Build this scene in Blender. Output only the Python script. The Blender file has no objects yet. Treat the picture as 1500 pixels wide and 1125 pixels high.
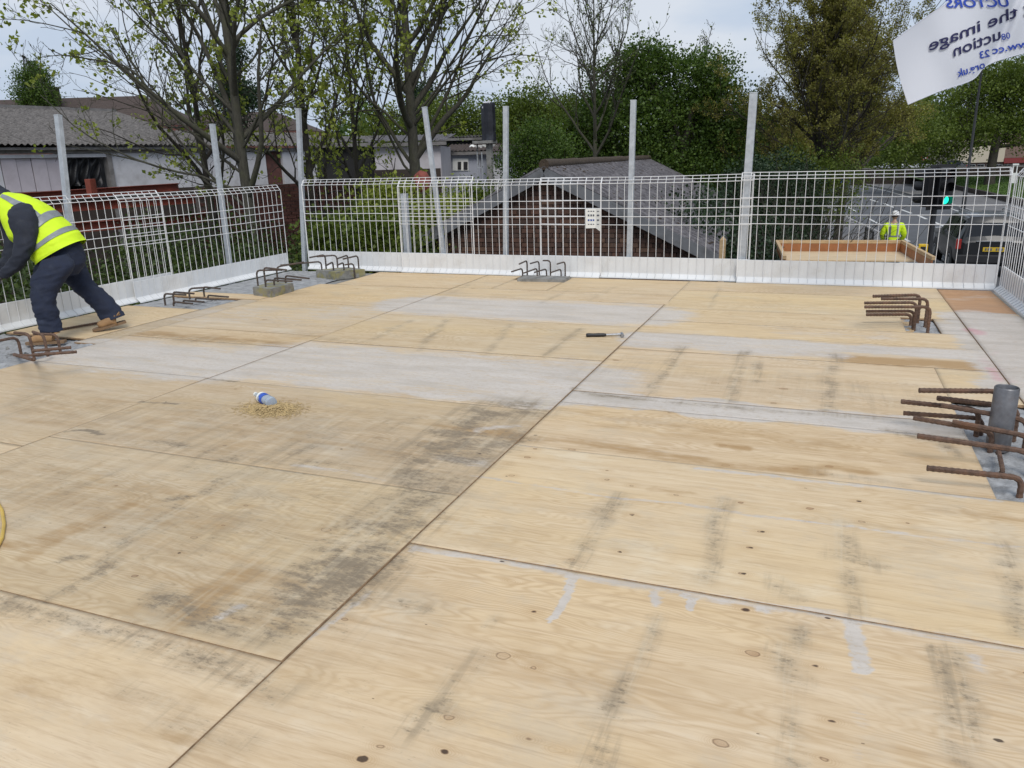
import bpy, bmesh, math, random
import numpy as np
from mathutils import Vector, Matrix, noise as mnoise
PI = math.pi
rng = random.Random(11)
nr = np.random.RandomState(5)
S = bpy.context.scene
C = S.collection

# ------------------------------------------------------------ camera
CAMH = 1.40
FPX = 1130.0
_yaw, _pit, _rol = math.radians(-22.02), math.radians(16.29), math.radians(1.657)
_cy, _sy, _cp, _sp = math.cos(_yaw), math.sin(_yaw), math.cos(_pit), math.sin(_pit)
FWD = Vector((_sy*_cp, _cy*_cp, -_sp))
_r = Vector((_cy, -_sy, 0)); _d = FWD.cross(_r)
RGT = math.cos(_rol)*_r + math.sin(_rol)*_d
DWN = -math.sin(_rol)*_r + math.cos(_rol)*_d
CAMP = Vector((0, 0, CAMH))
cam = bpy.data.cameras.new('camera'); camo = bpy.data.objects.new('camera', cam); C.objects.link(camo)
m = Matrix.Identity(4)
for i in range(3):
    m[i][0] = RGT[i]; m[i][1] = -DWN[i]; m[i][2] = -FWD[i]; m[i][3] = CAMP[i]
camo.matrix_world = m
cam.sensor_width = 36; cam.lens = FPX/1500*36; cam.clip_end = 2000; cam.clip_start = 0.05
S.camera = camo

def ray(x, y):
    return (FWD*FPX + RGT*(x-750) + DWN*(y-562.5)).normalized()
def G(x, y, z=0.0):                     # photograph pixel -> point on the level z
    v = ray(x, y); return CAMP + v*((z-CAMH)/v.z)
def PD(x, y, D):                        # pixel -> point at depth D
    v = ray(x, y); return CAMP + v*(D/v.dot(FWD))
def PY(x, y, Y):
    v = ray(x, y); return CAMP + v*(Y/v.y)
def PX(x, y, X):
    v = ray(x, y); return CAMP + v*(X/v.x)

# ------------------------------------------------------------ world: an overcast spring sky
w = bpy.data.worlds.new('World'); S.world = w; w.use_nodes = True
wt = w.node_tree; wt.nodes.clear()
SUN_EL, SUN_AZ = 52, 150
def wn(t, **k):
    n = wt.nodes.new(t)
    for a, b in k.items(): setattr(n, a, b)
    return n
sky = wn('ShaderNodeTexSky', sky_type='NISHITA', sun_disc=False, sun_elevation=math.radians(SUN_EL), sun_rotation=math.radians(SUN_AZ), air_density=1.0, dust_density=1.5)
tc = wn('ShaderNodeTexCoord')
mp = wn('ShaderNodeMapping'); mp.inputs['Scale'].default_value = (1.0, 1.0, 3.4)
n1 = wn('ShaderNodeTexNoise'); n1.inputs['Scale'].default_value = 1.9; n1.inputs['Detail'].default_value = 6; n1.inputs['Roughness'].default_value = .52
wt.links.new(tc.outputs['Generated'], mp.inputs['Vector']); wt.links.new(mp.outputs['Vector'], n1.inputs['Vector'])
cr = wn('ShaderNodeValToRGB')
cr.color_ramp.elements[0].position = .36; cr.color_ramp.elements[0].color = (5.0, 5.9, 7.4, 1)
cr.color_ramp.elements[1].position = .62; cr.color_ramp.elements[1].color = (7.2, 7.7, 8.5, 1)
e = cr.color_ramp.elements.new(.5); e.color = (5.6, 6.5, 7.9, 1)
wt.links.new(n1.outputs['Fac'], cr.inputs['Fac'])
mixn = wn('ShaderNodeMix', data_type='RGBA'); mixn.inputs['Factor'].default_value = .93
wt.links.new(sky.outputs['Color'], mixn.inputs['A']); wt.links.new(cr.outputs['Color'], mixn.inputs['B'])
bg = wn('ShaderNodeBackground'); bg.inputs['Strength'].default_value = .092
wo = wn('ShaderNodeOutputWorld')
wt.links.new(mixn.outputs['Result'], bg.inputs['Color']); wt.links.new(bg.outputs['Background'], wo.inputs['Surface'])

sl = bpy.data.lights.new('sun', 'SUN'); sl.energy = 1.75; sl.angle = math.radians(28); sl.color = (1.0, .96, .9)
so = bpy.data.objects.new('sun', sl); C.objects.link(so)
_el, _az = math.radians(SUN_EL), math.radians(SUN_AZ)
sd = Vector((math.sin(_az)*math.cos(_el), math.cos(_az)*math.cos(_el), math.sin(_el)))
so.rotation_euler = sd.to_track_quat('Z', 'Y').to_euler(); so.location = (0, 0, 30)
S.view_settings.view_transform = 'Standard'; S.view_settings.look = 'None'
S.view_settings.exposure = 0.12; S.view_settings.gamma = 1; S.view_settings.use_curve_mapping = False

# ------------------------------------------------------------ naming helpers
def tag(o, label=None, cat=None, group=None, kind=None):
    if label: o['label'] = label
    if cat: o['category'] = cat
    if group: o['group'] = group
    if kind: o['kind'] = kind
    return o
def empty(name, loc=(0, 0, 0), rz=0.0):
    o = bpy.data.objects.new(name, None); C.objects.link(o); o.location = loc; o.rotation_euler = (0, 0, rz)
    o.empty_display_size = .1
    return o
def thing(name, label, cat, group=None, loc=(0, 0, 0), rz=0.0):
    return tag(empty(name, loc, rz), label, cat, group)
def link_mesh(name, me, parent=None, mat=None):
    o = bpy.data.objects.new(name, me); C.objects.link(o)
    if mat is not None and not me.materials: me.materials.append(mat)
    if parent is not None: o.parent = parent
    return o
def pydata(name, V, F, mat=None, parent=None, smooth=False):
    me = bpy.data.meshes.new(name); me.from_pydata([tuple(v) for v in V], [], F); me.update()
    if smooth: me.polygons.foreach_set('use_smooth', [True]*len(me.polygons))
    return link_mesh(name, me, parent, mat)
def npmesh(name, V, F, mat=None, parent=None, smooth=False, col=None):
    """V (n,3) float array, F (m,k) int array: fast mesh."""
    me = bpy.data.meshes.new(name); n = len(V); mm, k = F.shape
    me.vertices.add(n); me.vertices.foreach_set('co', np.asarray(V, np.float32).ravel())
    me.loops.add(mm*k); me.loops.foreach_set('vertex_index', np.asarray(F, np.int32).ravel())
    me.polygons.add(mm); me.polygons.foreach_set('loop_start', np.arange(0, mm*k, k, dtype=np.int32))
    me.update(calc_edges=True)
    if smooth: me.polygons.foreach_set('use_smooth', np.ones(mm, bool))
    if col is not None:
        a = me.attributes.new('tone', 'FLOAT', 'POINT'); a.data.foreach_set('value', np.asarray(col, np.float32))
    return link_mesh(name, me, parent, mat)
def setobj(o, name, mat=None, parent=None):
    return o
class MB:
    """collects shapes in world (or local) space into one mesh"""
    def __init__(s): s.v = []; s.f = []
    def add(s, V, F):
        b = len(s.v); s.v += [tuple(v) for v in V]; s.f += [tuple(b+i for i in f) for f in F]
    def box(s, x0, x1, y0, y1, z0, z1):
        s.add([(x0,y0,z0),(x1,y0,z0),(x1,y1,z0),(x0,y1,z0),(x0,y0,z1),(x1,y0,z1),(x1,y1,z1),(x0,y1,z1)],
              [(0,3,2,1),(4,5,6,7),(0,1,5,4),(1,2,6,5),(2,3,7,6),(3,0,4,7)]); return s
    def obox(s, c, ax, ay, az, hx, hy, hz):
        c = Vector(c); V = []
        for k in (-1, 1):
            for a, b in ((-1,-1),(1,-1),(1,1),(-1,1)):
                V.append(c + ax*hx*a + ay*hy*b + az*hz*k)
        s.add(V, [(0,3,2,1),(4,5,6,7),(0,1,5,4),(1,2,6,5),(2,3,7,6),(3,0,4,7)]); return s
    def bar(s, a, b, wx, wy=None, up=(0, 0, 1)):
        a, b = Vector(a), Vector(b); wy = wx if wy is None else wy
        d = (b-a); L = d.length; d.normalize(); u = Vector(up)
        if abs(d.dot(u)) > .95: u = Vector((0, 1, 0))
        x = d.cross(u).normalized(); y = x.cross(d).normalized()
        return s.obox((a+b)/2, x, y, d, wx/2, wy/2, L/2)
    def tube(s, pts, r, k=8, caps=True, rad=None):
        pts = [Vector(p) for p in pts]; n = len(pts); base = len(s.v)
        ref = Vector((0, 0, 1)); d0 = (pts[1]-pts[0]).normalized()
        if abs(d0.dot(ref)) > .9: ref = Vector((1, 0, 0))
        x = d0.cross(ref).normalized()
        for i, p in enumerate(pts):
            d = (pts[min(i+1, n-1)]-pts[max(i-1, 0)]).normalized()
            x = (x - d*x.dot(d)).normalized(); y = d.cross(x)
            rr = rad[i] if rad else r
            for j in range(k):
                a = 2*PI*j/k; s.v.append(tuple(p + x*(rr*math.cos(a)) + y*(rr*math.sin(a))))
        for i in range(n-1):
            for j in range(k):
                s.f.append((base+i*k+j, base+i*k+(j+1) % k, base+(i+1)*k+(j+1) % k, base+(i+1)*k+j))
        if caps:
            s.f.append(tuple(base+j for j in reversed(range(k)))); s.f.append(tuple(base+(n-1)*k+j for j in range(k)))
        return s
    def lathe(s, c, prof, k=16, axis=Vector((0, 0, 1)), up=None):
        c = Vector(c); ax = Vector(axis).normalized()
        t = Vector((1, 0, 0)) if abs(ax.x) < .8 else Vector((0, 1, 0))
        x = ax.cross(t).normalized(); y = ax.cross(x); b = len(s.v)
        for (r, h) in prof:
            for j in range(k):
                a = 2*PI*j/k; s.v.append(tuple(c + ax*h + x*r*math.cos(a) + y*r*math.sin(a)))
        for i in range(len(prof)-1):
            for j in range(k):
                s.f.append((b+i*k+j, b+i*k+(j+1) % k, b+(i+1)*k+(j+1) % k, b+(i+1)*k+j))
        s.f.append(tuple(b+j for j in reversed(range(k)))); q = b+(len(prof)-1)*k
        s.f.append(tuple(q+j for j in range(k))); return s
    def build(s, name, mat, parent=None, smooth=False, bevel=0.0):
        me = bpy.data.meshes.new(name); me.from_pydata(s.v, [], s.f); me.update()
        bm = bmesh.new(); bm.from_mesh(me)
        bmesh.ops.recalc_face_normals(bm, faces=bm.faces)
        if bevel: bmesh.ops.bevel(bm, geom=list(bm.edges), offset=bevel, segments=2, profile=.6, affect='EDGES', clamp_overlap=True)
        if smooth:
            for e in bm.edges:
                e.smooth = len(e.link_faces) < 2 or e.calc_face_angle(0) < .7
            for f in bm.faces: f.smooth = True
        bm.to_mesh(me); bm.free()
        return link_mesh(name, me, parent, mat)

# ------------------------------------------------------------ materials
def newmat(name):
    m = bpy.data.materials.new(name); m.use_nodes = True; t = m.node_tree; t.nodes.clear()
    out = t.nodes.new('ShaderNodeOutputMaterial'); p = t.nodes.new('ShaderNodeBsdfPrincipled')
    t.links.new(p.outputs[0], out.inputs[0]); return m, t, p, out
class NT:
    def __init__(s, t): s.t = t
    def n(s, ty, ins=None, **k):
        n = s.t.nodes.new(ty)
        for a, b in k.items(): setattr(n, a, b)
        if ins:
            for a, b in ins.items(): s.set(n.inputs[a], b)
        return n
    def set(s, inp, b):
        if hasattr(b, 'is_output'): s.t.links.new(b, inp)
        else: inp.default_value = b
    def math(s, op, a, b=None, c=None, clamp=False):
        n = s.t.nodes.new('ShaderNodeMath'); n.operation = op; n.use_clamp = clamp
        s.set(n.inputs[0], a)
        if b is not None: s.set(n.inputs[1], b)
        if c is not None: s.set(n.inputs[2], c)
        return n.outputs[0]
    def noise(s, vec, scale, detail=3, rough=.5, dist=0.0, out='Fac'):
        n = s.n('ShaderNodeTexNoise', {'Scale': scale, 'Detail': detail, 'Roughness': rough, 'Distortion': dist})
        if vec is not None: s.set(n.inputs['Vector'], vec)
        return n.outputs[out]
    def ramp(s, f, stops):
        n = s.t.nodes.new('ShaderNodeValToRGB'); s.set(n.inputs[0], f); el = n.color_ramp.elements
        el[0].position = stops[0][0]; el[0].color = (*stops[0][1], 1) if len(stops[0][1]) == 3 else stops[0][1]
        el[1].position = stops[-1][0]; el[1].color = (*stops[-1][1], 1)
        for p, c in stops[1:-1]:
            e = el.new(p); e.color = (*c, 1)
        return n.outputs[0]
    def sm(s, f, a, b):          # smoothstep
        n = s.n('ShaderNodeMapRange', interpolation_type='SMOOTHSTEP'); s.set(n.inputs[0], f)
        n.inputs[1].default_value = a; n.inputs[2].default_value = b; n.inputs[3].default_value = 0; n.inputs[4].default_value = 1
        return n.outputs[0]
    def mix(s, f, a, b, mode='MIX'):
        n = s.n('ShaderNodeMix', data_type='RGBA', blend_type=mode); s.set(n.inputs['Factor'], f)
        s.set(n.inputs['A'], a if hasattr(a, 'is_output') else (*a, 1)); s.set(n.inputs['B'], b if hasattr(b, 'is_output') else (*b, 1))
        return n.outputs['Result']
    def scale(s, vec, sc, off=None):
        n = s.n('ShaderNodeMapping'); s.set(n.inputs['Vector'], vec); n.inputs['Scale'].default_value = sc
        if off is not None: s.set(n.inputs['Location'], off)
        return n.outputs[0]
    def pos(s): return s.n('ShaderNodeNewGeometry').outputs['Position']
    def obj(s): return s.n('ShaderNodeTexCoord').outputs['Object']
    def bump(s, h, strength=.3, dist=.002):
        n = s.n('ShaderNodeBump', {'Strength': strength, 'Distance': dist}); s.set(n.inputs['Height'], h); return n.outputs[0]
def simple(name, col, rough=.6, var=.15, scale=8.0, metal=0.0, bump=.15, bscale=40, dirt=None, dirtamt=.4, dirtscale=3, coat=0, spec=.5, stretch=(1, 1, 1)):
    m, t, p, _ = newmat(name); k = NT(t)
    v = k.scale(k.obj(), stretch)
    n = k.noise(v, scale, 4, .6)
    c = k.mix(k.math('MULTIPLY', k.sm(n, .25, .75), 1.0), tuple(x*(1-var) for x in col), tuple(min(1, x*(1+var)) for x in col))
    if dirt is not None:
        d = k.noise(v, dirtscale, 6, .65)
        c = k.mix(k.math('MULTIPLY', k.sm(d, .48, .72), dirtamt), c, dirt)
    k.set(p.inputs['Base Color'], c)
    k.set(p.inputs['Roughness'], k.math('MULTIPLY_ADD', n, .2, rough-.1))
    p.inputs['Metallic'].default_value = metal; p.inputs['Specular IOR Level'].default_value = spec
    if coat: p.inputs['Coat Weight'].default_value = coat
    if bump: k.set(p.inputs['Normal'], k.bump(k.noise(v, bscale, 4, .6), bump, .01))
    return m
M = {}
M['white_coat'] = simple('white powder coat', (.82, .82, .82), .42, .04, 12, dirt=(.55, .53, .50), dirtamt=.25, dirtscale=9, bump=.04)
M['toe_white'] = simple('white sheet steel', (.74, .75, .755), .5, .04, 5, dirt=(.5, .47, .42), dirtamt=.35, dirtscale=4, bump=.05)
M['galv'] = simple('galvanised steel', (.52, .55, .58), .48, .12, 20, metal=.35, dirt=(.34, .35, .36), dirtamt=.5, dirtscale=6, bump=.08)
M['rebar'] = simple('rusty reinforcing bar', (.125, .075, .052), .78, .35, 30, dirt=(.22, .105, .055), dirtamt=.6, dirtscale=9, bump=.5, bscale=160)
M['rebar_old'] = simple('grey brown reinforcing bar', (.085, .066, .055), .75, .3, 30, dirt=(.15, .09, .06), dirtamt=.5, dirtscale=9, bump=.5, bscale=160)
M['concrete'] = simple('rough concrete', (.34, .345, .35), .9, .25, 14, dirt=(.17, .165, .16), dirtamt=.6, dirtscale=12, bump=.9, bscale=60)
M['concrete_old'] = simple('grey concrete', (.27, .265, .25), .9, .2, 9, dirt=(.15, .145, .13), dirtamt=.6, dirtscale=6, bump=.6, bscale=60)
M['dark'] = simple('painted dark void', (.02, .02, .02), .9, .2, 5, bump=0)  # near-black colour standing for the shade inside openings
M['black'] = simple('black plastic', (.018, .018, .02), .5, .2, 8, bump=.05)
M['steel'] = simple('bright steel', (.42, .43, .45), .38, .15, 25, metal=.85, dirt=(.2, .19, .19), dirtamt=.4, dirtscale=10, bump=.08)
M['timber'] = simple('sawn timber', (.50, .35, .19), .75, .2, 9, dirt=(.35, .24, .13), dirtamt=.3, dirtscale=3, bump=.3, stretch=(1, 6, 6))
M['ply_orange'] = simple('orange film faced plywood', (.32, .125, .045), .5, .2, 4, dirt=(.22, .10, .05), dirtamt=.5, dirtscale=3, bump=.1)
M['asphalt'] = simple('asphalt', (.085, .088, .095), .85, .15, 1.2, dirt=(.06, .062, .066), dirtamt=.5, dirtscale=.35, bump=.3, bscale=60)
M['paving'] = simple('pavement slabs', (.15, .145, .145), .85, .15, 2, dirt=(.09, .088, .085), dirtamt=.5, dirtscale=.8, bump=.2)
M['paint'] = simple('road paint', (.6, .6, .58), .7, .12, 6, dirt=(.25, .25, .25), dirtamt=.5, dirtscale=2, bump=.1)
M['kerb'] = simple('kerb stone', (.30, .29, .28), .85, .12, 3, bump=.2)
M['dirt'] = simple('bare earth', (.055, .045, .032), .95, .3, .5, dirt=(.045, .06, .02), dirtamt=.8, dirtscale=.25, bump=.5, bscale=8)
M['grass'] = simple('mown grass', (.075, .135, .025), .9, .25, 2.5, dirt=(.10, .15, .03), dirtamt=.6, dirtscale=.4, bump=.8, bscale=30)
M['rust_beam'] = simple('red oxide steel beam', (.22, .05, .03), .7, .3, 3, dirt=(.10, .035, .025), dirtamt=.5, dirtscale=2, bump=.2)
M['green_led'] = None
# ------------------------------------------------------------ deck of plywood sheets
KNOTS = [(531, 1111, .019), (652, 1101, .013), (557, 1093, .010), (657, 1050, .018), (738, 960, .030), (781, 978, .012), (782, 895, .010), (1057, 1089, .024), (1208, 1112, .012), (1194, 976, .010), (1219, 1056, .010),
    (455, 892, .0), (385, 842, .0), (284, 788, .018), (198, 844, .016), (262, 811, .007), (360, 741, .012), (170, 712, .010), (153, 773, .007), (327, 770, .012), (345, 623, .02), (345, 570, .012), (450, 600, .010), (500, 658, .010),
    (1059, 652, .024), (1063, 681, .022), (1215, 683, .022), (1165, 686, .018), (772, 670, .022), (750, 697, .018), (784, 658, .014), (889, 703, .014), (889, 690, .010), (925, 712, .012), (990, 726, .012), (1085, 737, .013), (1180, 716, .008), (1187, 746, .020), (1258, 735, .012), (1262, 765, .014), (1186, 765, .008), (1330, 767, .009), (925, 754, .012), (908, 809, .010), (1115, 780, .015), (1097, 803, .013), (1087, 841, .015), (837, 820, .012), (1092, 893, .020), (1212, 905, .010)]
KNOTS = [q for q in KNOTS if q[2] > 0]
DARKS = [(531, 1111, .013), (652, 1101, .008), (735, 822, .008), (1092, 893, .012), (1212, 905, .007), (1117, 780, .008), (1099, 803, .007), (1089, 841, .008), (909, 809, .006), (925, 755, .007), (782, 895, .005), (1194, 976, .005), (1219, 1056, .005), (262, 811, .006), (153, 773, .006), (784, 637, .008), (702, 665, .008), (742, 698, .006), (1258, 735, .008), (1463, 1085, .01), (243, 589, .006), (500, 658, .006)]
def ply_material():
    m, t, p, _ = newmat('weathered plywood'); k = NT(t)
    oi = k.n('ShaderNodeObjectInfo')
    rnd = oi.outputs['Random']
    off = k.n('ShaderNodeCombineXYZ', {'X': k.math('MULTIPLY', rnd, 37.0), 'Y': k.math('MULTIPLY', rnd, 91.0), 'Z': k.math('MULTIPLY', rnd, 17.0)}).outputs[0]
    P = k.n('ShaderNodeVectorMath', operation='ADD'); k.set(P.inputs[0], k.pos()); k.set(P.inputs[1], off); P = P.outputs[0]
    at = k.n('ShaderNodeAttribute', attribute_name='stain')
    sep = k.n('ShaderNodeSeparateColor'); k.set(sep.inputs[0], at.outputs['Color'])
    mR, mG, mB, mA = sep.outputs[0], sep.outputs[1], sep.outputs[2], at.outputs['Alpha']
    W = k.pos()
    # flowing growth rings of rotary cut veneer
    warp = k.noise(k.scale(P, (.55, 2.4, 1)), 1.0, 4, .5)
    sepP = k.n('ShaderNodeSeparateXYZ'); k.set(sepP.inputs[0], P)
    ph = k.math('ADD', k.math('MULTIPLY', sepP.outputs[1], 120.0), k.math('MULTIPLY', warp, 330.0))
    rings = k.math('POWER', k.math('MULTIPLY_ADD', k.math('SINE', ph), .5, .5), 1.7)
    ringmask = k.sm(k.noise(k.scale(P, (.6, 1.6, 1)), 1.3, 3, .55), .40, .62)
    fine = k.noise(k.scale(P, (5, 130, 1)), 1.0, 5, .7)
    streak = k.noise(k.scale(P, (.9, 15, 1)), 1.0, 6, .68, .4)
    mid = k.noise(k.scale(P, (3.0, 42, 1)), 1.0, 5, .7)
    broad = k.noise(k.scale(P, (.45, 1.6, 1)), 1.1, 3, .5)
    blot = k.noise(k.scale(P, (2.0, 4.2, 1)), 1.0, 6, .66)
    base = k.ramp(streak, [(.25, (.56, .415, .26)), (.45, (.655, .51, .34)), (.6, (.70, .56, .39)), (.8, (.745, .62, .46))])
    base = k.mix(k.math('MULTIPLY', k.sm(broad, .4, .7), .5), base, (.72, .54, .305))
    base = k.mix(k.math('MULTIPLY', k.sm(blot, .48, .70), .42), base, (.565, .43, .275))
    base = k.mix(k.math('MULTIPLY', k.sm(k.noise(k.scale(P, (1.3, 3.0, 1)), 1.7, 5, .68), .52, .72), .5), base, (.75, .655, .51))
    base = k.mix(k.math('MULTIPLY', k.math('MULTIPLY', rings, k.math('MULTIPLY_ADD', ringmask, .85, .15)), .50), base, (.49, .335, .18))
    base = k.mix(k.math('MULTIPLY', k.sm(mid, .50, .70), .55), base, (.47, .335, .20))
    base = k.mix(k.math('MULTIPLY', k.sm(fine, .5, .74), .45), base, (.45, .31, .18))
    # grey weathering that comes and goes over the boards
    wz = k.noise(k.scale(P, (1.5, 2.2, 1)), 1.1, 7, .72)
    base = k.mix(k.math('MULTIPLY', k.sm(wz, .50, .68), .38), base, (.50, .44, .355))
    # knots that can be told apart, each at its own place; then smaller random ones
    acc = None
    Wk = k.scale(W, (1, 1.5, 0)); kwob = k.n('ShaderNodeVectorMath', operation='MULTIPLY_ADD'); k.set(kwob.inputs[0], k.noise(W, 30, 2, .5, out='Color')); kwob.inputs[1].default_value = (.022, .022, 0); k.set(kwob.inputs[2], Wk)
    for (px, py, r) in KNOTS:
        g = G(px, py); dn = k.n('ShaderNodeVectorMath', operation='DISTANCE'); k.set(dn.inputs[0], kwob.outputs[0]); dn.inputs[1].default_value = (g.x+.011, g.y*1.5+.011, .0)
        v = k.math('SUBTRACT', dn.outputs['Value'], r*.8); acc = v if acc is None else k.math('MINIMUM', acc, v)
    dk = None
    for (px, py, r) in DARKS:
        g = G(px, py); dn = k.n('ShaderNodeVectorMath', operation='DISTANCE'); k.set(dn.inputs[0], kwob.outputs[0]); dn.inputs[1].default_value = (g.x+.011, g.y*1.5+.011, .0)
        v = k.math('SUBTRACT', dn.outputs['Value'], r); dk = v if dk is None else k.math('MINIMUM', dk, v)
    kv = k.n('ShaderNodeTexVoronoi', {'Scale': 2.6}, feature='F1'); kw = k.noise(P, 14, 3, .6, out='Color')
    kvec = k.n('ShaderNodeVectorMath', operation='MULTIPLY_ADD'); k.set(kvec.inputs[0], kw); kvec.inputs[1].default_value = (.03, .03, 0)
    k.set(kvec.inputs[2], k.scale(P, (1.0, 1.75, 0))); k.set(kv.inputs['Vector'], kvec.outputs[0])
    kc = k.n('ShaderNodeSeparateColor'); k.set(kc.inputs[0], kv.outputs['Color'])
    ksize = k.math('MULTIPLY', k.math('POWER', kc.outputs[0], 2.0), .075)
    rk = k.math('ADD', k.math('DIVIDE', k.math('SUBTRACT', kv.outputs['Distance'], ksize), 2.6), k.math('MULTIPLY', k.math('LESS_THAN', ksize, .022), 1.0))
    kd = k.math('MINIMUM', acc, rk)
    kin = k.math('SUBTRACT', 1.0, k.sm(kd, -.003, .003))
    kring = k.math('SUBTRACT', 1.0, k.sm(k.math('ABSOLUTE', k.math('ADD', kd, .0015)), .0, .0035))
    halo = k.math('SUBTRACT', 1.0, k.sm(kd, 0, .05))
    eddy = k.math('MULTIPLY', halo, k.math('POWER', k.math('MULTIPLY_ADD', k.math('SINE', k.math('MULTIPLY', kd, 900.0)), .5, .5), 2.0))
    base = k.mix(k.math('MULTIPLY', halo, .20), base, (.50, .33, .17))
    base = k.mix(k.math('MULTIPLY', eddy, .30), base, (.42, .27, .13))
    base = k.mix(k.math('MULTIPLY', kin, k.math('MULTIPLY_ADD', k.sm(k.noise(k.scale(W, (3, 3, 1)), 2.0, 2, .5), .4, .6), .55, .16)), base, (.34, .20, .11))
    base = k.mix(k.math('MULTIPLY', kring, .60), base, (.13, .07, .04))
    v2 = k.n('ShaderNodeTexVoronoi', {'Scale': 5.0}, feature='F1'); k.set(v2.inputs['Vector'], k.scale(P, (1, 2.2, 0)))
    c2 = k.n('ShaderNodeSeparateColor'); k.set(c2.inputs[0], v2.outputs['Color'])
    hole = k.math('MULTIPLY', k.math('LESS_THAN', v2.outputs['Distance'], .024), k.math('GREATER_THAN', c2.outputs[0], .66))
    base = k.mix(k.math('MULTIPLY', hole, .7), base, (.12, .07, .04))
    base = k.mix(1.0, base, oi.outputs['Color'], 'MULTIPLY')
    # brown water stain
    bn = k.noise(k.scale(P, (1.8, 7, 1)), 1.5, 6, .7)
    bf = k.sm(k.math('ADD', bn, k.math('MULTIPLY', mG, .34)), .50, .86)
    bf = k.math('MULTIPLY', bf, k.sm(mG, .0, .5))
    base = k.mix(k.math('MULTIPLY', bf, .85), base, (.40, .245, .105))
    # cement film, broken up along the grain
    cn = k.noise(k.scale(P, (1.3, 7, 1)), 1.6, 7, .72); cf2 = k.noise(k.scale(P, (8, 70, 1)), 1.0, 5, .75)
    cv = k.math('ADD', k.math('MULTIPLY', cn, .55), k.math('MULTIPLY', cf2, .45))
    cf = k.sm(k.math('ADD', cv, k.math('MULTIPLY', mB, .36)), .62, .84)
    cf = k.math('MULTIPLY', cf, k.sm(mB, .0, .35))
    cc = k.ramp(k.noise(k.scale(W, (.9, 4, 1)), 1.7, 6, .68), [(.3, (.46, .42, .37)), (.5, (.575, .53, .485)), (.72, (.66, .615, .565))])
    cs = k.noise(k.scale(P, (28, 55, 1)), 1.0, 5, .8); cc = k.mix(k.math('MULTIPLY', k.sm(cs, .48, .64), .5), cc, (.40, .36, .31)); cf = k.math('MULTIPLY', cf, k.math('SUBTRACT', 1.0, k.math('MULTIPLY', k.sm(cs, .56, .66), .55)))
    base = k.mix(k.math('MULTIPLY', cf, .84), base, cc)
    # black mould and boot dirt: speckle whose density follows the stain map
    sp = k.noise(k.scale(P, (30, 105, 1)), 1.0, 6, .8); sp2 = k.noise(k.scale(P, (3.6, 10, 1)), 1.0, 6, .70); sp3 = k.noise(k.scale(P, (34, 46, 1)), 1.0, 3, .7)
    mr2 = k.math('MULTIPLY', mR, k.math('MULTIPLY_ADD', k.sm(sp2, .36, .62), .75, .32))
    amb = k.math('MULTIPLY', k.sm(k.noise(k.scale(W, (1.3, 1.9, 1)), .9, 6, .68), .5, .75), .40)
    mr2 = k.math('MAXIMUM', mr2, amb)
    v = k.math('ADD', k.math('MULTIPLY', sp, .55), k.math('MULTIPLY', sp3, .45))
    mf = k.sm(k.math('ADD', v, k.math('MULTIPLY', mr2, .27)), .60, .80)
    base = k.mix(k.math('MULTIPLY', mf, .76), base, (.105, .078, .050))
    soft = k.math('MULTIPLY', k.math('MULTIPLY', mR, k.sm(sp2, .32, .62)), .72)
    vs = k.noise(k.scale(W, (17, 1.1, 1)), 1.0, 5, .68)
    base = k.mix(k.math('MULTIPLY', k.math('MULTIPLY', k.sm(vs, .50, .66), k.math('MINIMUM', k.math('MULTIPLY', mR, 2.2), 1.0)), .46), base, (.30, .235, .155))
    base = k.mix(k.math('MULTIPLY', k.math('MULTIPLY', k.sm(vs, .50, .34), k.math('MINIMUM', k.math('MULTIPLY', mR, 2.2), 1.0)), .30), base, (.74, .64, .47))
    base = k.mix(soft, base, (.265, .21, .145))
    base = k.mix(k.math('MULTIPLY', k.math('SUBTRACT', 1.0, k.sm(dk, -.002, .003)), .88), base, (.045, .026, .018))
    # sprayed pink marking paint
    pk = k.math('MULTIPLY', k.sm(k.math('ADD', k.math('SUBTRACT', 1.0, mA), k.math('MULTIPLY_ADD', sp2, 1.2, -.6)), .25, 1.1), k.math('LESS_THAN', mA, .98))
    base = k.mix(k.math('MULTIPLY', pk, .6), base, (.60, .27, .31))
    k.set(p.inputs['Base Color'], base)
    k.set(p.inputs['Roughness'], k.math('MULTIPLY_ADD', streak, .18, .58))
    p.inputs['Specular IOR Level'].default_value = .3
    h = k.math('ADD', k.math('MULTIPLY', fine, .5), k.math('ADD', k.math('MULTIPLY', kin, -.4), k.math('MULTIPLY', hole, -1.5)))
    h = k.math('ADD', h, k.math('MULTIPLY', cf, .5))
    k.set(p.inputs['Normal'], k.bump(h, .35, .0025))
    return m
M['ply'] = ply_material()
M['ply_edge'] = simple('plywood edge', (.28, .18, .10), .85, .3, 40, bump=.3)

# stains: channel, pixel path on the photograph (marks that lie on the boards), half width in metres, strength
R_, G_, B_, A_ = 0, 1, 2, 3
ST = []
def st(ch, pts, w, s, soft=1.0): ST.append((ch, np.array([[*G(x, y)[:2]] for x, y in pts]), w, s, soft))
def sw(ch, pts, w, s, soft=1.0): ST.append((ch, np.array(pts, float), w, s, soft))
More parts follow.
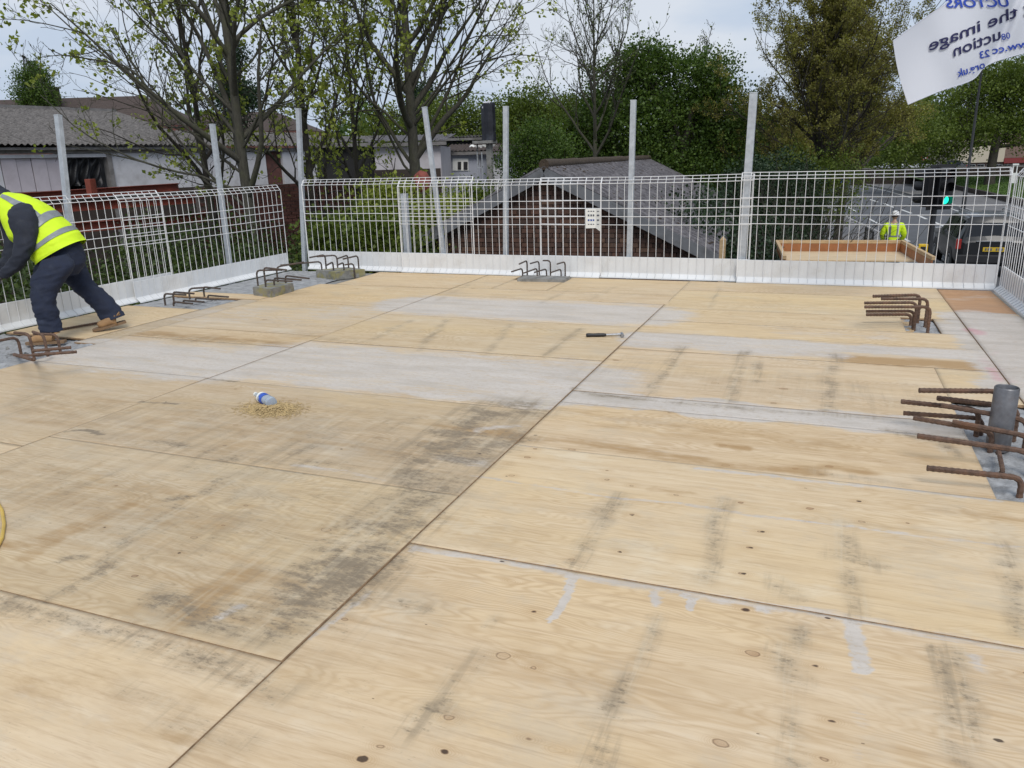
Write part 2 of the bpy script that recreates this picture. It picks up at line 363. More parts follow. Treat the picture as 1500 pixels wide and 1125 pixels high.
# mould, left column
st(R_, [(770, 598), (705, 606), (665, 640), (620, 690)], .15, .85)
st(R_, [(760, 640), (700, 668), (640, 690)], .10, .7)
st(R_, [(740, 612), (700, 606)], .12, .6)
st(R_, [(600, 715), (640, 715), (600, 760)], .13, .7)
st(R_, [(540, 790), (520, 820), (478, 860), (455, 880)], .15, 1.0)
st(R_, [(560, 775), (520, 800)], .10, .7)
st(R_, [(455, 880), (490, 858)], .09, .9)
st(R_, [(395, 930), (350, 915), (280, 893), (240, 880)], .05, .85)
st(R_, [(350, 900), (320, 885), (260, 860)], .06, .6)
st(R_, [(160, 830), (125, 848), (90, 868)], .04, .8)
st(R_, [(120, 818), (85, 822)], .02, .9)
st(R_, [(330, 708), (270, 735), (210, 775), (150, 825), (95, 862)], .035, .55)
st(R_, [(275, 730), (245, 732)], .03, .9)
st(R_, [(330, 700), (300, 718), (255, 742)], .03, .6)
st(R_, [(270, 655), (205, 648)], .035, .7)
st(R_, [(500, 685), (440, 680), (330, 672)], .05, .65)
st(R_, [(520, 655), (560, 640), (600, 615)], .05, .45)
st(R_, [(480, 620), (420, 655), (380, 690), (330, 740)], .05, .38)
st(R_, [(480, 640), (430, 668)], .04, .6)
st(R_, [(660, 655), (600, 700), (540, 745), (480, 800)], .07, .42)
st(R_, [(360, 640), (300, 665), (260, 690)], .03, .5)
st(R_, [(100, 632), (122, 630), (150, 636)], .014, 1.3, .4)
st(R_, [(208, 588), (235, 590), (260, 592)], .012, 1.3, .4)
st(R_, [(302, 555), (345, 559)], .012, 1.2, .4)
st(R_, [(175, 690), (120, 715), (60, 745), (0, 780)], .05, .35)
st(R_, [(250, 600), (190, 620), (120, 640)], .05, .3)
st(R_, [(60, 575), (20, 600)], .08, .3)
st(R_, [(430, 640), (380, 650), (350, 668)], .05, .4)
st(R_, [(60, 700), (250, 760), (420, 860)], .34, .30)
st(R_, [(200, 640), (420, 700), (560, 760)], .30, .30)
st(R_, [(80, 600), (300, 620), (560, 640)], .30, .28)
st(G_, [(100, 700), (300, 800), (420, 900)], .30, .35)
st(G_, [(100, 600), (400, 640), (640, 660)], .30, .35)
st(G_, [(850, 610), (1100, 640), (1350, 680)], .12, .40)
st(R_, [(900, 540), (1100, 560), (1350, 590)], .25, .22)
# grey drag marks on the nearest left sheet
st(R_, [(0, 880), (90, 908), (200, 938), (300, 965), (385, 990)], .040, .62)
st(R_, [(60, 905), (180, 930), (290, 970), (400, 1005)], .05, .45)
st(G_, [(0, 980), (150, 1010), (300, 1060)], .10, .35)
st(R_, [(180, 1010), (300, 1060), (360, 1090)], .04, .3)
# joist lines
for q in ([(655, 468), (615, 512)], [(748, 475), (712, 520)], [(850, 482), (800, 520)], [(600, 470), (540, 500)]):
    st(R_, q, .03, .5)
for q in ([(1000, 508), (975, 545), (950, 580)], [(1092, 515), (1080, 555), (1072, 590)], [(1222, 520), (1215, 570), (1210, 605)], [(1110, 530), (1108, 560)]):
    st(R_, q, .035, .62)
st(R_, [(840, 570), (890, 580), (925, 584)], .022, .95)
st(R_, [(920, 583), (1000, 590), (1050, 595), (1090, 598)], .025, .75)
st(R_, [(1090, 600), (1160, 603), (1280, 612), (1380, 622)], .03, .5)
st(R_, [(1300, 630), (1380, 648), (1400, 665)], .03, .8)
st(R_, [(1200, 690), (1250, 700), (1330, 712)], .03, .35)
for q in ([(905, 725), (885, 760), (862, 800), (845, 832)], [(1058, 735), (1050, 780), (1035, 850)], [(1235, 770), (1245, 820), (1250, 905)], [(1470, 800), (1490, 880), (1500, 930)]):
    st(R_, q, .028, .6)
st(R_, [(1240, 815), (1270, 825)], .05, .55)
st(R_, [(900, 738), (880, 752)], .045, .6)
st(R_, [(1140, 850), (1160, 875)], .035, .5)
st(R_, [(830, 823), (845, 826)], .015, .9)
for q in ([(968, 905), (935, 965), (905, 1020), (880, 1070), (860, 1125)], [(1168, 925), (1160, 990), (1155, 1125)], [(1370, 950), (1385, 1020), (1395, 1080), (1420, 1125)], [(1400, 950), (1412, 1020), (1430, 1090)]):
    st(R_, q, .022, .58)
st(R_, [(1150, 950), (1172, 1000)], .035, .5)
st(R_, [(890, 1095), (870, 1125)], .03, .8)
st(R_, [(655, 1030), (625, 1052), (600, 1075)], .03, .62)
st(R_, [(700, 960), (665, 1000), (640, 1060)], .04, .35)
st(R_, [(580, 883), (625, 890)], .02, .85)
st(R_, [(555, 845), (570, 835)], .02, .6)
st(R_, [(715, 915), (725, 905)], .02, .5)
# far boards
st(R_, [(215, 490), (300, 498), (400, 506)], .08, .45)
st(R_, [(430, 490), (520, 500)], .06, .3)
st(R_, [(690, 415), (640, 440)], .03, .35)
st(R_, [(830, 425), (790, 445)], .03, .35)
st(R_, [(900, 420), (860, 440)], .03, .3)
st(R_, [(1055, 420), (1040, 450)], .02, .4)
st(R_, [(1290, 455), (1340, 462)], .05, .3)
# brown
st(G_, [(1235, 525), (1330, 530), (1400, 535), (1458, 540)], .085, 1.2)
st(G_, [(1180, 520), (1250, 526)], .04, .6)
st(G_, [(350, 840), (310, 870), (270, 905)], .06, .85)
st(G_, [(400, 800), (350, 845)], .05, .5)
st(G_, [(0, 800), (60, 790), (130, 770), (180, 740)], .05, .6)
st(G_, [(100, 780), (40, 815)], .04, .6)
st(G_, [(755, 640), (850, 648), (960, 665), (1060, 680), (1200, 690)], .04, .75)
st(G_, [(1060, 652), (1090, 655)], .03, .9)
st(G_, [(1220, 685), (1260, 690)], .05, .6)
st(G_, [(640, 622), (740, 636)], .05, .7)
st(G_, [(960, 715), (1010, 724)], .03, .7)
st(G_, [(500, 930), (400, 890)], .03, .3)
st(G_, [(215, 488), (260, 492), (420, 505)], .09, .65)
st(G_, [(440, 495), (480, 490)], .08, .4)
st(G_, [(0, 690), (70, 690), (150, 680)], .04, .4)
st(G_, [(1300, 740), (1400, 750), (1500, 765)], .05, .35)
st(G_, [(900, 430), (1200, 447)], .12, .25)
st(G_, [(900, 1000), (760, 960)], .03, .4)
# cement
sw(B_, [(-3.8, 4.6), (-1.45, 4.6)], .46, .93, .5)
sw(B_, [(-3.8, 4.15), (-1.45, 4.12)], .12, .8, .5)
sw(B_, [(-3.8, 5.05), (-2.9, 5.02)], .10, .45)
sw(B_, [(-5.6, 4.36), (-4.0, 4.30)], .42, .92, .5)
sw(B_, [(-5.5, 5.9), (-4.2, 6.3)], .45, .52, .6)
sw(B_, [(-3.8, 6.85), (-1.5, 6.85)], .45, .98, .4)
sw(B_, [(-3.0, 7.35), (-1.5, 7.35)], .10, .6)
sw(B_, [(-1.3, 6.0), (1.1, 5.98)], .15, .98, .45)
sw(B_, [(-1.3, 5.78), (0.1, 5.75)], .14, .8, .6)
sw(B_, [(-.2, 6.4), (.5, 6.45)], .15, .5)
sw(B_, [(-1.36, 4.30), (.74, 4.30)], .14, 1.3, .3)
sw(B_, [(.95, 6.9), (1.1, 6.9)], .25, .95, .4)
sw(B_, [(1.3, 5.2), (1.3, 7.4)], .30, 1.1, .3)
sw(B_, [(1.25, 8.3), (1.5, 8.5)], .12, .5)
st(B_, [(608, 801), (700, 815), (830, 839)], .022, .85)
st(B_, [(830, 839), (960, 862), (1100, 885), (1300, 915), (1500, 955)], .022, .8)
st(B_, [(835, 842), (828, 865), (818, 890), (805, 912)], .012, 1.2, .5)
st(B_, [(838, 842), (830, 862)], .016, 1.4, .5)
st(B_, [(960, 868), (964, 885)], .014, 1.1)
st(B_, [(1005, 872), (1015, 876), (1014, 893)], .013, 1.5, .4)
st(B_, [(1105, 890), (1120, 897)], .016, 1.0)
st(B_, [(1245, 912), (1255, 945), (1262, 980)], .024, 1.2, .5)
st(B_, [(1258, 985), (1255, 1060), (1250, 1125)], .018, .42)
st(B_, [(1425, 960), (1435, 980)], .02, .8)
st(B_, [(690, 697), (790, 712), (887, 728), (1000, 740), (1155, 762), (1300, 780), (1500, 803)], .012, .8)
st(B_, [(756, 651), (860, 666)], .010, .5)
st(B_, [(1020, 686), (1153, 702), (1287, 714), (1463, 734)], .014, .95)
st(B_, [(850, 642), (900, 655), (1100, 675)], .01, .4)
st(B_, [(455, 935), (500, 905), (540, 868)], .014, .8)
st(B_, [(700, 630), (760, 625)], .03, .8)
st(B_, [(650, 672), (700, 678)], .05, .6)
st(B_, [(430, 683), (500, 690), (560, 702)], .02, .7)
st(B_, [(320, 905), (345, 890)], .02, .8)
st(B_, [(0, 590), (60, 560)], .12, .35)
st(B_, [(300, 560), (500, 575), (640, 592)], .06, .4)
st(B_, [(1045, 715), (1050, 735)], .02, .4)
st(B_, [(1088, 748), (1095, 790)], .015, .4)
st(B_, [(1470, 550), (1495, 590)], .02, .5)
# pink marks
st(A_, [(1420, 483), (1432, 488)], .05, 1.0)
st(A_, [(1448, 540), (1462, 558)], .03, .8)
st(A_, [(1440, 520), (1475, 560)], .05, .45)
st(A_, [(1450, 520), (1462, 515)], .03, .5)

SHEETS = []
deck = empty('deck', (0, 0, 0)); tag(deck, kind='structure')
deck.name = 'floor'
def sheet(x0, x1, y0, y1, tint=(1, 1, 1), res=.02, z=None, label=None, notch=None):
    g = .0008; x0 += g; x1 -= g; y0 += g; y1 -= g
    nx = max(3, int((x1-x0)/res)+1); ny = max(3, int((y1-y0)/res)+1)
    X, Y = np.meshgrid(np.linspace(x0, x1, nx), np.linspace(y0, y1, ny))
    z0 = rng.uniform(-.0012, .0012) if z is None else z
    a, b, c = [rng.uniform(-1, 1) for _ in range(3)]
    Z = z0 + .0009*(a*np.sin(X*2.1+a*9)+b*np.sin(Y*3.3+b*7))
    ed = np.minimum(np.minimum(X-x0, x1-X), np.minimum(Y-y0, y1-Y))
    Z = Z - np.where(ed < .001, .0006, 0)
    col = np.zeros((ny*nx, 4)); col[:, 3] = 1
    xr, yr = X.ravel(), Y.ravel()
    def vn(f, s): return np.sin(xr*f+3.1*np.sin(yr*f*.83+s)+s)*.5+np.sin(yr*f*1.13+2.7*np.sin(xr*f*.71+s*2)+s*3)*.5
    wx = .040*vn(7, 1)+.018*vn(19, 4)+.008*vn(47, 6); wy = .040*vn(8, 2)+.018*vn(21, 5)+.008*vn(51, 8)
    jx, jy = nr.normal(size=len(xr))*.003, nr.normal(size=len(xr))*.003
    for ch, pl, wd, s, soft in ST:
        kw_ = min(1.0, wd/.10)*.9+.08; PX_ = xr+wx*kw_+jx; PY_ = yr+wy*kw_+jy
        mn, mx = pl.min(0)-wd*2.6-.06, pl.max(0)+wd*2.6+.06
        if mn[0] > x1 or mx[0] < x0 or mn[1] > y1 or mx[1] < y0: continue
        best = np.full(nx*ny, 1e9)
        for i in range(len(pl)-1):
            A, B = pl[i], pl[i+1]; AB = B-A; L2 = max((AB**2).sum(), 1e-9)
            tt = np.clip(((PX_-A[0])*AB[0]+(PY_-A[1])*AB[1])/L2, 0, 1)
            dd = np.hypot(PX_-A[0]-tt*AB[0], PY_-A[1]-tt*AB[1]); best = np.minimum(best, dd)
        q = best/wd
        f = np.clip(1-(q-(1-.95*soft))/(2.1*soft+.15), 0, 1); f = f*f*(3-2*f)*s
        if ch == A_: col[:, 3] = np.minimum(col[:, 3], 1-f)
        else: col[:, ch] = np.maximum(col[:, ch], f)
    # grime gathers along board edges
    e = np.clip(1-ed.ravel()/.05, 0, 1)*rng.uniform(.08, .26)
    col[:, 0] = np.maximum(col[:, 0], e)
    V = np.stack([X.ravel(), Y.ravel(), Z.ravel()], 1)
    I = np.arange(nx*ny).reshape(ny, nx)
    F = np.stack([I[:-1, :-1].ravel(), I[:-1, 1:].ravel(), I[1:, 1:].ravel(), I[1:, :-1].ravel()], 1)
    loop = list(I[0, :]) + list(I[1:, -1]) + list(I[-1, -2::-1]) + list(I[-2:0:-1, 0])
    n0 = len(V); Lo = V[loop].copy(); Lo[:, 2] = -.018
    V = np.vstack([V, Lo]); nl = len(loop)
    SF = np.array([[loop[i], n0+i, n0+(i+1) % nl, loop[(i+1) % nl]] for i in range(nl)])
    nf = len(F)
    o = npmesh('plywood_sheet', V, np.vstack([F, SF]), None, deck)
    me = o.data; me.materials.append(M['ply']); me.materials.append(M['ply_edge'])
    mi = np.zeros(nf+nl, np.int32); mi[nf:] = 1; me.polygons.foreach_set('material_index', mi)
    ca = me.attributes.new('stain', 'FLOAT_COLOR', 'POINT')
    full = np.zeros((len(V), 4), np.float32); full[:n0] = col; full[n0:] = (0, 0, 0, 1)
    ca.data.foreach_set('color', full.ravel())
    o.color = (*tint, 1)
    if label: o['label'] = label
    return o
N = (1, 1, 1)
# left column
sheet(-3.88, -1.382, .33, 1.55, (1.06, 1.05, 1.04), .02, z=-.001, label='clean pale plywood sheet with grey drag marks')
sheet(-3.88, -1.384, 1.55, 2.77, (.92, .915, .88), .016, z=.0012, label='mould blackened plywood sheet')
sheet(-3.88, -1.384, 2.77, 3.98, (.86, .85, .83), .016, z=.001)
sheet(-3.88, -1.386, 3.98, 5.17, (.95, .95, .96), .02, label='plywood sheet whitened with cement')
sheet(-3.88, -1.386, 5.17, 6.34, (.94, .93, .88), .02)
sheet(-3.88, -1.384, 6.34, 7.42, (1, 1, 1), .025, label='plywood sheet whitened with cement')
sheet(-3.88, -1.31, 7.42, 7.95, (.97, .95, .9), .03)
sheet(-3.88, -3.43, 7.95, 8.90, (.98, .96, .9), .03)
sheet(-3.43, -2.78, 7.95, 8.62, (.98, .96, .9), .03)
sheet(-2.78, -1.31, 7.95, 8.90, (.96, .94, .88), .03)
# right column
sheet(-1.378, 1.12, -.12, 1.10, (1, 1, .98), .03)
sheet(-1.378, 1.12, 1.10, 2.32, (1.03, 1.0, .95), .014, z=-.001)
sheet(-1.378, 1.12, 2.32, 3.425, (1.03, 1.01, .95), .016, z=.002)
sheet(-1.378, .75, 3.425, 4.18, (.99, .96, .91), .02)
sheet(-1.378, .75, 4.18, 4.42, (.93, .94, .96), .02, label='narrow grey plywood strip')
sheet(-1.378, .75, 4.42, 5.575, (.98, .96, .93), .02)
sheet(.75, 1.12, 4.85, 5.575, (.98, .96, .9), .03)
sheet(-1.378, 1.12, 5.575, 6.17, (.97, .96, .95), .02, label='plywood strip half whitened and half stained brown')
sheet(-1.378, 1.12, 6.17, 6.67, (1.0, .98, .92), .02)
sheet(-1.378, .67, 6.67, 7.27, (1.0, .98, .9), .025)
sheet(.92, 1.12, 6.67, 7.27, (.9, .92, .95), .03)
sheet(-1.378, 1.12, 7.27, 8.28, (1.0, .98, .88), .025)
sheet(-1.378, 1.12, 8.28, 8.90, (.95, .93, .88), .03)
# left-left column
sheet(-6.2, -3.884, .1, 1.4, (1.0, .98, .93), .04)
sheet(-6.2, -3.884, 1.4, 2.62, (1.0, .98, .93), .03)
sheet(-5.62, -3.884, 2.62, 4.0, (.88, .87, .85), .02, z=.001)
sheet(-5.62, -3.884, 4.0, 4.92, (.93, .94, .96), .02, label='plywood sheet whitened with cement')
sheet(-5.62, -3.884, 4.92, 5.35, (.95, .92, .86), .025)
sheet(-5.62, -3.884, 5.35, 6.65, (.93, .93, .92), .025)
sheet(-5.66, -3.884, 6.65, 7.85, (.99, .96, .88), .025)
sheet(-5.45, -3.884, 7.85, 8.90, (1.0, .97, .9), .03)
# outer strip under the worker
sheet(-6.9, -5.90, 4.72, 6.1, (1.0, .98, .9), .025, z=-.002)
sheet(-5.895, -5.625, 4.60, 6.9, (.80, .82, .86), .03, z=-.004, label='narrow grey plywood strip')
sheet(-6.9, -5.66, 6.72, 7.0, (1, .97, .9), .03)
# right-hand edge
sheet(1.124, 1.60, 7.62, 8.86, (.74, .55, .44), .03, label='brown stained plywood piece')
sheet(1.124, 1.60, 4.85, 7.615, (.98, .94, .95), .025, z=.004, label='pinkish white plywood sheet with sprayed pink marks')
sheet(1.124, 2.2, 2.2, 3.42, (1, .98, .92), .04)
sheet(1.124, 2.2, .98, 2.2, (1, .98, .92), .05)
# support of the boards: concrete slab edge and joists in the gaps
b = MB(); b.box(-6.96, 2.25, -1.6, 8.97, -.30, -.034); o = b.build('concrete_slab', M['concrete_old'], deck)
for i in range(17):
    bb = MB(); x = -6.3+i*.5
    if -5.6 < x < 1.1:
        bb.box(x-.04, x+.04, -.1, 8.5, -.0335, -.0185); bb.build('joist', M['timber'], deck)
sheet(-6.2, -1.384, -1.4, .10, (1, .98, .95), .06)
sheet(-3.88, -1.384, .10, .33, (1, .98, .95), .06)
sheet(-1.378, 2.2, -1.4, -.12, (1, .98, .95), .06)
sheet(-1.378+2.5, 2.2, -.12, .98, (1, .98, .95), .06)
# rough concrete showing at the left edge, lumpy
def lumpy(name, x0, x1, y0, y1, z, amp, mat, parent, res=.025, label=None, seed=0):
    nx, ny = int((x1-x0)/res)+2, int((y1-y0)/res)+2
    V = []; F = []
    for j in range(ny):
        for i in range(nx):
            x = x0+(x1-x0)*i/(nx-1); y = y0+(y1-y0)*j/(ny-1)
            h = mnoise.fractal(Vector((x*9+seed, y*9, seed)), .9, 2, 5)*amp + abs(mnoise.noise(Vector((x*24, y*24, 3+seed))))*amp
            V.append((x, y, z+h))
    for j in range(ny-1):
        for i in range(nx-1):
            a = j*nx+i; F.append((a, a+1, a+nx+1, a+nx))
    o = pydata(name, V, F, mat, parent, True)
    if label: o['label'] = label
    return o
lumpy('rough_concrete', -6.9, -5.63, 2.65, 4.70, -.022, .016, M['concrete'], deck, .02)
lumpy('rough_concrete', -6.9, -5.68, 6.12, 6.70, -.020, .006, M['concrete'], deck, .03, seed=4)
lumpy('rough_concrete', -6.9, -5.70, 7.02, 8.9, -.024, .006, M['concrete'], deck, .03, seed=7)
lumpy('rough_concrete', .752, 2.15, 3.43, 4.84, -.026, .014, M['concrete'], deck, .015, seed=9)
lumpy('rough_concrete', .672, .918, 6.672, 7.268, -.022, .014, M['concrete'], deck, .012, seed=12)
# loose rubble by the left edge
for i in range(46):
    x, y = rng.uniform(-6.6, -5.68), rng.uniform(2.9, 4.25); r = rng.uniform(.008, .03)
    bm = bmesh.new(); bmesh.ops.create_icosphere(bm, subdivisions=1, radius=r)
    for v in bm.verts: v.co *= rng.uniform(.65, 1.25); v.co.z *= .7
    me = bpy.data.meshes.new('rubble'); bm.to_mesh(me); bm.free(); me.materials.append(M['concrete_old'])
    o = bpy.data.objects.new('stone_chip', me); C.objects.link(o); o.parent = deck; o.location = (x, y, -.012+r*.4); o.rotation_euler = (rng.random()*6, rng.random()*6, 0)
# outer wall of the building below the deck
o = MB().box(-6.94, 2.2, -1.55, 8.93, -2.2, -.302).build('lower_wall', M['concrete_old']); tag(o, kind='structure'); o.name = 'wall'
# ------------------------------------------------------------ mesh barriers
def wire_mesh_data(z_lo, z_hi, hook_out, hook_up, r=.0031):
    mb = MB()
    mb.tube([(0, 0, z_lo), (0, 0, z_hi), (0, hook_out*.25, z_hi+hook_up*.12), (0, hook_out, z_hi+hook_up)], r, 5)
    me = bpy.data.meshes.new('wire'); me.from_pydata(mb.v, [], mb.f); me.update(); me.materials.append(M['white_coat']); return me
WIRE = wire_mesh_data(.03, 1.10, .055, .065)
def barrier(label, origin, ang, length, dy=0.0, pitch=.092, ztop=0.0, tilt=0.0, toe_h=.25, sag=0.0, endbars=True):
    """a mesh edge-protection panel running from origin along ang; its outside is +y in local space"""
    t = thing('mesh_barrier', label, 'safety barrier', 'white mesh barrier panels round the deck', origin, ang)
    t.rotation_euler = (tilt, 0, ang)
    n = int(length/pitch)
    for i in range(n+1):
        x = i*length/n
        o = bpy.data.objects.new('wire', WIRE); C.objects.link(o); o.parent = t
        o.location = (x, dy, ztop-sag*math.sin(PI*x/length)); o.rotation_euler = (rng.uniform(-.004, .004), rng.uniform(-.006, .006), 0)
    def rail(z, y, r=.0040):
        pts = [(x*length/12, dy+y, z+ztop-sag*math.sin(PI*x/12)+rng.uniform(-.001, .001)) for x in range(13)]
        MB().tube(pts, r, 6).build('rail', M['white_coat'], t, True)
    for z in (.63, .725, .818, .908): rail(z, -.005)
    rail(1.100, -.005); rail(1.135, .022); rail(1.168, .056, .004)
    if endbars:
        for x in (-.006, length+.006):
            MB().tube([(x, dy, .03), (x, dy, 1.10+ztop), (x, dy+.013, 1.108+ztop), (x, dy+.055, 1.167+ztop)], .0048, 6).build('end_bar', M['white_coat'], t, True)
    # toe board: folded sheet, vertical web with a lip flared to the inside at the foot
    prof = [(.010, toe_h-.004), (.004, toe_h), (-.002, toe_h-.002), (-.004, .062), (-.016, .048), (-.058, .016), (-.060, .004)]
    V = []; F = []; nx = max(2, n)
    for i in range(nx+1):
        x = i*length/nx
        for k_, (y, z) in enumerate(prof): V.append((x, dy+.010+y, z))
        # small crease at each wire
    m_ = len(prof)
    for i in range(nx):
        for k_ in range(m_-1): F.append((i*m_+k_, i*m_+k_+1, (i+1)*m_+k_+1, (i+1)*m_+k_))
    pydata('toe_board', V, F, M['toe_white'], t)
    tb = MB()
    for i in range(nx+1):          # pressed ribs running down the web and lip
        x = i*length/nx
        pts = [(x, dy+.010-.0055, toe_h-.004), (x, dy+.010-.0065, .064), (x, dy+.010-.018, .0505), (x, dy+.010-.059, .018)]
        tb.tube(pts, .0022, 4, caps=False)
    tb.build('rib_wires', M['galv'], t)['kind'] = 'stuff'
    return t
BY = 8.93
barrier('white mesh barrier panel at the far left corner of the deck', (-6.62, BY, 0), 0, 2.52, ztop=.03, dy=.05)
barrier('white mesh barrier panel before the left slope of the brick gable', (-5.12, BY-.005, 0), 0, 2.68, ztop=-.005, dy=.02, sag=.004)
barrier('white mesh barrier panel behind the row of hooked bars and the white notice', (-3.20, BY, 0), 0, 2.45, ztop=.0, dy=.055, sag=.01)
barrier('white mesh barrier panel at the right end of the back edge, before the road', (-.86, BY-.02, 0), 0, 2.5, ztop=.015, dy=.02, sag=.004)
# left side, outside is -x : local +y -> world -x means ang = 90deg
barrier('white mesh barrier panel at the far end of the left edge', (-6.90, 6.25, -.01), PI/2, 2.66, dy=.03, ztop=-.015, sag=.006, toe_h=.235)
barrier('white mesh barrier panel right behind the worker in the yellow vest', (-6.90, 4.35, 0), PI/2, 2.48, dy=.065, ztop=.0)
barrier('white mesh barrier panel nearest the camera on the left edge', (-6.88, 1.95, 0), PI/2, 2.5, dy=.03, ztop=.0)
# right side: outside is +x, ang = -90deg, starting at the far end
barrier('white mesh barrier panel on the right edge, meeting the back corner', (1.64, 8.86, 0), -PI/2, 2.5, dy=.03, ztop=.01)
barrier('white mesh barrier panel on the right edge, nearest the camera', (1.66, 6.45, 0), -PI/2, 2.5, dy=.05, ztop=.0)

def post(label, base, top, wdt=.06, z0=-.5, grp='tall galvanised posts behind the barriers'):
    t = thing('fence_post', label, 'post', grp, (base[0], base[1], z0))
    b = Vector((0, 0, 0)); tp = Vector(top)-Vector((base[0], base[1], z0))
    mb = MB(); mb.bar(b, tp, wdt, wdt*.92, up=(0, 1, 0)); mb.build('shaft', M['galv'], t, bevel=.004)
    mb = MB(); d = tp.normalized(); mb.bar(tp, tp+d*.012, wdt*1.04, wdt*.96, up=(0, 1, 0)); mb.build('cap', M['galv'], t, bevel=.002)
    return t
Yp = 9.06
for (tx, ty, bx, by, w_, lb) in [
    (437, 160, 446, 375, .058, 'tall grey post at the corner where left and back barriers meet'),
    (622, 158, 650, 370, .055, 'tall grey post leaning left, before the pale shed wall'),
    (741, 157, 741, 373, .058, 'tall grey post right of the black tank'),
    (928, 148, 922, 375, .060, 'tall grey post in front of the gable roof'),
    (1104, 137, 1087, 375, .080, 'thickest tall post, right of the gable roof')]:
    a = PY(tx, ty, Yp); c_ = PY(bx, by, Yp); d_ = (c_-a); c2 = a + d_*((-.28-a.z)/d_.z)
    post(lb, (c2.x, c2.y), a, w_, c2.z)
for (tx, ty, bx, by, w_, lb) in [(85, 170, 99, 300, .055, 'tall grey post behind the worker, left of the black sheeting'),
                                 (311, 183, 336, 385, .055, 'tall grey post in the middle of the left edge')]:
    a = PX(tx, ty, -7.04); c_ = PX(bx, by, -7.04); d_ = (c_-a); c2 = a + d_*((-.28-a.z)/d_.z)
    post(lb, (c2.x, c2.y), a, w_, c2.z)
a = PY(592, 285, 9.3); post('short thick white post standing outside the back barrier', (a.x+.0, 9.3), (a.x, 9.3, a.z), .08, -2.2, 'short posts outside the barrier')
# notice tied to the mesh: two leaves folded at a vertical crease
nt = thing('notice', 'small white notice with small print tied to the back barrier', 'notice')
p0, p1, p2, p3 = PY(858, 306, BY-.01), PY(872, 307, BY-.015), PY(880, 306, BY-.03), None
def quadmesh(name, pts, mat, parent, thick=.002):
    V = [Vector(p) for p in pts]; n_ = (V[1]-V[0]).cross(V[3]-V[0]).normalized()*thick
    V2 = V+[v+n_ for v in V]
    return pydata(name, V2, [(0,1,2,3),(7,6,5,4),(0,4,5,1),(1,5,6,2),(2,6,7,3),(3,7,4,0)], mat, parent)
M['paper'] = simple('white card', (.80, .80, .76), .6, .05, 8, bump=.02)
M['ink'] = simple('dark print', (.10, .11, .13), .7, .2, 30, bump=0)
M['ink_blue'] = simple('blue print', (.05, .10, .35), .7, .2, 30, bump=0)
q = lambda x, y, dy: PY(x, y, BY+dy)
quadmesh('left_leaf', [q(858, 334.5, -.012), q(872.5, 334, -.012), q(872.5, 305.5, -.012), q(858, 306, -.012)], M['paper'], nt)
quadmesh('right_leaf', [q(872.6, 334, -.012), q(879.5, 339, -.05), q(879.5, 305.5, -.05), q(872.6, 305.5, -.012)], M['paper'], nt)
for (y_, mt, hh) in ((309.5, 'ink', .7), (315.5, 'ink', 1.4), (322.5, 'ink_blue', 1.3), (328.5, 'ink', .6)):
    for (xa, xb) in ((861, 863.5), (864.7, 867.4), (868.4, 870.5)):
        quadmesh('print_mark', [q(xa, y_+hh, -.0155), q(xb, y_+hh, -.0155), q(xb, y_-hh, -.0155), q(xa, y_-hh, -.0155)], M[mt], nt, .0004)
    quadmesh('print_mark', [q(874.2, y_+hh*.8, -.0275), q(877.6, y_+hh*.8, -.0455), q(877.6, y_-hh*.8, -.0455), q(874.2, y_-hh*.8, -.0275)], M['ink'], nt, .0004)

# ------------------------------------------------------------ reinforcing bars
def rib_bar(name, pts, r, mat, parent):
    # rounded path with bends
    P = [Vector(p) for p in pts]; out = [P[0]]
    for i in range(1, len(P)-1):
        a, b_, c_ = P[i-1], P[i], P[i+1]
        ra = min(.055, (a-b_).length*.45, (c_-b_).length*.45)
        u = (a-b_).normalized(); v = (c_-b_).normalized(); s0 = b_+u*ra; s1 = b_+v*ra
        for k_ in range(6):
            t_ = k_/5; out.append(s0*(1-t_)**2 + b_*2*t_*(1-t_) + s1*t_*t_)
    out.append(P[-1])
    # resample with ribs
    dense = []; rad = []
    for i in range(len(out)-1):
        L = (out[i+1]-out[i]).length; n_ = max(1, int(L/.012))
        for k_ in range(n_): dense.append(out[i].lerp(out[i+1], k_/n_))
    dense.append(out[-1])
    for i in range(len(dense)): rad.append(r*(1.10 if i % 2 else .95))
    mb = MB(); mb.tube(dense, r, 7, rad=rad)
    return mb.build(name, mat, parent, False)
def solve_h(bx, by, ty, z0=0):
    g = G(bx, by, z0); lo, hi = 0, .8
    for _ in range(30):
        mid = (lo+hi)/2; v = Vector((g.x, g.y, g.z+mid))-CAMP
        y = 562.5+FPX*v.dot(DWN)/v.dot(FWD)
        if y > ty: lo = mid
        else: hi = mid
    return g, lo
def starter(label, specs, r=.009, mat='rebar_old', group='starter bar groups', z0=0.0):
    g0 = G(specs[0][0], specs[0][1], z0); g0.z = 0
    t = thing('starter_bars', label, 'reinforcing bars', group, g0)
    for s_ in specs:
        bx, by, ty, ex, ey = s_[:5]; g, h = solve_h(bx, by, ty, z0)
        eh = s_[5] if len(s_) > 5 else 0
        e = G(ex, ey, g.z+h+eh)
        pts = [Vector((g.x, g.y, -.03)), Vector((g.x, g.y, g.z+h)), e]
        rib_bar('bar', [p-g0 for p in pts], r*rng.uniform(.95, 1.05), M[mat], t)
    return t, g0
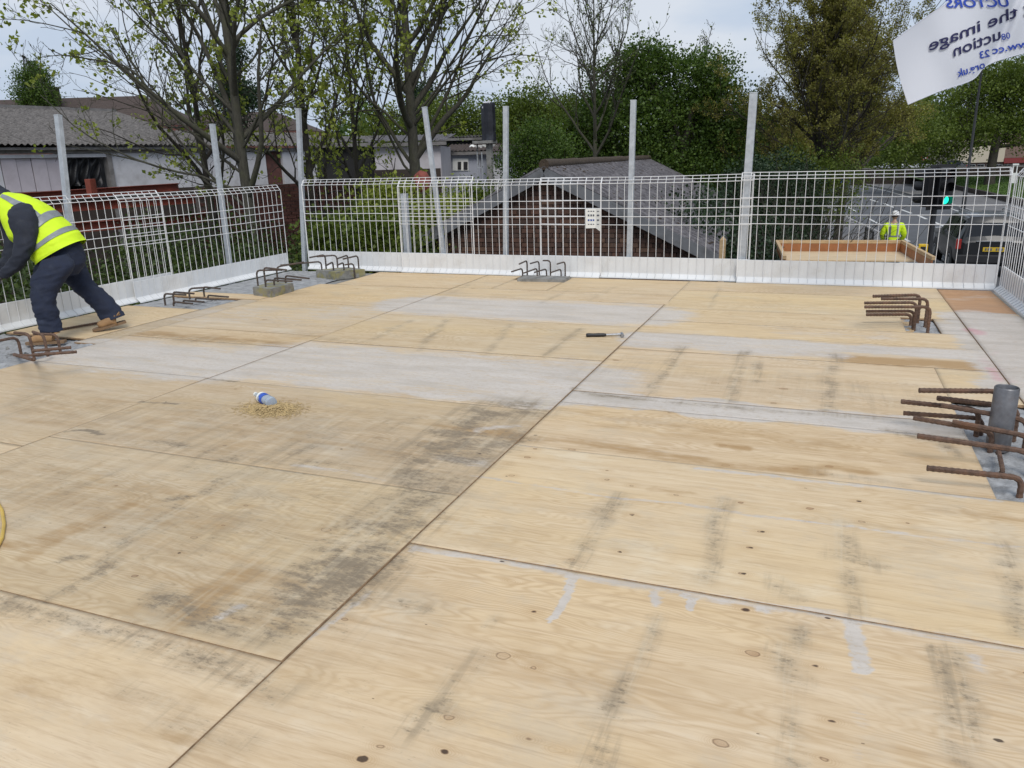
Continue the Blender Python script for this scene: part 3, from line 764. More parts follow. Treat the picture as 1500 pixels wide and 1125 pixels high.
def kick(t, g0, pts_px, z1, mat, z0=-.03, name='concrete_kicker', zl=None):
    base = [G(x, y, z1 if zl is None else zl)-g0 for x, y in pts_px]; n_ = len(base)
    bm = bmesh.new(); vb = [bm.verts.new((p.x, p.y, z0)) for p in base]; vt = [bm.verts.new((p.x, p.y, z1)) for p in base]
    bm.faces.new(vb[::-1]); bm.faces.new(vt)
    for i in range(n_): bm.faces.new((vb[i], vb[(i+1) % n_], vt[(i+1) % n_], vt[i]))
    bmesh.ops.bevel(bm, geom=list(bm.edges), offset=.006, segments=2, affect='EDGES')
    bmesh.ops.subdivide_edges(bm, edges=[e for e in bm.edges if e.calc_length() > .08], cuts=6, use_grid_fill=True)
    for v in bm.verts: v.co += Vector([mnoise.noise(v.co*30+Vector((i*7, 0, 0))) for i in range(3)])*.004
    bmesh.ops.recalc_face_normals(bm, faces=bm.faces)
    me = bpy.data.meshes.new(name); bm.to_mesh(me); bm.free()
    return link_mesh(name, me, t, mat)
def kicker_mat():
    m, t, p, _ = newmat('kicker concrete'); k = NT(t)
    W = k.pos(); n = k.noise(W, 12, 5, .6); sp = k.n('ShaderNodeSeparateXYZ'); k.set(sp.inputs[0], k.n('ShaderNodeNewGeometry').outputs['Normal'])
    c = k.ramp(n, [(.3, (.16, .155, .14)), (.7, (.30, .295, .27))])
    moss = k.math('MULTIPLY', k.sm(k.noise(W, 9, 4, .6), .45, .6), .75)
    c = k.mix(moss, c, (.30, .27, .10)); k.set(p.inputs['Base Color'], c); p.inputs['Roughness'].default_value = .92
    k.set(p.inputs['Normal'], k.bump(n, .5, .01)); return m
M['kicker'] = kicker_mat()
# row of hooks at the back edge (centre)
t5, g5 = starter('two rows of hooked bars on a flat concrete pad at the middle back edge',
    [(765.6, 404, 393, 749.5, 398), (772.4, 403, 381.6, 760.5, 386.8), (787, 404, 393, 767, 400), (790, 402.7, 382.5, 777, 386), (800.7, 404, 393.7, 783, 399), (806.4, 403, 381.6, 795, 381.6, .0), (822, 404.5, 394, 807.6, 399), (828, 403, 383.3, 816, 386.8)], .009, z0=.035)
kick(t5, g5, [(757, 408), (826, 409.5), (836, 404.5), (767, 402.5)], .035, M['concrete_old'])
# block at the far left corner
t4, g4 = starter('eight hooked bars on a mossy block in the far left corner of the deck',
    [(525.6, 392.5, 374.4, 502.5, 379.4), (510.7, 392.5, 373.7, 494.7, 378.7), (494.7, 392, 373.7, 464, 376), (477.7, 392, 373, 453.5, 377.3), (518.9, 396, 385.8, 505.4, 388), (504, 396, 384.4, 494, 388.6), (488.6, 396, 383.7, 477, 389.4), (471.5, 395, 383, 411, 388.5)], .010, z0=.075)
kick(t4, g4, [(462, 395.5), (491, 399), (535, 394), (507, 391)], .075, M['kicker'])
t3, g3 = starter('long hooked bars on a mossy block between corner and worker on the left edge',
    [(378, 418.7, 396, 413, 395.5), (389, 418, 392, 419.5, 395.5), (407, 413, 391, 445, 384, .02), (389.3, 420.5, 409.9, 428, 412), (401.9, 418, 407, 441.3, 410), (418.7, 414.5, 403.5, 452.8, 408)], .010, z0=.095)
kick(t3, g3, [(369.5, 420.5), (397, 423.5), (430, 414.5), (402, 411.5)], .095, M['kicker'])
t2, g2 = starter('low row of bent bars on bare concrete at the left edge',
    [(242, 445, 430, 272.5, 432), (255, 442.7, 427.5, 284, 430), (278, 437, 422.7, 298.7, 421.3), (299.5, 434.7, 420, 322.7, 423), (254.4, 447, 442, 282, 444.8), (268.8, 443.5, 440, 298.7, 442.4), (286.7, 440.8, 436.5, 316.5, 439), (304.8, 436.5, 432.5, 334.7, 435)], .010)
kick(t2, g2, [(238, 449), (262, 451), (312, 438), (288, 434)], -.012, M['concrete'], zl=0)
# cage of bars at the worker's feet
t1, g1 = starter('tangled cage of bent bars around the front boot of the worker',
    [(32, 523, 493.6, -20, 503), (50.3, 526, 489, 21, 487), (70, 521, 491, 48, 486), (88.4, 515, 490, 49, 489)], .011, 'rebar')
def wbar(t, g0, pts, r, mat, name='bar'): rib_bar(name, [Vector(p)-g0 for p in pts], r, M[mat], t)
wbar(t1, g1, [G(25, 520, -.02), G(21, 519.5, .26), G(49, 527, .26), G(50, 527, .02)], .011, 'rebar')
wbar(t1, g1, [G(48, 514, .20), G(104, 509, .20)], .011, 'rebar')
wbar(t1, g1, [G(48, 520, .18), G(112, 515.5, .18)], .011, 'rebar')
wbar(t1, g1, [G(20, 520, .05), G(60, 521, .06), G(72, 514, .06)], .009, 'rebar')
kick(t1, g1, [(8, 541), (48, 532), (92, 515), (60, 508), (10, 525)], -.006, M['concrete'], zl=0)
lb = thing('steel_bar', 'long straight rusty bar lying behind the worker front boot', 'reinforcing bar')
rib_bar('bar', [G(90, 482.5, .012), G(153, 471.5, .012)], .011, M['rebar'], lb)
# far right hole
t6, g6 = starter('bundle of bent bars rising from a square hole near the back right corner',
    [(1344, 470, 432, 1279, 434), (1355, 476, 437.7, 1291, 437.7), (1339, 480, 443, 1266.5, 443.8), (1359, 484, 449.5, 1266.5, 449.6), (1337.5, 478, 455.5, 1269, 456), (1334, 474, 460.5, 1269, 460.8)], .0125, 'rebar')
# near right hole with the pipe
t7, g7 = starter('long rusty bars leaning out of the concrete around the steel pipe',
    [(1457, 640, 573, 1346.5, 572), (1484.6, 640, 597, 1372.7, 583, .03), (1430, 634, 600, 1320, 588, .02), (1500.6, 656, 616, 1378.5, 593.5, .03), (1437, 632, 613, 1323.5, 605), (1451, 655, 632, 1337.5, 611.7, .02), (1507, 668, 640, 1395, 617.5, .02), (1506, 690, 662, 1344, 638.3, .03), (1494, 722, 700, 1358, 685.6, .01)], .0125, 'rebar')
wbar(t7, g7, [G(1461, 664, .0), G(1463, 661, .03), G(1469, 690, .03), G(1467, 692, -.02)], .010, 'rebar')
# steel pipe
pc = G(1462, 652, 0); pp = thing('steel_pipe', 'upright open steel pipe standing in the concrete among the rusty bars', 'pipe', None, (pc.x, pc.y, -.02))
mb = MB(); mb.lathe((0, 0, 0), [(.053, 0), (.053, .31), (.049, .315), (.046, .31), (.046, .05), (.001, .05)], 28)
M['pipe'] = simple('mill scale steel pipe', (.19, .19, .20), .42, .25, 14, metal=.6, dirt=(.14, .10, .08), dirtamt=.6, dirtscale=9, bump=.1)
mb.build('tube', M['pipe'], pp, True)

# ------------------------------------------------------------ hammer
hm = thing('hammer', 'claw hammer with a black grip lying on the boards', 'hammer')
a = G(858.5, 491, .016); b_ = G(888, 490.5, .016); c_ = G(911, 489.3, .018)
d_ = (b_-a).normalized(); n_ = Vector((-d_.y, d_.x, 0))
mb = MB(); mb.tube([a, a+d_*.006, a+d_*.02, a+d_*.06, a+d_*.10, a+d_*.14, b_-d_*.01, b_], .014, 10, rad=[.010, .0155, .0165, .014, .0155, .0145, .0125, .010]); mb.build('grip', M['black'], hm, True)
mb = MB(); mb.tube([b_, (b_+c_)/2, c_], .0085, 8); mb.build('shaft', M['steel'], hm, True)
h0 = c_; mb = MB()
mb.tube([h0-n_*.062, h0-n_*.045, h0-n_*.043, h0-n_*.02, h0, h0+n_*.018], .013, 10, rad=[.0135, .0135, .010, .011, .014, .012])
mb.build('hammer_head', M['steel'], hm, True)
mb = MB()
for s_ in (-1, 1):
    mb.tube([h0+n_*.012+d_*s_*.004, h0+n_*.045+d_*s_*.008-Vector((0, 0, .003)), h0+n_*.072+d_*s_*.010-Vector((0, 0, .010))], .006, 6, rad=[.010, .007, .003])
mb.build('claw', M['steel'], hm, True)
# ------------------------------------------------------------ bottle lying on sawdust
def clear_mat():
    m, t, p, _ = newmat('clear plastic'); p.inputs['Base Color'].default_value = (.62, .70, .76, 1); p.inputs['Roughness'].default_value = .18
    p.inputs['Transmission Weight'].default_value = .45; p.inputs['IOR'].default_value = 1.3; return m
M['pet'] = clear_mat(); M['label_blue'] = simple('blue label', (.03, .10, .50), .4, .1, 20, bump=0)
bo = thing('plastic_bottle', 'crumpled clear plastic bottle with a blue label lying on sawdust', 'bottle')
ba = G(399, 590, .034); bb = G(373, 577, .040); ax = (bb-ba).normalized(); L = min((bb-ba).length, .23)
mb = MB(); prof = [(.012, 0), (.030, .004), (.034, .012), (.033, .03), (.0315, .034), (.034, .04), (.0335, .06), (.030, .07), (.0335, .08), (.034, .11), (.032, .125), (.028, .14), (.018, .165), (.013, .175), (.013, .19)]
mb.lathe(ba, [(r_, h_*L/.2) for r_, h_ in prof], 20, ax)
o = mb.build('bottle_body', M['pet'], bo, True)
for v in o.data.vertices:
    f = mnoise.noise(v.co*30); v.co += (v.co-ba-ax*((v.co-ba).dot(ax)))*.22*f
mb = MB(); mb.lathe(ba+ax*(.188*L/.2), [(.0145, 0), (.0145, .014), (.012, .016)], 14, ax); mb.build('cap', M['paper'], bo, True)
mb = MB(); mb.lathe(ba+ax*(.062*L/.2), [(.0348, .012), (.0352, .014), (.0352, .042*L/.2)], 20, ax); mb.build('label', M['label_blue'], bo, True)
mb = MB(); mb.lathe(ba+ax*(.112*L/.2), [(.0350, 0), (.0355, .001), (.0350, .014*L/.2)], 20, ax); mb.build('label', M['paper'], bo, True)
M['sawdust'] = simple('sawdust and chips', (.50, .36, .17), .9, .3, 60, bump=.3)
V = []; F = []
for i in range(4200):
    u = rng.gauss(0, 1); v = rng.gauss(0, 1)
    x = 396+u*17+ (8 if rng.random() < .5 else -4); y = 600+v*5
    g = G(x, y); rr = math.hypot(u, v); z = max(0, .022*math.exp(-rr*rr*.7))*rng.random()+.002
    l = rng.uniform(.003, .011)*(2.2 if rng.random() < .02 else 1); w_ = rng.uniform(.0012, .003); an = rng.random()*PI; tl = rng.uniform(-.5, .5)
    dx, dy = math.cos(an)*l, math.sin(an)*l; px_, py_ = -math.sin(an)*w_, math.cos(an)*w_
    b0 = len(V); V += [(g.x-dx-px_, g.y-dy-py_, z), (g.x+dx-px_, g.y+dy-py_, z+tl*l), (g.x+dx+px_, g.y+dy+py_, z+tl*l+.001), (g.x-dx+px_, g.y-dy+py_, z+.0015)]
    F.append((b0, b0+1, b0+2, b0+3))
V = [(x, y, max(z, .0035)) for x, y, z in V]
o = pydata('sawdust', V, F, M['sawdust']); tag(o, 'small heap of pale sawdust under the plastic bottle', 'sawdust', kind='stuff')
# yellow hose at the left edge
hs = thing('hose', 'thin yellow hose looping in at the left edge of the boards', 'hose')
mb = MB(); pts = [G(-60, 700, .008), G(-30, 712, .008), G(-8, 728, .008), G(3, 748, .008), G(6, 768, .008), G(3, 788, .008), G(-6, 806, .008), G(-30, 830, .008), G(-80, 860, .008)]
M['hose'] = simple('yellow rubber hose', (.60, .40, .08), .5, .1, 20, bump=.05)
mb.tube(pts, .007, 8); mb.build('tube', M['hose'], hs, True)
# ------------------------------------------------------------ people
def skin_mesh(name, verts, edges, radii, mat, parent, root=0, sub=2, wrinkle=0.0, wscale=14.0, seed=0, smooth_br=.2):
    me = bpy.data.meshes.new(name); me.from_pydata([tuple(v) for v in verts], edges, []); me.update()
    o = bpy.data.objects.new(name, me); C.objects.link(o)
    md = o.modifiers.new('s', 'SKIN'); md.branch_smoothing = smooth_br
    for i, sv in enumerate(me.skin_vertices[0].data):
        r = radii[i]; sv.radius = r if isinstance(r, tuple) else (r, r); sv.use_root = (i == root)
    ms = o.modifiers.new('u', 'SUBSURF'); ms.levels = sub; ms.render_levels = sub
    dg = bpy.context.evaluated_depsgraph_get(); dg.update()
    nm = bpy.data.meshes.new_from_object(o.evaluated_get(dg)); nm.name = name
    bpy.data.objects.remove(o); bpy.data.meshes.remove(me)
    if wrinkle:
        nm.update()
        no = [v.normal.copy() for v in nm.vertices]
        for v, n_ in zip(nm.vertices, no):
            q_ = v.co*wscale+Vector((seed, seed*2, 0))
            w_ = mnoise.noise(Vector((q_.x*.8, q_.y*.8, q_.z*1.9)))+.5*mnoise.noise(q_*2.3)
            v.co += n_*(wrinkle*w_)
    nm.polygons.foreach_set('use_smooth', [True]*len(nm.polygons))
    nm.materials.clear(); nm.materials.append(mat)
    r = bpy.data.objects.new(name, nm); C.objects.link(r)
    if parent: r.parent = parent
    return r
def cloth_mat(name, col, var=.15, scale=20, rough=.85, bump=.3, dirt=None, dirtamt=.4, sheen=.0):
    return simple(name, col, rough, var, scale, dirt=dirt, dirtamt=dirtamt, dirtscale=7, bump=bump, bscale=90)
M['jacket'] = cloth_mat('navy quilted jacket', (.018, .022, .035), dirt=(.05, .055, .065), dirtamt=.5)
M['jeans'] = cloth_mat('dark blue jeans', (.012, .018, .040), dirt=(.035, .045, .075), dirtamt=.55)
M['skin'] = simple('skin', (.45, .27, .19), .5, .08, 10, bump=.05)
M['glove'] = cloth_mat('grey work glove', (.16, .16, .17))
M['boot'] = cloth_mat('tan suede boot', (.34, .20, .095), dirt=(.20, .13, .08), dirtamt=.6)
M['sole'] = cloth_mat('boot sole', (.22, .14, .08))
M['band'] = simple('grey reflective tape', (.26, .28, .29), .4, .1, 20, metal=.2, bump=.1)
def hivis():
    m, t, p, _ = newmat('fluorescent yellow cloth'); k = NT(t)
    n = k.noise(k.obj(), 16, 4, .6); c = k.mix(n, (.60, .86, .01), (.72, .95, .02))
    k.set(p.inputs['Base Color'], c); p.inputs['Roughness'].default_value = .7
    # the dye itself fluoresces a little under daylight; kept as bright base colour only
    k.set(p.inputs['Normal'], k.bump(k.noise(k.obj(), 22, 3, .5), .35, .02)); return m
M['hivis'] = hivis(); M['hat'] = simple('white hard hat', (.80, .80, .78), .35, .04, 10, bump=0)
M['hair'] = cloth_mat('dark hair', (.02, .017, .015), bump=.6)
def head(parent, c, fwd, up, r=.105, hat=None, hood=None):
    """skull, jaw, nose, ears; fwd/up unit vectors"""
    fwd = Vector(fwd).normalized(); up = Vector(up); up = (up-fwd*up.dot(fwd)).normalized(); rt = fwd.cross(up); c = Vector(c)
    bm = bmesh.new(); bmesh.ops.create_uvsphere(bm, u_segments=28, v_segments=20, radius=1)
    for v in bm.verts:
        x, y, z = v.co                                        # x right, y fwd, z up
        sx, sy, sz = .078, .100, .120
        if z < 0: sx *= 1-.28*(-z)**1.3; sy *= 1-.12*(-z)
        X, Y, Z = x*sx, y*sy, z*sz
        if y > .2: Y += .004
        g = lambda a, b, s: math.exp(-((x-a)**2+(z-b)**2)/s)
        if y > 0:
            Y += .026*g(0, -.12, .012)+.018*g(0, .02, .006) - .012*(g(.38, .08, .02)+g(-.38, .08, .02)) + .007*g(0, -.5, .03) + .012*g(0, -.85, .06) + .006*g(0, .25, .3)
        v.co = c + rt*X + fwd*Y + up*Z
    for s_ in (-1, 1):
        e = bmesh.ops.create_icosphere(bm, subdivisions=2, radius=1)
        for v in e['verts']:
            x, y, z = v.co; v.co = c + rt*(s_*.080+x*.010) + fwd*(y*.018-.005) + up*(z*.032-.005)
    me = bpy.data.meshes.new('head'); bm.to_mesh(me); bm.free(); me.polygons.foreach_set('use_smooth', [True]*len(me.polygons))
    h = link_mesh('head', me, parent, M['skin'])
    for s_ in (-1, 1):
        e = MB(); e.lathe(c+rt*(s_*.030)+fwd*.083+up*.010, [(.001, -.006), (.011, -.003), (.012, .002), (.006, .006)], 10, fwd); e.build('eye', M['paper'], h, True)
    bm = bmesh.new(); bmesh.ops.create_uvsphere(bm, u_segments=24, v_segments=16, radius=1)
    kill = []
    for v in bm.verts:
        x, y, z = v.co
        if z < -.35 or (y > .35 and z < .35): kill.append(v)
        v.co = c + rt*x*.084 + fwd*(y*.106-.006) + up*(z*.126+.004)
    bmesh.ops.delete(bm, geom=kill, context='VERTS')
    me = bpy.data.meshes.new('hair'); bm.to_mesh(me); bm.free(); me.polygons.foreach_set('use_smooth', [True]*len(me.polygons)); link_mesh('hair', me, h, M['hair'])
    if hat:
        mb = MB(); mb.lathe(c+up*.035, [(.128, 0), (.130, .006), (.112, .012), (.108, .05), (.092, .085), (.06, .108), (.02, .118), (.001, .119)], 24, up); o = mb.build('hard_hat', M['hat'], parent, True)
        mb = MB(); mb.obox(c+up*.040+fwd*.135, rt, fwd, up, .07, .03, .004); mb.build('peak', M['hat'], o, bevel=.003)
    return h
def hand(parent, wrist, d, palm_n, mat, curl=.6, s=1.0, side=1):
    d = Vector(d).normalized(); n = Vector(palm_n); n = (n-d*n.dot(d)).normalized(); x = d.cross(n)*side
    wrist = Vector(wrist)
    V = [wrist-d*.03*s, wrist+d*.02*s, wrist+d*.055*s]; E = [(0, 1), (1, 2)]; R = [(.026*s, .020*s), (.034*s, .018*s), (.036*s, .016*s)]
    root = 0; obs = []
    palm = skin_mesh('hand', V, E, R, mat, parent, 0, 2)
    for i, (off, ln) in enumerate(((-.030, .072), (-.010, .082), (.010, .077), (.028, .060))):
        b0 = wrist+d*.045*s+x*off*s; c1 = d; P = [b0]; dd = d.copy(); R2 = [.0095*s]
        for k_ in range(3):
            dd = (dd + n*curl*.62).normalized(); P.append(P[-1]+dd*(ln*s*(.46, .32, .26)[k_])); R2.append((.0092, .0085, .0072)[k_]*s)
        skin_mesh('finger', P, [(0, 1), (1, 2), (2, 3)], R2, mat, palm, 0, 2)
    b0 = wrist+d*.015*s-x*.028*s; P = [b0, b0+(-x*.6+d*.7+n*.3).normalized()*.035*s, b0+(-x*.6+d*.7+n*.3).normalized()*.035*s+(d*.8+n*.5-x*.1).normalized()*.032*s, b0+(-x*.6+d*.7+n*.3).normalized()*.035*s+(d*.8+n*.5-x*.1).normalized()*.055*s]
    skin_mesh('thumb', P, [(0, 1), (1, 2), (2, 3)], [.013*s, .0115*s, .010*s, .008*s], mat, palm, 0, 2)
    return palm
def boot(parent, heel, toe, ankle, shin=(0, 0, 1)):
    heel, toe, ankle = Vector(heel), Vector(toe), Vector(ankle); f = (toe-heel).normalized()
    V = [heel+f*.03+Vector((0, 0, .05)), heel.lerp(toe, .45)+Vector((0, 0, .052)), heel.lerp(toe, .75)+Vector((0, 0, .042)), toe-f*.035+Vector((0, 0, .036)), ankle, ankle+Vector(shin).normalized()*.02]
    o = skin_mesh('boot', V, [(0, 1), (1, 2), (2, 3), (0, 4), (4, 5)], [(.044, .048), (.044, .044), (.047, .038), (.038, .030), (.036, .038), (.030, .032)], M['boot'], parent, 0, 2, .002, 30)
    rt = f.cross(Vector((0, 0, 1))).normalized(); up = rt.cross(f).normalized()
    pr = [(-.012, .030), (.02, .036), (.10, .036), (.17, .044), (.23, .043), (.275, .030), (.290, .012)]
    L = (toe-heel).length; out = [(a*L/.28, w_) for a, w_ in pr]
    ring = [heel+f*a+rt*w_ for a, w_ in out]+[heel+f*a-rt*w_ for a, w_ in reversed(out)]
    n_ = len(ring); VV = [p for p in ring]+[p+up*.022 for p in ring]
    FF = [tuple(reversed(range(n_))), tuple(range(n_, 2*n_))]+[(i, (i+1) % n_, n_+(i+1) % n_, n_+i) for i in range(n_)]
    pydata('sole', VV, FF, M['sole'], o)
    return o
def bands(vest, parent, tests, name='reflective_band', off=.004):
    me = vest.data
    for tst in tests:
        V = []; F = []; mp_ = {}
        for p in me.polygons:
            if tst(p.center, p.normal):
                f = []
                for vi in p.vertices:
                    if vi not in mp_:
                        mp_[vi] = len(V); vv = me.vertices[vi]; V.append(vv.co+vv.normal*off)
                    f.append(mp_[vi])
                F.append(f)
        if F: pydata(name, V, F, M['band'], parent, True)

# the worker in the foreground, stooping to the left
D0 = 6.75
W = thing('person', 'worker in a yellow high-visibility vest and jeans stooping at the left edge of the deck', 'person')
q = lambda x, y, dd=0: PD(x, y, D0+dd)
toC = -FWD
hipN, hipF = q(88, 388, -.12), q(96, 386, .06)
pel = (hipN+hipF)/2
_dl = (G(70, 503)-CAMP).dot(FWD); _dr = (G(160, 482)-CAMP).dot(FWD); _dm = (_dl+_dr)/2
kneeL, ankL = PD(66, 435, _dl), PD(76, 484, _dl); kneeR, ankR = PD(138, 432, _dr), PD(168, 468, _dr)
hipN, hipF = PD(80, 392, _dl+.03), PD(102, 392, _dr); pel = PD(88, 380, _dm)
spine, chest, neck = PD(72, 348, _dm), PD(36, 318, _dm), PD(8, 297, _dm); hd = PD(-14, 297, _dm)
shN, elN, wrN = PD(30, 310, _dm-.18), PD(34, 366, _dm-.23), PD(3, 403, _dm-.22)
shF, elF, wrF = PD(16, 312, _dm+.14), PD(20, 368, _dm+.16), PD(-11, 405, _dm+.17)
Vb = [pel, spine, chest, neck, hd, hipN, kneeL, ankL, hipF, kneeR, ankR, shN, elN, wrN, shF, elF, wrF]
Eb = [(0, 1), (1, 2), (2, 3), (3, 4), (0, 5), (5, 6), (6, 7), (0, 8), (8, 9), (9, 10), (2, 11), (11, 12), (12, 13), (2, 14), (14, 15), (15, 16)]
Rb = [(.09, .08), (.09, .08), (.11, .09), (.055, .055), (.06, .06), .06, .045, .032, .06, .045, .032, .045, .032, .026, .045, .032, .026]
skin_mesh('body', Vb, Eb, Rb, M['skin'], W, 0, 2)
class Loft:
    """garment through rings; each ring is (back point, front point, half width towards the viewer's side)"""
    def __init__(s, rings, lat, wr=.008, seed=0, fr=(5, 26)):
        s.r = [(Vector(a), Vector(b), w_) for a, b, w_ in rings]; s.lat = Vector(lat).normalized(); s.wr = wr; s.seed = seed; s.fr = fr
    def at(s, u, th, off=0.0):
        n = len(s.r)-1; x = min(max(u, 0), 1)*n; i = min(int(x), n-1); f = x-i
        def cr(k):
            p = [s.r[max(i-1, 0)][k], s.r[i][k], s.r[i+1][k], s.r[min(i+2, n)][k]]
            return (p[1]*2+(p[2]-p[0])*f+(p[0]*2-p[1]*5+p[2]*4-p[3])*(f*f)+(-p[0]+p[1]*3-p[2]*3+p[3])*(f*f*f))*.5
        a, b_, w_ = cr(0), cr(1), cr(2); c = (a+b_)/2; v = (a-b_)/2; ct, st = math.cos(th), math.sin(th)
        sg = lambda t: math.copysign(abs(t)**.88, t)
        d = v*sg(ct)+s.lat*(w_*sg(st)); dn = d.normalized()
        w2 = mnoise.noise(Vector((ct*1.3+s.seed, st*1.3, u*s.fr[0]*2)))+.55*mnoise.noise(Vector((ct*1.9+u*3, st*1.9+s.seed, u*s.fr[1])))+.3*mnoise.noise(Vector((ct*5, st*5+s.seed, u*s.fr[1]*2)))
        return c+d+dn*(s.wr*w2+off)
    def mesh(s, name, mat, parent, nu=60, nt=40, u0=0.0, u1=1.0, t0=0.0, t1=2*PI, off=0.0, caps=True):
        V = []; F = []; full = abs(t1-t0-2*PI) < 1e-6; m_ = nt if full else nt+1
        for i in range(nu+1):
            for j in range(m_): V.append(s.at(u0+(u1-u0)*i/nu, t0+(t1-t0)*j/nt, off))
        for i in range(nu):
            for j in range(nt): F.append((i*m_+j, i*m_+(j+1) % m_, (i+1)*m_+(j+1) % m_, (i+1)*m_+j))
        if full and caps:
            for e_ in (0, nu):
                c = sum((V[e_*m_+j] for j in range(m_)), Vector())/m_; V.append(c); k = len(V)-1
                for j in range(nt): F.append((e_*m_+j, e_*m_+(j+1) % m_, k))
        return pydata(name, V, F, mat, parent, True)
DL = (G(70, 503)-CAMP).dot(FWD); DR = (G(160, 482)-CAMP).dot(FWD); DM = (DL+DR)/2
LAT = -(FWD-Vector((0, 0, FWD.z))).normalized()
def rg(D, b_, f_, w_): return (PD(*b_, D), PD(*f_, D), w_)
jn = Loft([rg(DL+.05, (96, 372), (66, 380), .10), rg(DL+.03, (108, 390), (52, 402), .125), rg(DL, (94, 411), (47, 418), .105), rg(DL-.02, (82, 431), (48, 439), .082), rg(DL-.02, (82, 452), (52, 457), .080), rg(DL, (87, 470), (57, 471), .078), rg(DL, (91, 484), (61, 486), .076)], LAT, .013, 3, (6, 22))
jeans = jn.mesh('jeans', M['jeans'], W, 80, 36)
for nm, lf in (('seat', Loft([rg(DM, (110, 352), (60, 374), .17), rg(DM, (119, 367), (56, 388), .175), rg(DM, (121, 386), (53, 402), .165), rg(DM, (113, 402), (66, 412), .12)], LAT, .010, 5, (3, 9))),
               ('trouser_leg', Loft([rg(DR+.02, (117, 372), (86, 384), .12), rg(DR+.01, (122, 388), (95, 408), .115), rg(DR, (134, 412), (107, 421), .092), rg(DR, (152, 427), (126, 439), .084), rg(DR, (171, 447), (142, 457), .080), rg(DR, (182, 462), (151, 473), .078)], LAT, .013, 8, (6, 22)))):
    lf.mesh(nm, M['jeans'], jeans, 80, 36)
TO = DM-.02
jk = Loft([rg(TO, (112, 350), (62, 376), .165), rg(TO, (95, 330), (54, 366), .165), rg(TO, (57, 300), (28, 348), .17), rg(TO, (33, 291), (14, 332), .15), rg(TO, (12, 286), (4, 310), .10), rg(TO, (2, 284), (-6, 304), .085)], LAT, .006, 2)
jacket = jk.mesh('jacket', M['jacket'], W, 50, 32)
for nm, D2, o_ in (('sleeve', DM-.22, (0, 0)), ('sleeve', DM+.17, (-14, 2))):
    P_ = lambda x, y: (x+o_[0], y+o_[1])
    Loft([rg(D2+.09, P_(34, 296), P_(22, 300), .03), rg(D2+.05, P_(45, 301), P_(15, 308), .075), rg(D2, P_(52, 316), P_(15, 322), .085), rg(D2-.01, P_(53, 345), P_(22, 350), .078), rg(D2-.02, P_(48, 368), P_(19, 370), .068), rg(D2-.01, P_(36, 388), P_(11, 384), .060), rg(D2, P_(20, 402), P_(2, 394), .050), rg(D2, P_(9, 408), P_(-4, 399), .042)], LAT, .011, 12 if o_[0] == 0 else 17, (7, 24)).mesh(nm, M['jacket'], jacket, 80, 30)
vs = Loft([rg(TO, (121, 352), (60, 388), .205), rg(TO, (113, 342), (54, 381), .205), rg(TO, (102, 331), (49, 374), .20), rg(TO, (80, 312), (44, 363), .195), rg(TO, (60, 296), (25, 354), .195), rg(TO, (36, 286), (15, 339), .17), rg(TO, (10, 281), (5, 311), .115)], LAT, .010, 6, (4, 10))
vest = vs.mesh('hi_vis_vest', M['hivis'], W, 90, 64, caps=False)
vs.mesh('reflective_band', M['band'], vest, 8, 64, .255, .335, off=.005); vs.mesh('reflective_band', M['band'], vest, 8, 64, .455, .535, off=.005)
vs.mesh('reflective_band', M['band'], vest, 30, 6, .535, .98, .68, 1.0, off=.006); vs.mesh('reflective_band', M['band'], vest, 30, 6, .535, .98, -1.0, -.68, off=.006)
fl = G(94, 502); boot(W, fl, G(40, 505), fl+(G(76, 503)-fl)*.0+Vector((0, 0, .075))+(G(40, 505)-fl).normalized()*.055, (0, 0, 1))
hr = G(184, 480)+Vector((0, 0, .045)); tr_ = G(138, 486)+Vector((0, 0, .004)); boot(W, hr, tr_, hr+Vector((0, 0, .070))+(tr_-hr).normalized()*.05, PD(150, 440, DR)-PD(168, 466, DR))
wrN = PD(2, 404, DM-.22); hand(W, wrN, PD(-14, 414, DM-.22)-wrN, (0, 0, -1), M['glove'], .75)
wrF = PD(-12, 405, DM+.17); hand(W, wrF, PD(-30, 412, DM+.17)-wrF, (0, 0, -1), M['glove'], .75, 1.0, -1)
hd = PD(-15, 296, TO); hdir = PD(-42, 318, TO)-hd; head(W, hd, hdir, (0, 0, 1))
Loft([rg(TO, (14, 283), (2, 306), .10), rg(TO, (6, 276), (-8, 312), .10), rg(TO, (-4, 270), (-12, 318), .10), rg(TO, (-14, 270), (-20, 316), .095)], LAT, .006, 4).mesh('hood', M['jacket'], W, 24, 30, caps=False)
tool = thing('steel_bar', 'straight bar held by the stooping worker at the left edge', 'reinforcing bar')
rib_bar('bar', [q(8, 404, -.13), q(-60, 440, -.10)], .011, M['rebar_old'], tool)

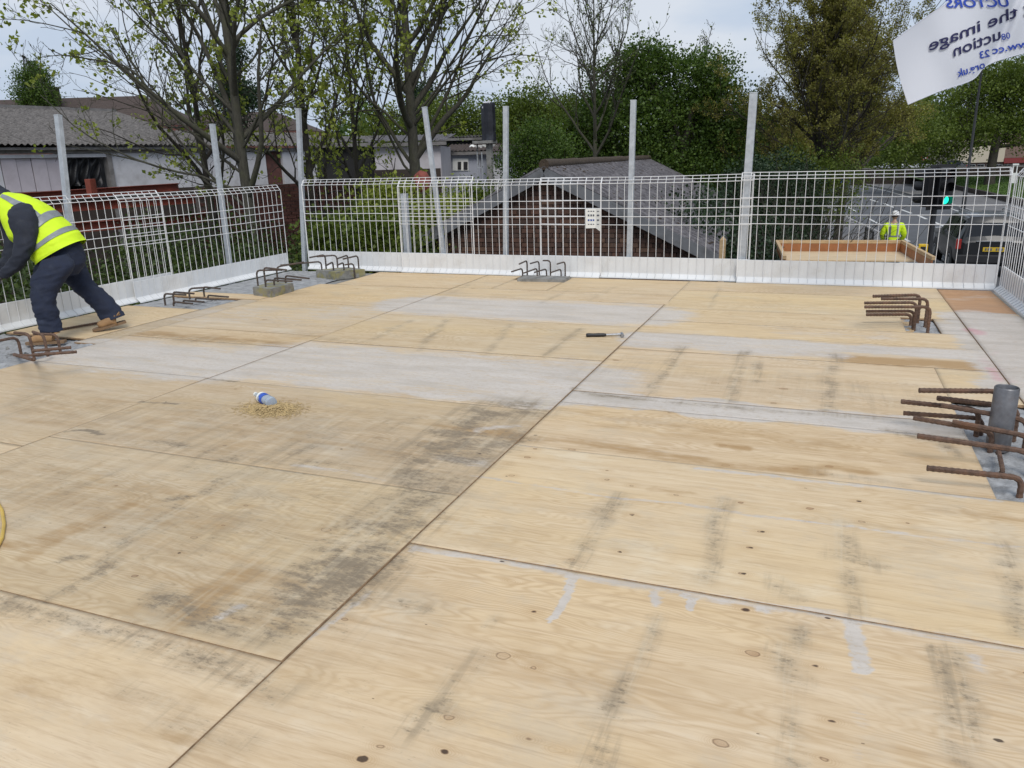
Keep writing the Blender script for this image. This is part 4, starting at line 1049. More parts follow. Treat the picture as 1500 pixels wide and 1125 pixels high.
# road worker seen from behind
def road_worker():
    base = PD(1302, 400, 23.0); base.z = -2.2
    t = thing('person', 'road worker in a white hard hat and yellow jacket seen from behind on the road', 'person', None, base)
    bx = Vector((0, 0, 0)); f = Vector((.05, 1, 0)).normalized(); rt = Vector((1, -.05, 0)).normalized(); up = Vector((0, 0, 1))
    P = lambda x, y, z: rt*x+f*y+up*z
    V = [P(0, 0, .95), P(0, 0, 1.2), P(0, 0, 1.42), P(0, 0, 1.53), P(0, .02, 1.62), P(-.1, 0, .92), P(-.11, .02, .5), P(-.11, 0, .09), P(.1, 0, .92), P(.11, .02, .5), P(.11, 0, .09), P(-.2, 0, 1.43), P(-.29, .0, 1.16), P(-.25, .14, .95), P(.2, 0, 1.43), P(.29, 0, 1.16), P(.25, .14, .95)]
    skin_mesh('body', V, Eb, Rb, M['skin'], t, 0, 1)
    skin_mesh('trousers', [V[0], V[5], V[6], V[7], V[8], V[9], V[10]], [(0, 1), (1, 2), (2, 3), (0, 4), (4, 5), (5, 6)], [(.16, .13), .11, .09, .08, .11, .09, .08], M['jeans'], t, 0, 2, .006)
    jk = skin_mesh('hi_vis_jacket', [P(0, 0, .86), V[1], V[2], P(0, 0, 1.5), V[11], V[12], V[13], V[14], V[15], V[16]], [(0, 1), (1, 2), (2, 3), (2, 4), (4, 5), (5, 6), (2, 7), (7, 8), (8, 9)], [(.20, .17), (.20, .16), (.20, .15), (.09, .09), .10, .085, .06, .10, .085, .06], M['hivis'], t, 1, 3, .008)
    bands(jk, jk, [lambda c_, n_: 1.08 < c_.z < 1.14 and abs(c_.x) < .24, lambda c_, n_: abs(abs(c_.x)-.10) < .025 and 1.14 < c_.z < 1.5 and n_.y < .2])
    head(t, P(0, .02, 1.68), f, up, hat=True)
    for s_ in (-1, 1):
        hand(t, P(s_*.25, .15, .94), (0, .5, -1), (-s_, 0, 0), M['glove'], .5, 1, s_)
        boot(t, P(s_*.11, -.07, 0), P(s_*.12, .21, 0), P(s_*.11, 0, .1))
road_worker()
# ------------------------------------------------------------ ground, roads
GZ = -2.2
def poly(name, pts, z, mat, kind='structure'):
    o = pydata(name, [(p[0], p[1], z) for p in pts], [tuple(range(len(pts)))], mat); tag(o, kind=kind); return o
gr = npmesh('ground', np.array([(-400, -200, GZ-.02), (400, -200, GZ-.02), (400, 700, GZ-.02), (-400, 700, GZ-.02)], float), np.array([[0, 1, 2, 3]]), M['dirt']); tag(gr, kind='structure')
g = lambda x, y: G(x, y, GZ)
kl = [g(1190, 292), g(1215, 307), g(1244, 324), g(1267, 334.5), g(1285, 343), g(1350, 377)]      # near kerb
kf = [g(1215, 262), g(1255, 269.5), g(1308, 279), g(1346, 290), g(1385, 299), g(1415, 309), g(1455, 322), g(1520, 345)]   # far kerb
d_ = (kl[-1]-kl[-2]).normalized(); kl2 = kl+[kl[-1]+d_*40]
d2 = (kf[-1]-kf[-2]).normalized(); kf2 = kf+[kf[-1]+d2*60]
road = poly('road', kl2+kf2[::-1], GZ, M['asphalt'])
poly('road', [g(1150, 262), g(1190, 292), g(1215, 262), g(1180, 256)], GZ-.004, M['asphalt'])
def strip(name, pts, w_, z0, z1, mat, side=1, kind='structure', parent=None):
    pts = [Vector((p[0], p[1], 0)) for p in pts]; V = []; F = []
    for i, p in enumerate(pts):
        t_ = (pts[min(i+1, len(pts)-1)]-pts[max(i-1, 0)]).normalized(); n_ = Vector((-t_.y, t_.x, 0))*side
        for (o_, z_) in ((0, z0), (0, z1), (w_, z1), (w_, z0)): V.append((p.x+n_.x*o_, p.y+n_.y*o_, z_))
    for i in range(len(pts)-1):
        for k_ in range(3): F.append((i*4+k_, i*4+k_+1, (i+1)*4+k_+1, (i+1)*4+k_))
    F += [(0, 1, 2, 3), (len(pts)*4-4, len(pts)*4-1, len(pts)*4-2, len(pts)*4-3)]
    o = pydata(name, V, F, mat, parent); 
    if kind: tag(o, kind=kind)
    return o
strip('kerb', kl2, .14, GZ-.01, GZ+.11, M['kerb'], -1 if (kl2[1]-kl2[0]).cross(Vector((1, 0, 0))).z < 0 else 1)
kw = 1
strip('kerb', kf2, .14, GZ-.01, GZ+.12, M['kerb'], 1)
pl = [g(1300, 262), g(1327, 266), g(1393, 278), g(1444, 290), g(1490, 303), g(1560, 322)]
pl2 = pl+[pl[-1]+(pl[-1]-pl[-2]).normalized()*60]
poly('pavement', kf2+pl2[::-1], GZ+.10, M['paving'])
kn = [p for p in kl2]; npv = [Vector((p.x-3.2, p.y, 0)) for p in kn]
poly('pavement', npv+kn[::-1], GZ+.095, M['paving'])
def mark(a, b, w_=.12):
    a, b = g(*a), g(*b); d = (b-a).normalized(); n_ = Vector((-d.y, d.x, 0))*w_/2
    poly('road_marking', [a-n_, b-n_, b+n_, a+n_], GZ+.004, M['paint'])
for a, b in (((1252, 286), (1262, 289)), ((1274, 292), (1286, 296)), ((1295, 298), (1309, 304)), ((1320, 307), (1335, 312.5)), ((1344, 315), (1357, 321)), ((1368, 325), (1384, 332)), ((1400, 338), (1420, 345))): mark(a, b, .15)
for a, b in (((1272, 320), (1291, 330)), ((1300, 334), (1332, 354)), ((1345, 361), (1362, 370)), ((1376, 377), (1400, 392)), ((1236, 300), (1254, 310))): mark(a, b, .12)
for a, b in (((1262, 272), (1300, 280)), ((1300, 280), (1346, 293)), ((1346, 293), (1385, 303)), ((1385, 303), (1450, 325))): mark(a, b, .1)
# lawn rising away from the road
ga = [g(1318, 263), g(1393, 277), g(1444, 289), g(1490, 301), g(1560, 320), g(1700, 350)]
gb = [PD(1330, 258, 72), PD(1393, 258, 72), PD(1444, 258.5, 70), PD(1490, 259, 68), PD(1560, 260, 66), PD(1700, 262, 60)]
V = [(p.x, p.y, GZ+.13) for p in ga]+[(p.x, p.y, p.z) for p in gb]
o = pydata('lawn', V, [(i, i+1, 7+i, 6+i) for i in range(5)], M['grass']); tag(o, kind='structure')
V = []; F = []
for i in range(9000):
    u, v_ = rng.random()*4, rng.random(); k_ = int(u); f = u-k_
    a = Vector((ga[k_].x, ga[k_].y, GZ+.13)).lerp(Vector((ga[k_+1].x, ga[k_+1].y, GZ+.13)), f); b_ = gb[k_].lerp(gb[k_+1], f); p = a.lerp(b_, v_)
    h = rng.uniform(.05, .13); an = rng.random()*PI; dx, dy = math.cos(an)*.05, math.sin(an)*.05; b0 = len(V)
    V += [(p.x-dx, p.y-dy, p.z-.01), (p.x+dx, p.y+dy, p.z-.01), (p.x+rng.uniform(-.05, .05), p.y+rng.uniform(-.05, .05), p.z+h)]; F.append((b0, b0+1, b0+2))
o = pydata('grass', V, F, M['grass']); tag(o, 'short rough grass on the lawn beyond the road', 'grass', kind='stuff')
M['wall_dark'] = simple('dark brick', (.045, .034, .028), .9, .3, 3, bump=.4)
lw = thing('low_wall', 'low dark wall along the road edge of the lawn', 'wall')
strip('wall_body', [Vector((p.x, p.y, 0)) for p in pl2], .22, GZ+.1, GZ+.42, M['wall_dark'], 1, None, lw)
dw = thing('boundary_wall', 'long dark wall between the lawn and the parked cars', 'wall')
pw = [PD(x, 258, d) for x, d in ((1195, 82), (1330, 76), (1444, 72), (1560, 70), (1700, 66))]
strip('wall_body', pw, .3, -2.2, -.62, M['wall_dark'], 1, None, dw); strip('coping', pw, .36, -.618, -.54, M['concrete_old'], 1, None, dw)

# ------------------------------------------------------------ brick gable building just beyond the deck
az = math.radians(-4.68); e1 = Vector((math.sin(az), math.cos(az), 0)); e2 = Vector((e1.y, -e1.x, 0))     # along the ridge, to the right
M['brick'] = None
def brick_mat():
    m, t, p, _ = newmat('brown stock brick'); k = NT(t); oi = k.n('ShaderNodeObjectInfo')
    at = k.n('ShaderNodeAttribute', attribute_name='tone')
    n = k.noise(k.pos(), 22, 5, .65); r = k.math('FRACT', k.math('ADD', oi.outputs['Random'], at.outputs['Fac']))
    c = k.ramp(r, [(0, (.060, .034, .026)), (.35, (.092, .048, .034)), (.6, (.125, .062, .042)), (.85, (.075, .048, .040)), (1, (.15, .085, .055))])
    c = k.mix(k.math('MULTIPLY', k.sm(n, .4, .75), .55), c, (.045, .034, .03)); k.set(p.inputs['Base Color'], c); p.inputs['Roughness'].default_value = .92
    k.set(p.inputs['Normal'], k.bump(n, .6, .006)); return m
M['brick'] = brick_mat(); M['mortar'] = simple('lime mortar', (.17, .14, .12), .95, .25, 12, bump=.5)
Pg = PY(800, 246, 12.0)                                         # apex of the gable
gb_ = thing('brick_outbuilding', 'low brown brick building with a mossy corrugated gable roof beyond the back barrier', 'building')
def inplane(x, y):      # pixel -> point on the gable wall plane, as (u, z)
    v = ray(x, y); t_ = (Pg-CAMP).dot(e1)/v.dot(e1); p = CAMP+v*t_; return (p-Pg).dot(e2), p.z
uR, zR = inplane(1046, 369); uL, zL = inplane(566, 376)
slope = (Pg.z-zR)/uR; uL = -(Pg.z-zL)/slope if abs(uL) > 3.3 else uL
def ub(u, z, y=0.0): return Pg + e2*u + e1*y + Vector((0, 0, z-Pg.z))
Lr = 7.2
MBm = MB(); zE = min(zR, zL)-.05
wallp = [ub(uL+.25, GZ), ub(uR-.2, GZ), ub(uR-.2, Pg.z-slope*(uR-.2)-.12), ub(0, Pg.z-.14), ub(uL+.25, Pg.z-slope*-(uL+.25)-.12)]
off_ = e1*.045
V = [p+off_ for p in wallp]+[p+e1*Lr for p in wallp]
pydata('wall', V, [(0, 1, 2, 3, 4), (9, 8, 7, 6, 5), (0, 5, 6, 1), (1, 6, 7, 2), (2, 7, 8, 3), (3, 8, 9, 4), (4, 9, 5, 0)], M['mortar'], gb_)
bw, bh, jj = .215, .065, .010
bmsh = MB(); bmsh.box(-bw/2, bw/2, -.05, .05, 0, bh); bme = bpy.data.meshes.new('brick'); bme.from_pydata(bmsh.v, [], bmsh.f); bme.materials.append(M['brick'])
hb = MB(); hb.box(-.0513, .0513, -.05, .05, 0, bh); hme = bpy.data.meshes.new('brick_header'); hme.from_pydata(hb.v, [], hb.f); hme.materials.append(M['brick'])
rest = MB(); tone = []; cnt = 0; rotz = math.atan2(e2.y, e2.x)
course = 0; z = Pg.z-.20-bh
cands = []
while z > GZ:
    half = (Pg.z-.17-z-bh*.2)/slope-.02
    lo, hi = max(-half, uL+.26), min(half, uR-.21)
    hdr = course % 2
    step = (bw+jj) if not hdr else (.1026+jj)
    x = lo + ((step*.5) if course % 4 == 2 else 0)
    while x < hi-.05:
        w_ = min(step-jj, hi-x); cands.append((z, x+w_/2, w_, hdr)); x += step
    z -= bh+jj; course += 1
cands_vis = [c_ for c_ in cands if c_[0] > .02]
for i, (z, x, w_, hdr) in enumerate(cands):
    pr = rng.uniform(-.006, .006)
    if cnt < 300 and z > -.25:
        full = .1026 if hdr else bw
        o = bpy.data.objects.new('brick', hme if hdr else bme); C.objects.link(o); o.parent = gb_
        o.location = ub(x, z, .042+pr); o.rotation_euler = (0, rng.uniform(-.006, .006), rotz); o.scale = (w_/full, 1, 1); cnt += 1
    else:
        c0 = ub(x, z+bh/2, .042+pr); rest.obox(c0, e2, e1, Vector((0, 0, 1)), w_/2, .05, bh/2); tone += [rng.random()]*8
o = pydata('lower_bricks', rest.v, rest.f, M['brick'], gb_); o['kind'] = 'stuff'
a_ = o.data.attributes.new('tone', 'FLOAT', 'POINT'); a_.data.foreach_set('value', np.array(tone, np.float32))
# roof sheets with real corrugations
def roof_mat(name, c0, c1, moss):
    m, t, p, _ = newmat(name); k = NT(t); W = k.pos()
    n = k.noise(W, 7, 8, .78); n2 = k.noise(W, 26, 5, .75); c = k.ramp(n, [(.38, c0), (.62, c1)])
    c = k.mix(k.math('MULTIPLY', k.sm(n2, .5, .72), .6), c, tuple(x*.45 for x in c0))
    c = k.mix(k.math('MULTIPLY', k.sm(k.noise(W, 11, 5, .7), .58, .74), .7), c, moss)
    c = k.mix(k.math('MULTIPLY', k.sm(k.noise(W, 19, 3, .6), .62, .72), .5), c, (.24, .23, .22))
    k.set(p.inputs['Base Color'], c); p.inputs['Roughness'].default_value = .93; k.set(p.inputs['Normal'], k.bump(n2, .6, .02)); return m
M['roof_grey'] = roof_mat('weathered asbestos cement', (.050, .047, .052), (.18, .17, .18), (.045, .040, .028))
M['roof_grey2'] = roof_mat('weathered asbestos cement pale', (.075, .068, .064), (.19, .175, .165), (.06, .05, .045))
M['moss'] = simple('brown moss', (.06, .042, .028), .95, .4, 30, dirt=(.10, .08, .05), dirtamt=.5, dirtscale=20, bump=1, bscale=60)
M['barge'] = simple('grey fascia board', (.15, .155, .165), .7, .15, 6, dirt=(.08, .08, .08), dirtamt=.6, dirtscale=4, bump=.1)
def corr(name, A, B, along, down, L, W_, pitch, amp, mat, parent, k_=6, jag=.0):
    """corrugated sheet: starts at A (ridge), runs L along the ridge and W_ down the slope, flutes run down"""
    n_ = down.cross(along).normalized(); n_ = n_ if n_.z > 0 else -n_
    nx = int(L/pitch)*k_; V = []; F = []; ny = 7
    for i in range(nx+1):
        s_ = L*i/nx; h = amp*math.sin(2*PI*s_/pitch)
        for j in range(ny):
            w_ = W_*j/(ny-1); ex = rng.uniform(-jag, jag) if j == ny-1 else 0
            step = .012*((j*1.0) % 2 > .5)
            V.append(A+along*s_+down*(w_+ex)+n_*(h+.003*mnoise.noise(Vector((s_*3, w_*3, 1)))*2))
    for i in range(nx):
        for j in range(ny-1): a = i*ny+j; F.append((a, a+1, a+ny+1, a+ny))
    V2 = [v-n_*.008 for v in V]; b0 = len(V); F2 = [(d+b0, c+b0, b+b0, a+b0) for a, b, c, d in F]
    for i in range(nx):
        a = i*ny+ny-1; F2.append((a, a+b0, a+ny+b0, a+ny)); 
    for j in range(ny-1): F2.append((j, j+b0, j+1+b0, j+1))
    return pydata(name, V+V2, F+F2, mat, parent, False)
thn = math.atan(slope)
dR = (e2*math.cos(thn)-Vector((0, 0, 1))*math.sin(thn)); dL = (-e2*math.cos(thn)-Vector((0, 0, 1))*math.sin(thn))
WR = (uR+.12)/math.cos(thn); WL = (-uL+.12)/math.cos(thn)
A0 = ub(0, Pg.z, -.14)+Vector((0, 0, .02))
Lf = None
v = ray(951, 231); # far end of the ridge, where the ridge line passes this pixel
tt = (Pg-CAMP).dot(e2)/v.dot(e2); Lr2 = (CAMP+v*tt-Pg).dot(e1); Lr2 = max(4, min(14, Lr2))
# sheets laid side by side, two rows
nsh = int(Lr2/.95)
for side, dn, Wd in (('R', dR, WR), ('L', dL, WL)):
    for i in range(nsh):
        for r_ in range(2):
            a = A0+e1*(i*(Lr2/nsh))+dn*(Wd*.5*r_)+Vector((0, 0, -.012*r_+.012+rng.uniform(-.003, .003)))
            corr('roof_sheet', a, None, e1, dn, Lr2/nsh+.01, Wd*.5+(.05 if r_ == 0 else 0), .146, .030, M['roof_grey'], gb_, 6, .0)
mb = MB(); rp = [A0+e1*(Lr2*i/24)+Vector((0, 0, .035+.012*mnoise.noise(Vector((i*.9, 0, 0))))) for i in range(25)]
mb.tube(rp, .085, 9, rad=[.085+.02*mnoise.noise(Vector((i*1.3, 5, 0))) for i in range(25)]); mb.build('ridge_cap', M['moss'], gb_, True)
for dn, Wd in ((dR, WR), (dL, WL)):
    mb = MB(); a = A0-e1*.012+Vector((0, 0, -.10)); mb.bar(a, a+dn*Wd, .16, .025, up=e1); 
    mb = MB(); n_ = dn.cross(e1).normalized(); mb.obox(a+dn*Wd/2, dn, e1, n_, Wd/2, .014, .085); mb.build('bargeboard', M['barge'], gb_)
# moss cushions on the roof
V = []; F = []
bm = bmesh.new()
for i in range(260):
    dn, Wd = ((dR, WR), (dL, WL))[rng.random() < .25]
    p = A0+e1*rng.uniform(.1, Lr2-.1)+dn*Wd*rng.random()**1.4+Vector((0, 0, .03)); r_ = rng.uniform(.012, .04)
    res_ = bmesh.ops.create_icosphere(bm, subdivisions=1, radius=r_)
    for v_ in res_['verts']: v_.co = Vector((v_.co.x*rng.uniform(.8, 1.3), v_.co.y, v_.co.z*.5))+p
me = bpy.data.meshes.new('moss'); bm.to_mesh(me); bm.free(); o = link_mesh('moss_cushions', me, gb_, M['moss']); o['kind'] = 'stuff'
# timber stake beside the eaves
pst = PY(1058, 372, 11.0); sk = thing('timber_stake', 'yellow sawn stake at the right eaves of the brick building', 'stake', None, (pst.x, pst.y, GZ))
tp = PY(1059, 348, 11.0); MB().box(-.04, .04, -.02, .02, 0, tp.z-GZ-.03).build('shaft', M['timber'], sk); 
mb = MB(); mb.add([(-.04, -.02, tp.z-GZ-.03), (.04, -.02, tp.z-GZ-.03), (.04, .02, tp.z-GZ-.03), (-.04, .02, tp.z-GZ-.03), (0, 0, tp.z-GZ+.02)], [(0, 1, 4), (1, 2, 4), (2, 3, 4), (3, 0, 4)]); mb.build('pointed_tip', M['timber'], sk)

# ------------------------------------------------------------ formwork tray beyond the barrier on the right
ft = thing('formwork_tray', 'open timber formwork box with orange inner faces beyond the back right barrier', 'formwork')
zt = .02
c0, c1_ = G(1141, 352, zt), G(1320, 352, zt)
far_mid = c0; wB = (c1_-c0).length; ex = (c1_-c0).normalized(); ey = Vector((-ex.y, ex.x, 0))
zf = zt-.175
def fb(u0, u1, v0, v1, z0, z1, name, mat, bev=.004):
    mb = MB(); mb.obox(c0+ex*(u0+u1)/2+ey*(v0+v1)/2+Vector((0, 0, (z0+z1)/2-zt)), ex, ey, Vector((0, 0, 1)), (u1-u0)/2, (v1-v0)/2, (z1-z0)/2); return mb.build(name, mat, ft, bevel=bev)
fb(-.0, wB, 0, .05, zt-.05, zt, 'rim_timber', M['timber']); fb(0, wB, .003, .021, zf, zt-.052, 'side_panel', M['ply_orange'], 0)
fb(-.05, -.002, -2.0, .05, zt-.05, zt, 'rim_timber', M['timber']); fb(-.021, -.003, -2.0, .02, zf, zt-.052, 'side_panel', M['ply_orange'], 0)
fb(wB+.002, wB+.05, -2.0, .05, zt-.05, zt, 'rim_timber', M['timber']); fb(wB+.003, wB+.021, -2.0, .02, zf, zt-.052, 'side_panel', M['ply_orange'], 0)
tr_ply = simple('pale new plywood', (.60, .46, .29), .7, .12, 5, dirt=(.5, .36, .2), dirtamt=.4, dirtscale=3, bump=.1, stretch=(1, 5, 1))
fb(0, wB, -1.05, -.0, zf-.02, zf+.0, 'base_panel', tr_ply, 0); fb(0, wB*.86, -2.0, -1.07, zf-.05, zf-.03, 'base_panel', tr_ply, 0)
fb(.1, .2, -1.9, 0, GZ+.0, zf-.022, 'prop', M['galv'], 0); fb(wB-.2, wB-.1, -1.9, 0, GZ, zf-.022, 'prop', M['galv'], 0)

# ------------------------------------------------------------ sheds along the left
azs = math.radians(8.7); s1 = Vector((math.sin(azs), math.cos(azs), 0)); s2 = Vector((-s1.y, s1.x, 0))   # along; away (left)
M['white_wall'] = simple('white painted render', (.58, .575, .60), .85, .08, 3, dirt=(.30, .28, .27), dirtamt=.5, dirtscale=1.2, bump=.2)
M['pink_door'] = simple('faded pale door', (.50, .455, .49), .6, .06, 4, dirt=(.33, .29, .30), dirtamt=.35, dirtscale=1.5, bump=.05)
M['fascia'] = simple('grey fascia', (.20, .19, .185), .8, .2, 5, dirt=(.09, .08, .07), dirtamt=.6, dirtscale=3, bump=.2)
M['brown_roof'] = roof_mat('brown tiled roof', (.050, .034, .028), (.080, .056, .046), (.05, .04, .03))
M['brick_red'] = simple('red brown brickwork', (.13, .055, .045), .9, .3, 5, dirt=(.05, .04, .035), dirtamt=.6, dirtscale=2, bump=.4)
E0 = PD(-60, 213, 20.5); zEv = E0.z
def shp(x, y):           # pixel -> front wall plane of the shed, (s, z)
    v = ray(x, y); t_ = (E0-CAMP).dot(s2)/v.dot(s2); p = CAMP+v*t_; return (p-E0).dot(s1), p.z
def SP(s_, d, z): return E0+s1*s_+s2*d+Vector((0, 0, z-E0.z))
def sbox(t, name, sa, sb, da, db, za, zb, mat, bevel=0):
    mb = MB(); mb.obox(SP((sa+sb)/2, (da+db)/2, (za+zb)/2), s1, s2, Vector((0, 0, 1)), abs(sb-sa)/2, abs(db-da)/2, abs(zb-za)/2); return mb.build(name, mat, t, bevel=bevel)
sh = thing('shed', 'long white shed with pale folding doors and a corrugated grey roof on the left', 'shed')
sE = shp(300, 213)[0]; s0 = -9
def ridge_at(s_, x, y):   # ridge point above section s_ seen at the pixel
    v = ray(x, y); P_ = SP(s_, 0, 0); t_ = (P_-CAMP).dot(s1)/v.dot(s1); p = CAMP+v*t_; return (p-E0).dot(s2), p.z
dr, zr = ridge_at(sE, 168, 163); dr = max(2.5, min(9, dr))
print('shed', 's', sE, 'ridge', dr, zr, 'eave', zEv)
dn = (SP(0, -.25, zEv+.02)-SP(0, dr, zr)); Wd = dn.length; dn.normalize()
corr('roof_front', SP(s0, dr, zr), None, s1, dn, sE-s0, Wd, .177, .028, M['roof_grey2'], sh, 6)
dn2 = (SP(0, 2*dr+.25, zEv)-SP(0, dr, zr)); W2 = dn2.length; dn2.normalize()
corr('roof_back', SP(s0, dr, zr), None, s1, dn2, sE-s0, W2, .177, .028, M['roof_grey2'], sh, 4)
mb = MB(); mb.bar(SP(s0, dr, zr+.02), SP(sE, dr, zr+.02), .22, .10); mb.build('ridge_cap', M['fascia'], sh)
x0d, x1d = shp(5, 250)[0], shp(93, 250)[0]; xo1, xo2 = shp(93, 250)[0], shp(161, 250)[0]
zl0, zl1 = shp(50, 217)[1], shp(50, 226)[1]; zb0 = shp(50, 281)[1]
sbox(sh, 'fascia_board', s0, sE, -.02, .04, zl1+.02, zEv-.10, M['fascia']); sbox(sh, 'gutter', s0, sE, -.16, -.06, zEv-.13, zEv-.06, M['fascia'])
sbox(sh, 'lintel', s0, xo2, .0, .10, zl1-.10, zl1+.0, M['white_wall'])
sbox(sh, 'wall_panel', s0, x0d-.02, .056, .135, zb0-.1, zl1-.102, M['white_wall'])
nd = 4
for i in range(nd):
    sa = x0d+(x1d-x0d)*i/nd; sb = x0d+(x1d-x0d)*(i+1)/nd
    sbox(sh, 'door_panel', sa+.008, sb-.008, .06+.02*(i % 2), .10+.02*(i % 2), zb0, zl1-.103, M['pink_door'], .008)
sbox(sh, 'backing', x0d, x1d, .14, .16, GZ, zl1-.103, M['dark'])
sbox(sh, 'sill', s0, xo2, -.12, .05, zb0-.10, zb0-.02, M['concrete_old'])
sbox(sh, 'base_wall', s0, xo2, .02, .055, GZ, zb0-.102, M['wall_dark'])
sbox(sh, 'interior_shade_panel', xo1, xo2, 1.6, 1.7, GZ, zl1-.103, M['dark'])  # near-black panel painted in for the shade inside the shed
sbox(sh, 'jamb', xo2-.04, xo2+.12, -.03, .2, GZ, zl1+.018, M['fascia'])
sbox(sh, 'wall_panel', xo2+.121, sE-.02, .03, .15, zb0-.1, zl1+.018, M['white_wall']); sbox(sh, 'base_wall', xo2+.121, sE-.02, .03, .15, GZ, zb0-.102, M['wall_dark'])
sbox(sh, 'back_wall', s0, sE, 2*dr-.1, 2*dr, GZ, zEv-.1, M['white_wall'])
mb = MB(); mb.add([SP(sE-.06, .16, GZ), SP(sE-.06, 2*dr-.11, GZ), SP(sE-.06, 2*dr-.11, zEv-.1), SP(sE-.06, dr, zr-.08), SP(sE-.06, .16, zEv-.1)], [(0, 1, 2, 3, 4)]); mb.build('gable_wall', M['white_wall'], sh)
# black sheeting hanging in the opening: folded cloth
def sheeting():
    V = []; F = []; nx, nz = 44, 26; za, zb = zb0+.05, zl1-.12
    for j in range(nz+1):
        for i in range(nx+1):
            u, v_ = i/nx, j/nz; s_ = xo1+.05+(xo2-xo1-.2)*u*(1-.12*v_); sag = .22*math.sin(PI*u)*v_
            d = .18+.10*math.sin(u*19+v_*4+3*math.sin(v_*3))*(.3+v_)+.05*math.sin(u*41+v_*9); V.append(SP(s_, d, zb-(zb-za)*v_+sag*.3))
    for j in range(nz):
        for i in range(nx): a = j*(nx+1)+i; F.append((a, a+1, a+nx+2, a+nx+1))
    m_ = simple('black polythene', (.012, .012, .014), .5, .2, 5, bump=.05)
    t = thing('sheeting', 'torn black plastic sheeting hung across the shed opening', 'sheeting'); pydata('sheet', V, F, m_, t, True)
sheeting()
# lower shed continuing to the right
sh2 = thing('shed', 'lower grimy white shed behind the budding tree, right of the folding doors', 'shed')
sF = shp(505, 213)[0]; dr2, zr2 = ridge_at((sE+sF)/2, 395, 191); dr2 = max(2, min(7, dr2)); print('shed2', sF, dr2, zr2)
dn = (SP(0, -.2, zEv-.02)-SP(0, dr2, zr2)); Wd = dn.length; dn.normalize()
corr('roof_front', SP(sE+.05, dr2, zr2), None, s1, dn, sF-sE, Wd, .177, .028, M['roof_grey2'], sh2, 4)
sbox(sh2, 'wall_panel', sE+.05, sE+(sF-sE)*.38, .03, .15, GZ, zEv-.12, M['white_wall']); sbox(sh2, 'wall_panel', sE+(sF-sE)*.5, sF*.98, .03, .15, GZ, zEv-.12, M['white_wall'])
sbox(sh2, 'brick_wall', sE+.05, sF, .16, .3, GZ, zEv-.12, M['brick_red']); sbox(sh2, 'fascia_board', sE+.05, sF, -.04, .0, zEv-.22, zEv-.10, M['fascia'])
# brown hipped roofs farther back
def hip(label, xa, xb, yr, x0_, x1_, ye, D, name='brown_building'):
    t = thing(name, label, 'building'); a, b_ = PD(xa, yr, D), PD(xb, yr, D); c_, d = PD(x0_, ye, D-3), PD(x1_, ye, D-3); bk = FWD*6; bk.z = 0
    b_.z = a.z; d.z = c_.z; e_, f_ = c_+bk, d+bk
    pydata('roof', [a, b_, c_, d, e_, f_], [(2, 3, 1, 0), (3, 5, 1), (5, 4, 0, 1), (4, 2, 0)], M['brown_roof'], t)
    g_ = [Vector((p.x, p.y, GZ)) for p in (c_, d, f_, e_)]; h_ = [Vector((p.x, p.y, p.z-.02)) for p in (c_, d, f_, e_)]
    pydata('wall', g_+h_, [(0, 1, 5, 4), (1, 2, 6, 5), (2, 3, 7, 6), (3, 0, 4, 7)], M['brick_red'], t); return t
hip('long brown roofed building behind the white shed', -120, 212, 150, -200, 262, 196, 42)
hip('brown hipped roof behind the trees, right of the long brown roof', 300, 402, 166, 255, 452, 196, 46)
ch = thing('chimney', 'short brown chimney rising above the long brown roof', 'chimney')
p = PD(82, 152, 41); mb = MB(); mb.box(p.x-.2, p.x+.2, p.y-.2, p.y+.2, p.z-1.2, p.z+.75); mb.build('stack', M['brown_roof'], ch, bevel=.02)
mb = MB(); mb.box(p.x-.26, p.x+.26, p.y-.26, p.y+.26, p.z+.752, p.z+.84); mb.build('cap', M['concrete_old'], ch)
# rust red beams stacked behind the left barrier
bmgrp = 'red oxide beams behind the left barrier'
for i, (xa, ya, xb, yb, D, lb) in enumerate([(82, 292, 262, 279, 15, 'topmost red beam, just under the shed sill'), (95, 310, 300, 296, 14.5, 'red beam below the topmost one'), (150, 338, 330, 322, 13.5, 'lowest red beam, above the ivy')]):
    a, b_ = PD(xa-60, ya+4, D), PD(xb, yb, D+3); t = thing('steel_beam', 'rust red steel beam: '+lb, 'beam', bmgrp)
    mb = MB(); mb.bar(a, b_, .14, .012); mb.bar(a+Vector((0, 0, .16)), b_+Vector((0, 0, .16)), .14, .012); mb.bar(a+Vector((0, 0, .08)), b_+Vector((0, 0, .08)), .01, .148); mb.build('flanged_web', M['rust_beam'], t)
a = PD(136, 288, 15.3); mb = MB(); t = thing('steel_post', 'short rust red post in front of the black sheeting', 'post'); mb.box(a.x-.07, a.x+.07, a.y-.07, a.y+.07, PD(136, 289, 15.3).z, PD(136, 262, 15.3).z); mb.build('shaft', M['rust_beam'], t, bevel=.008)
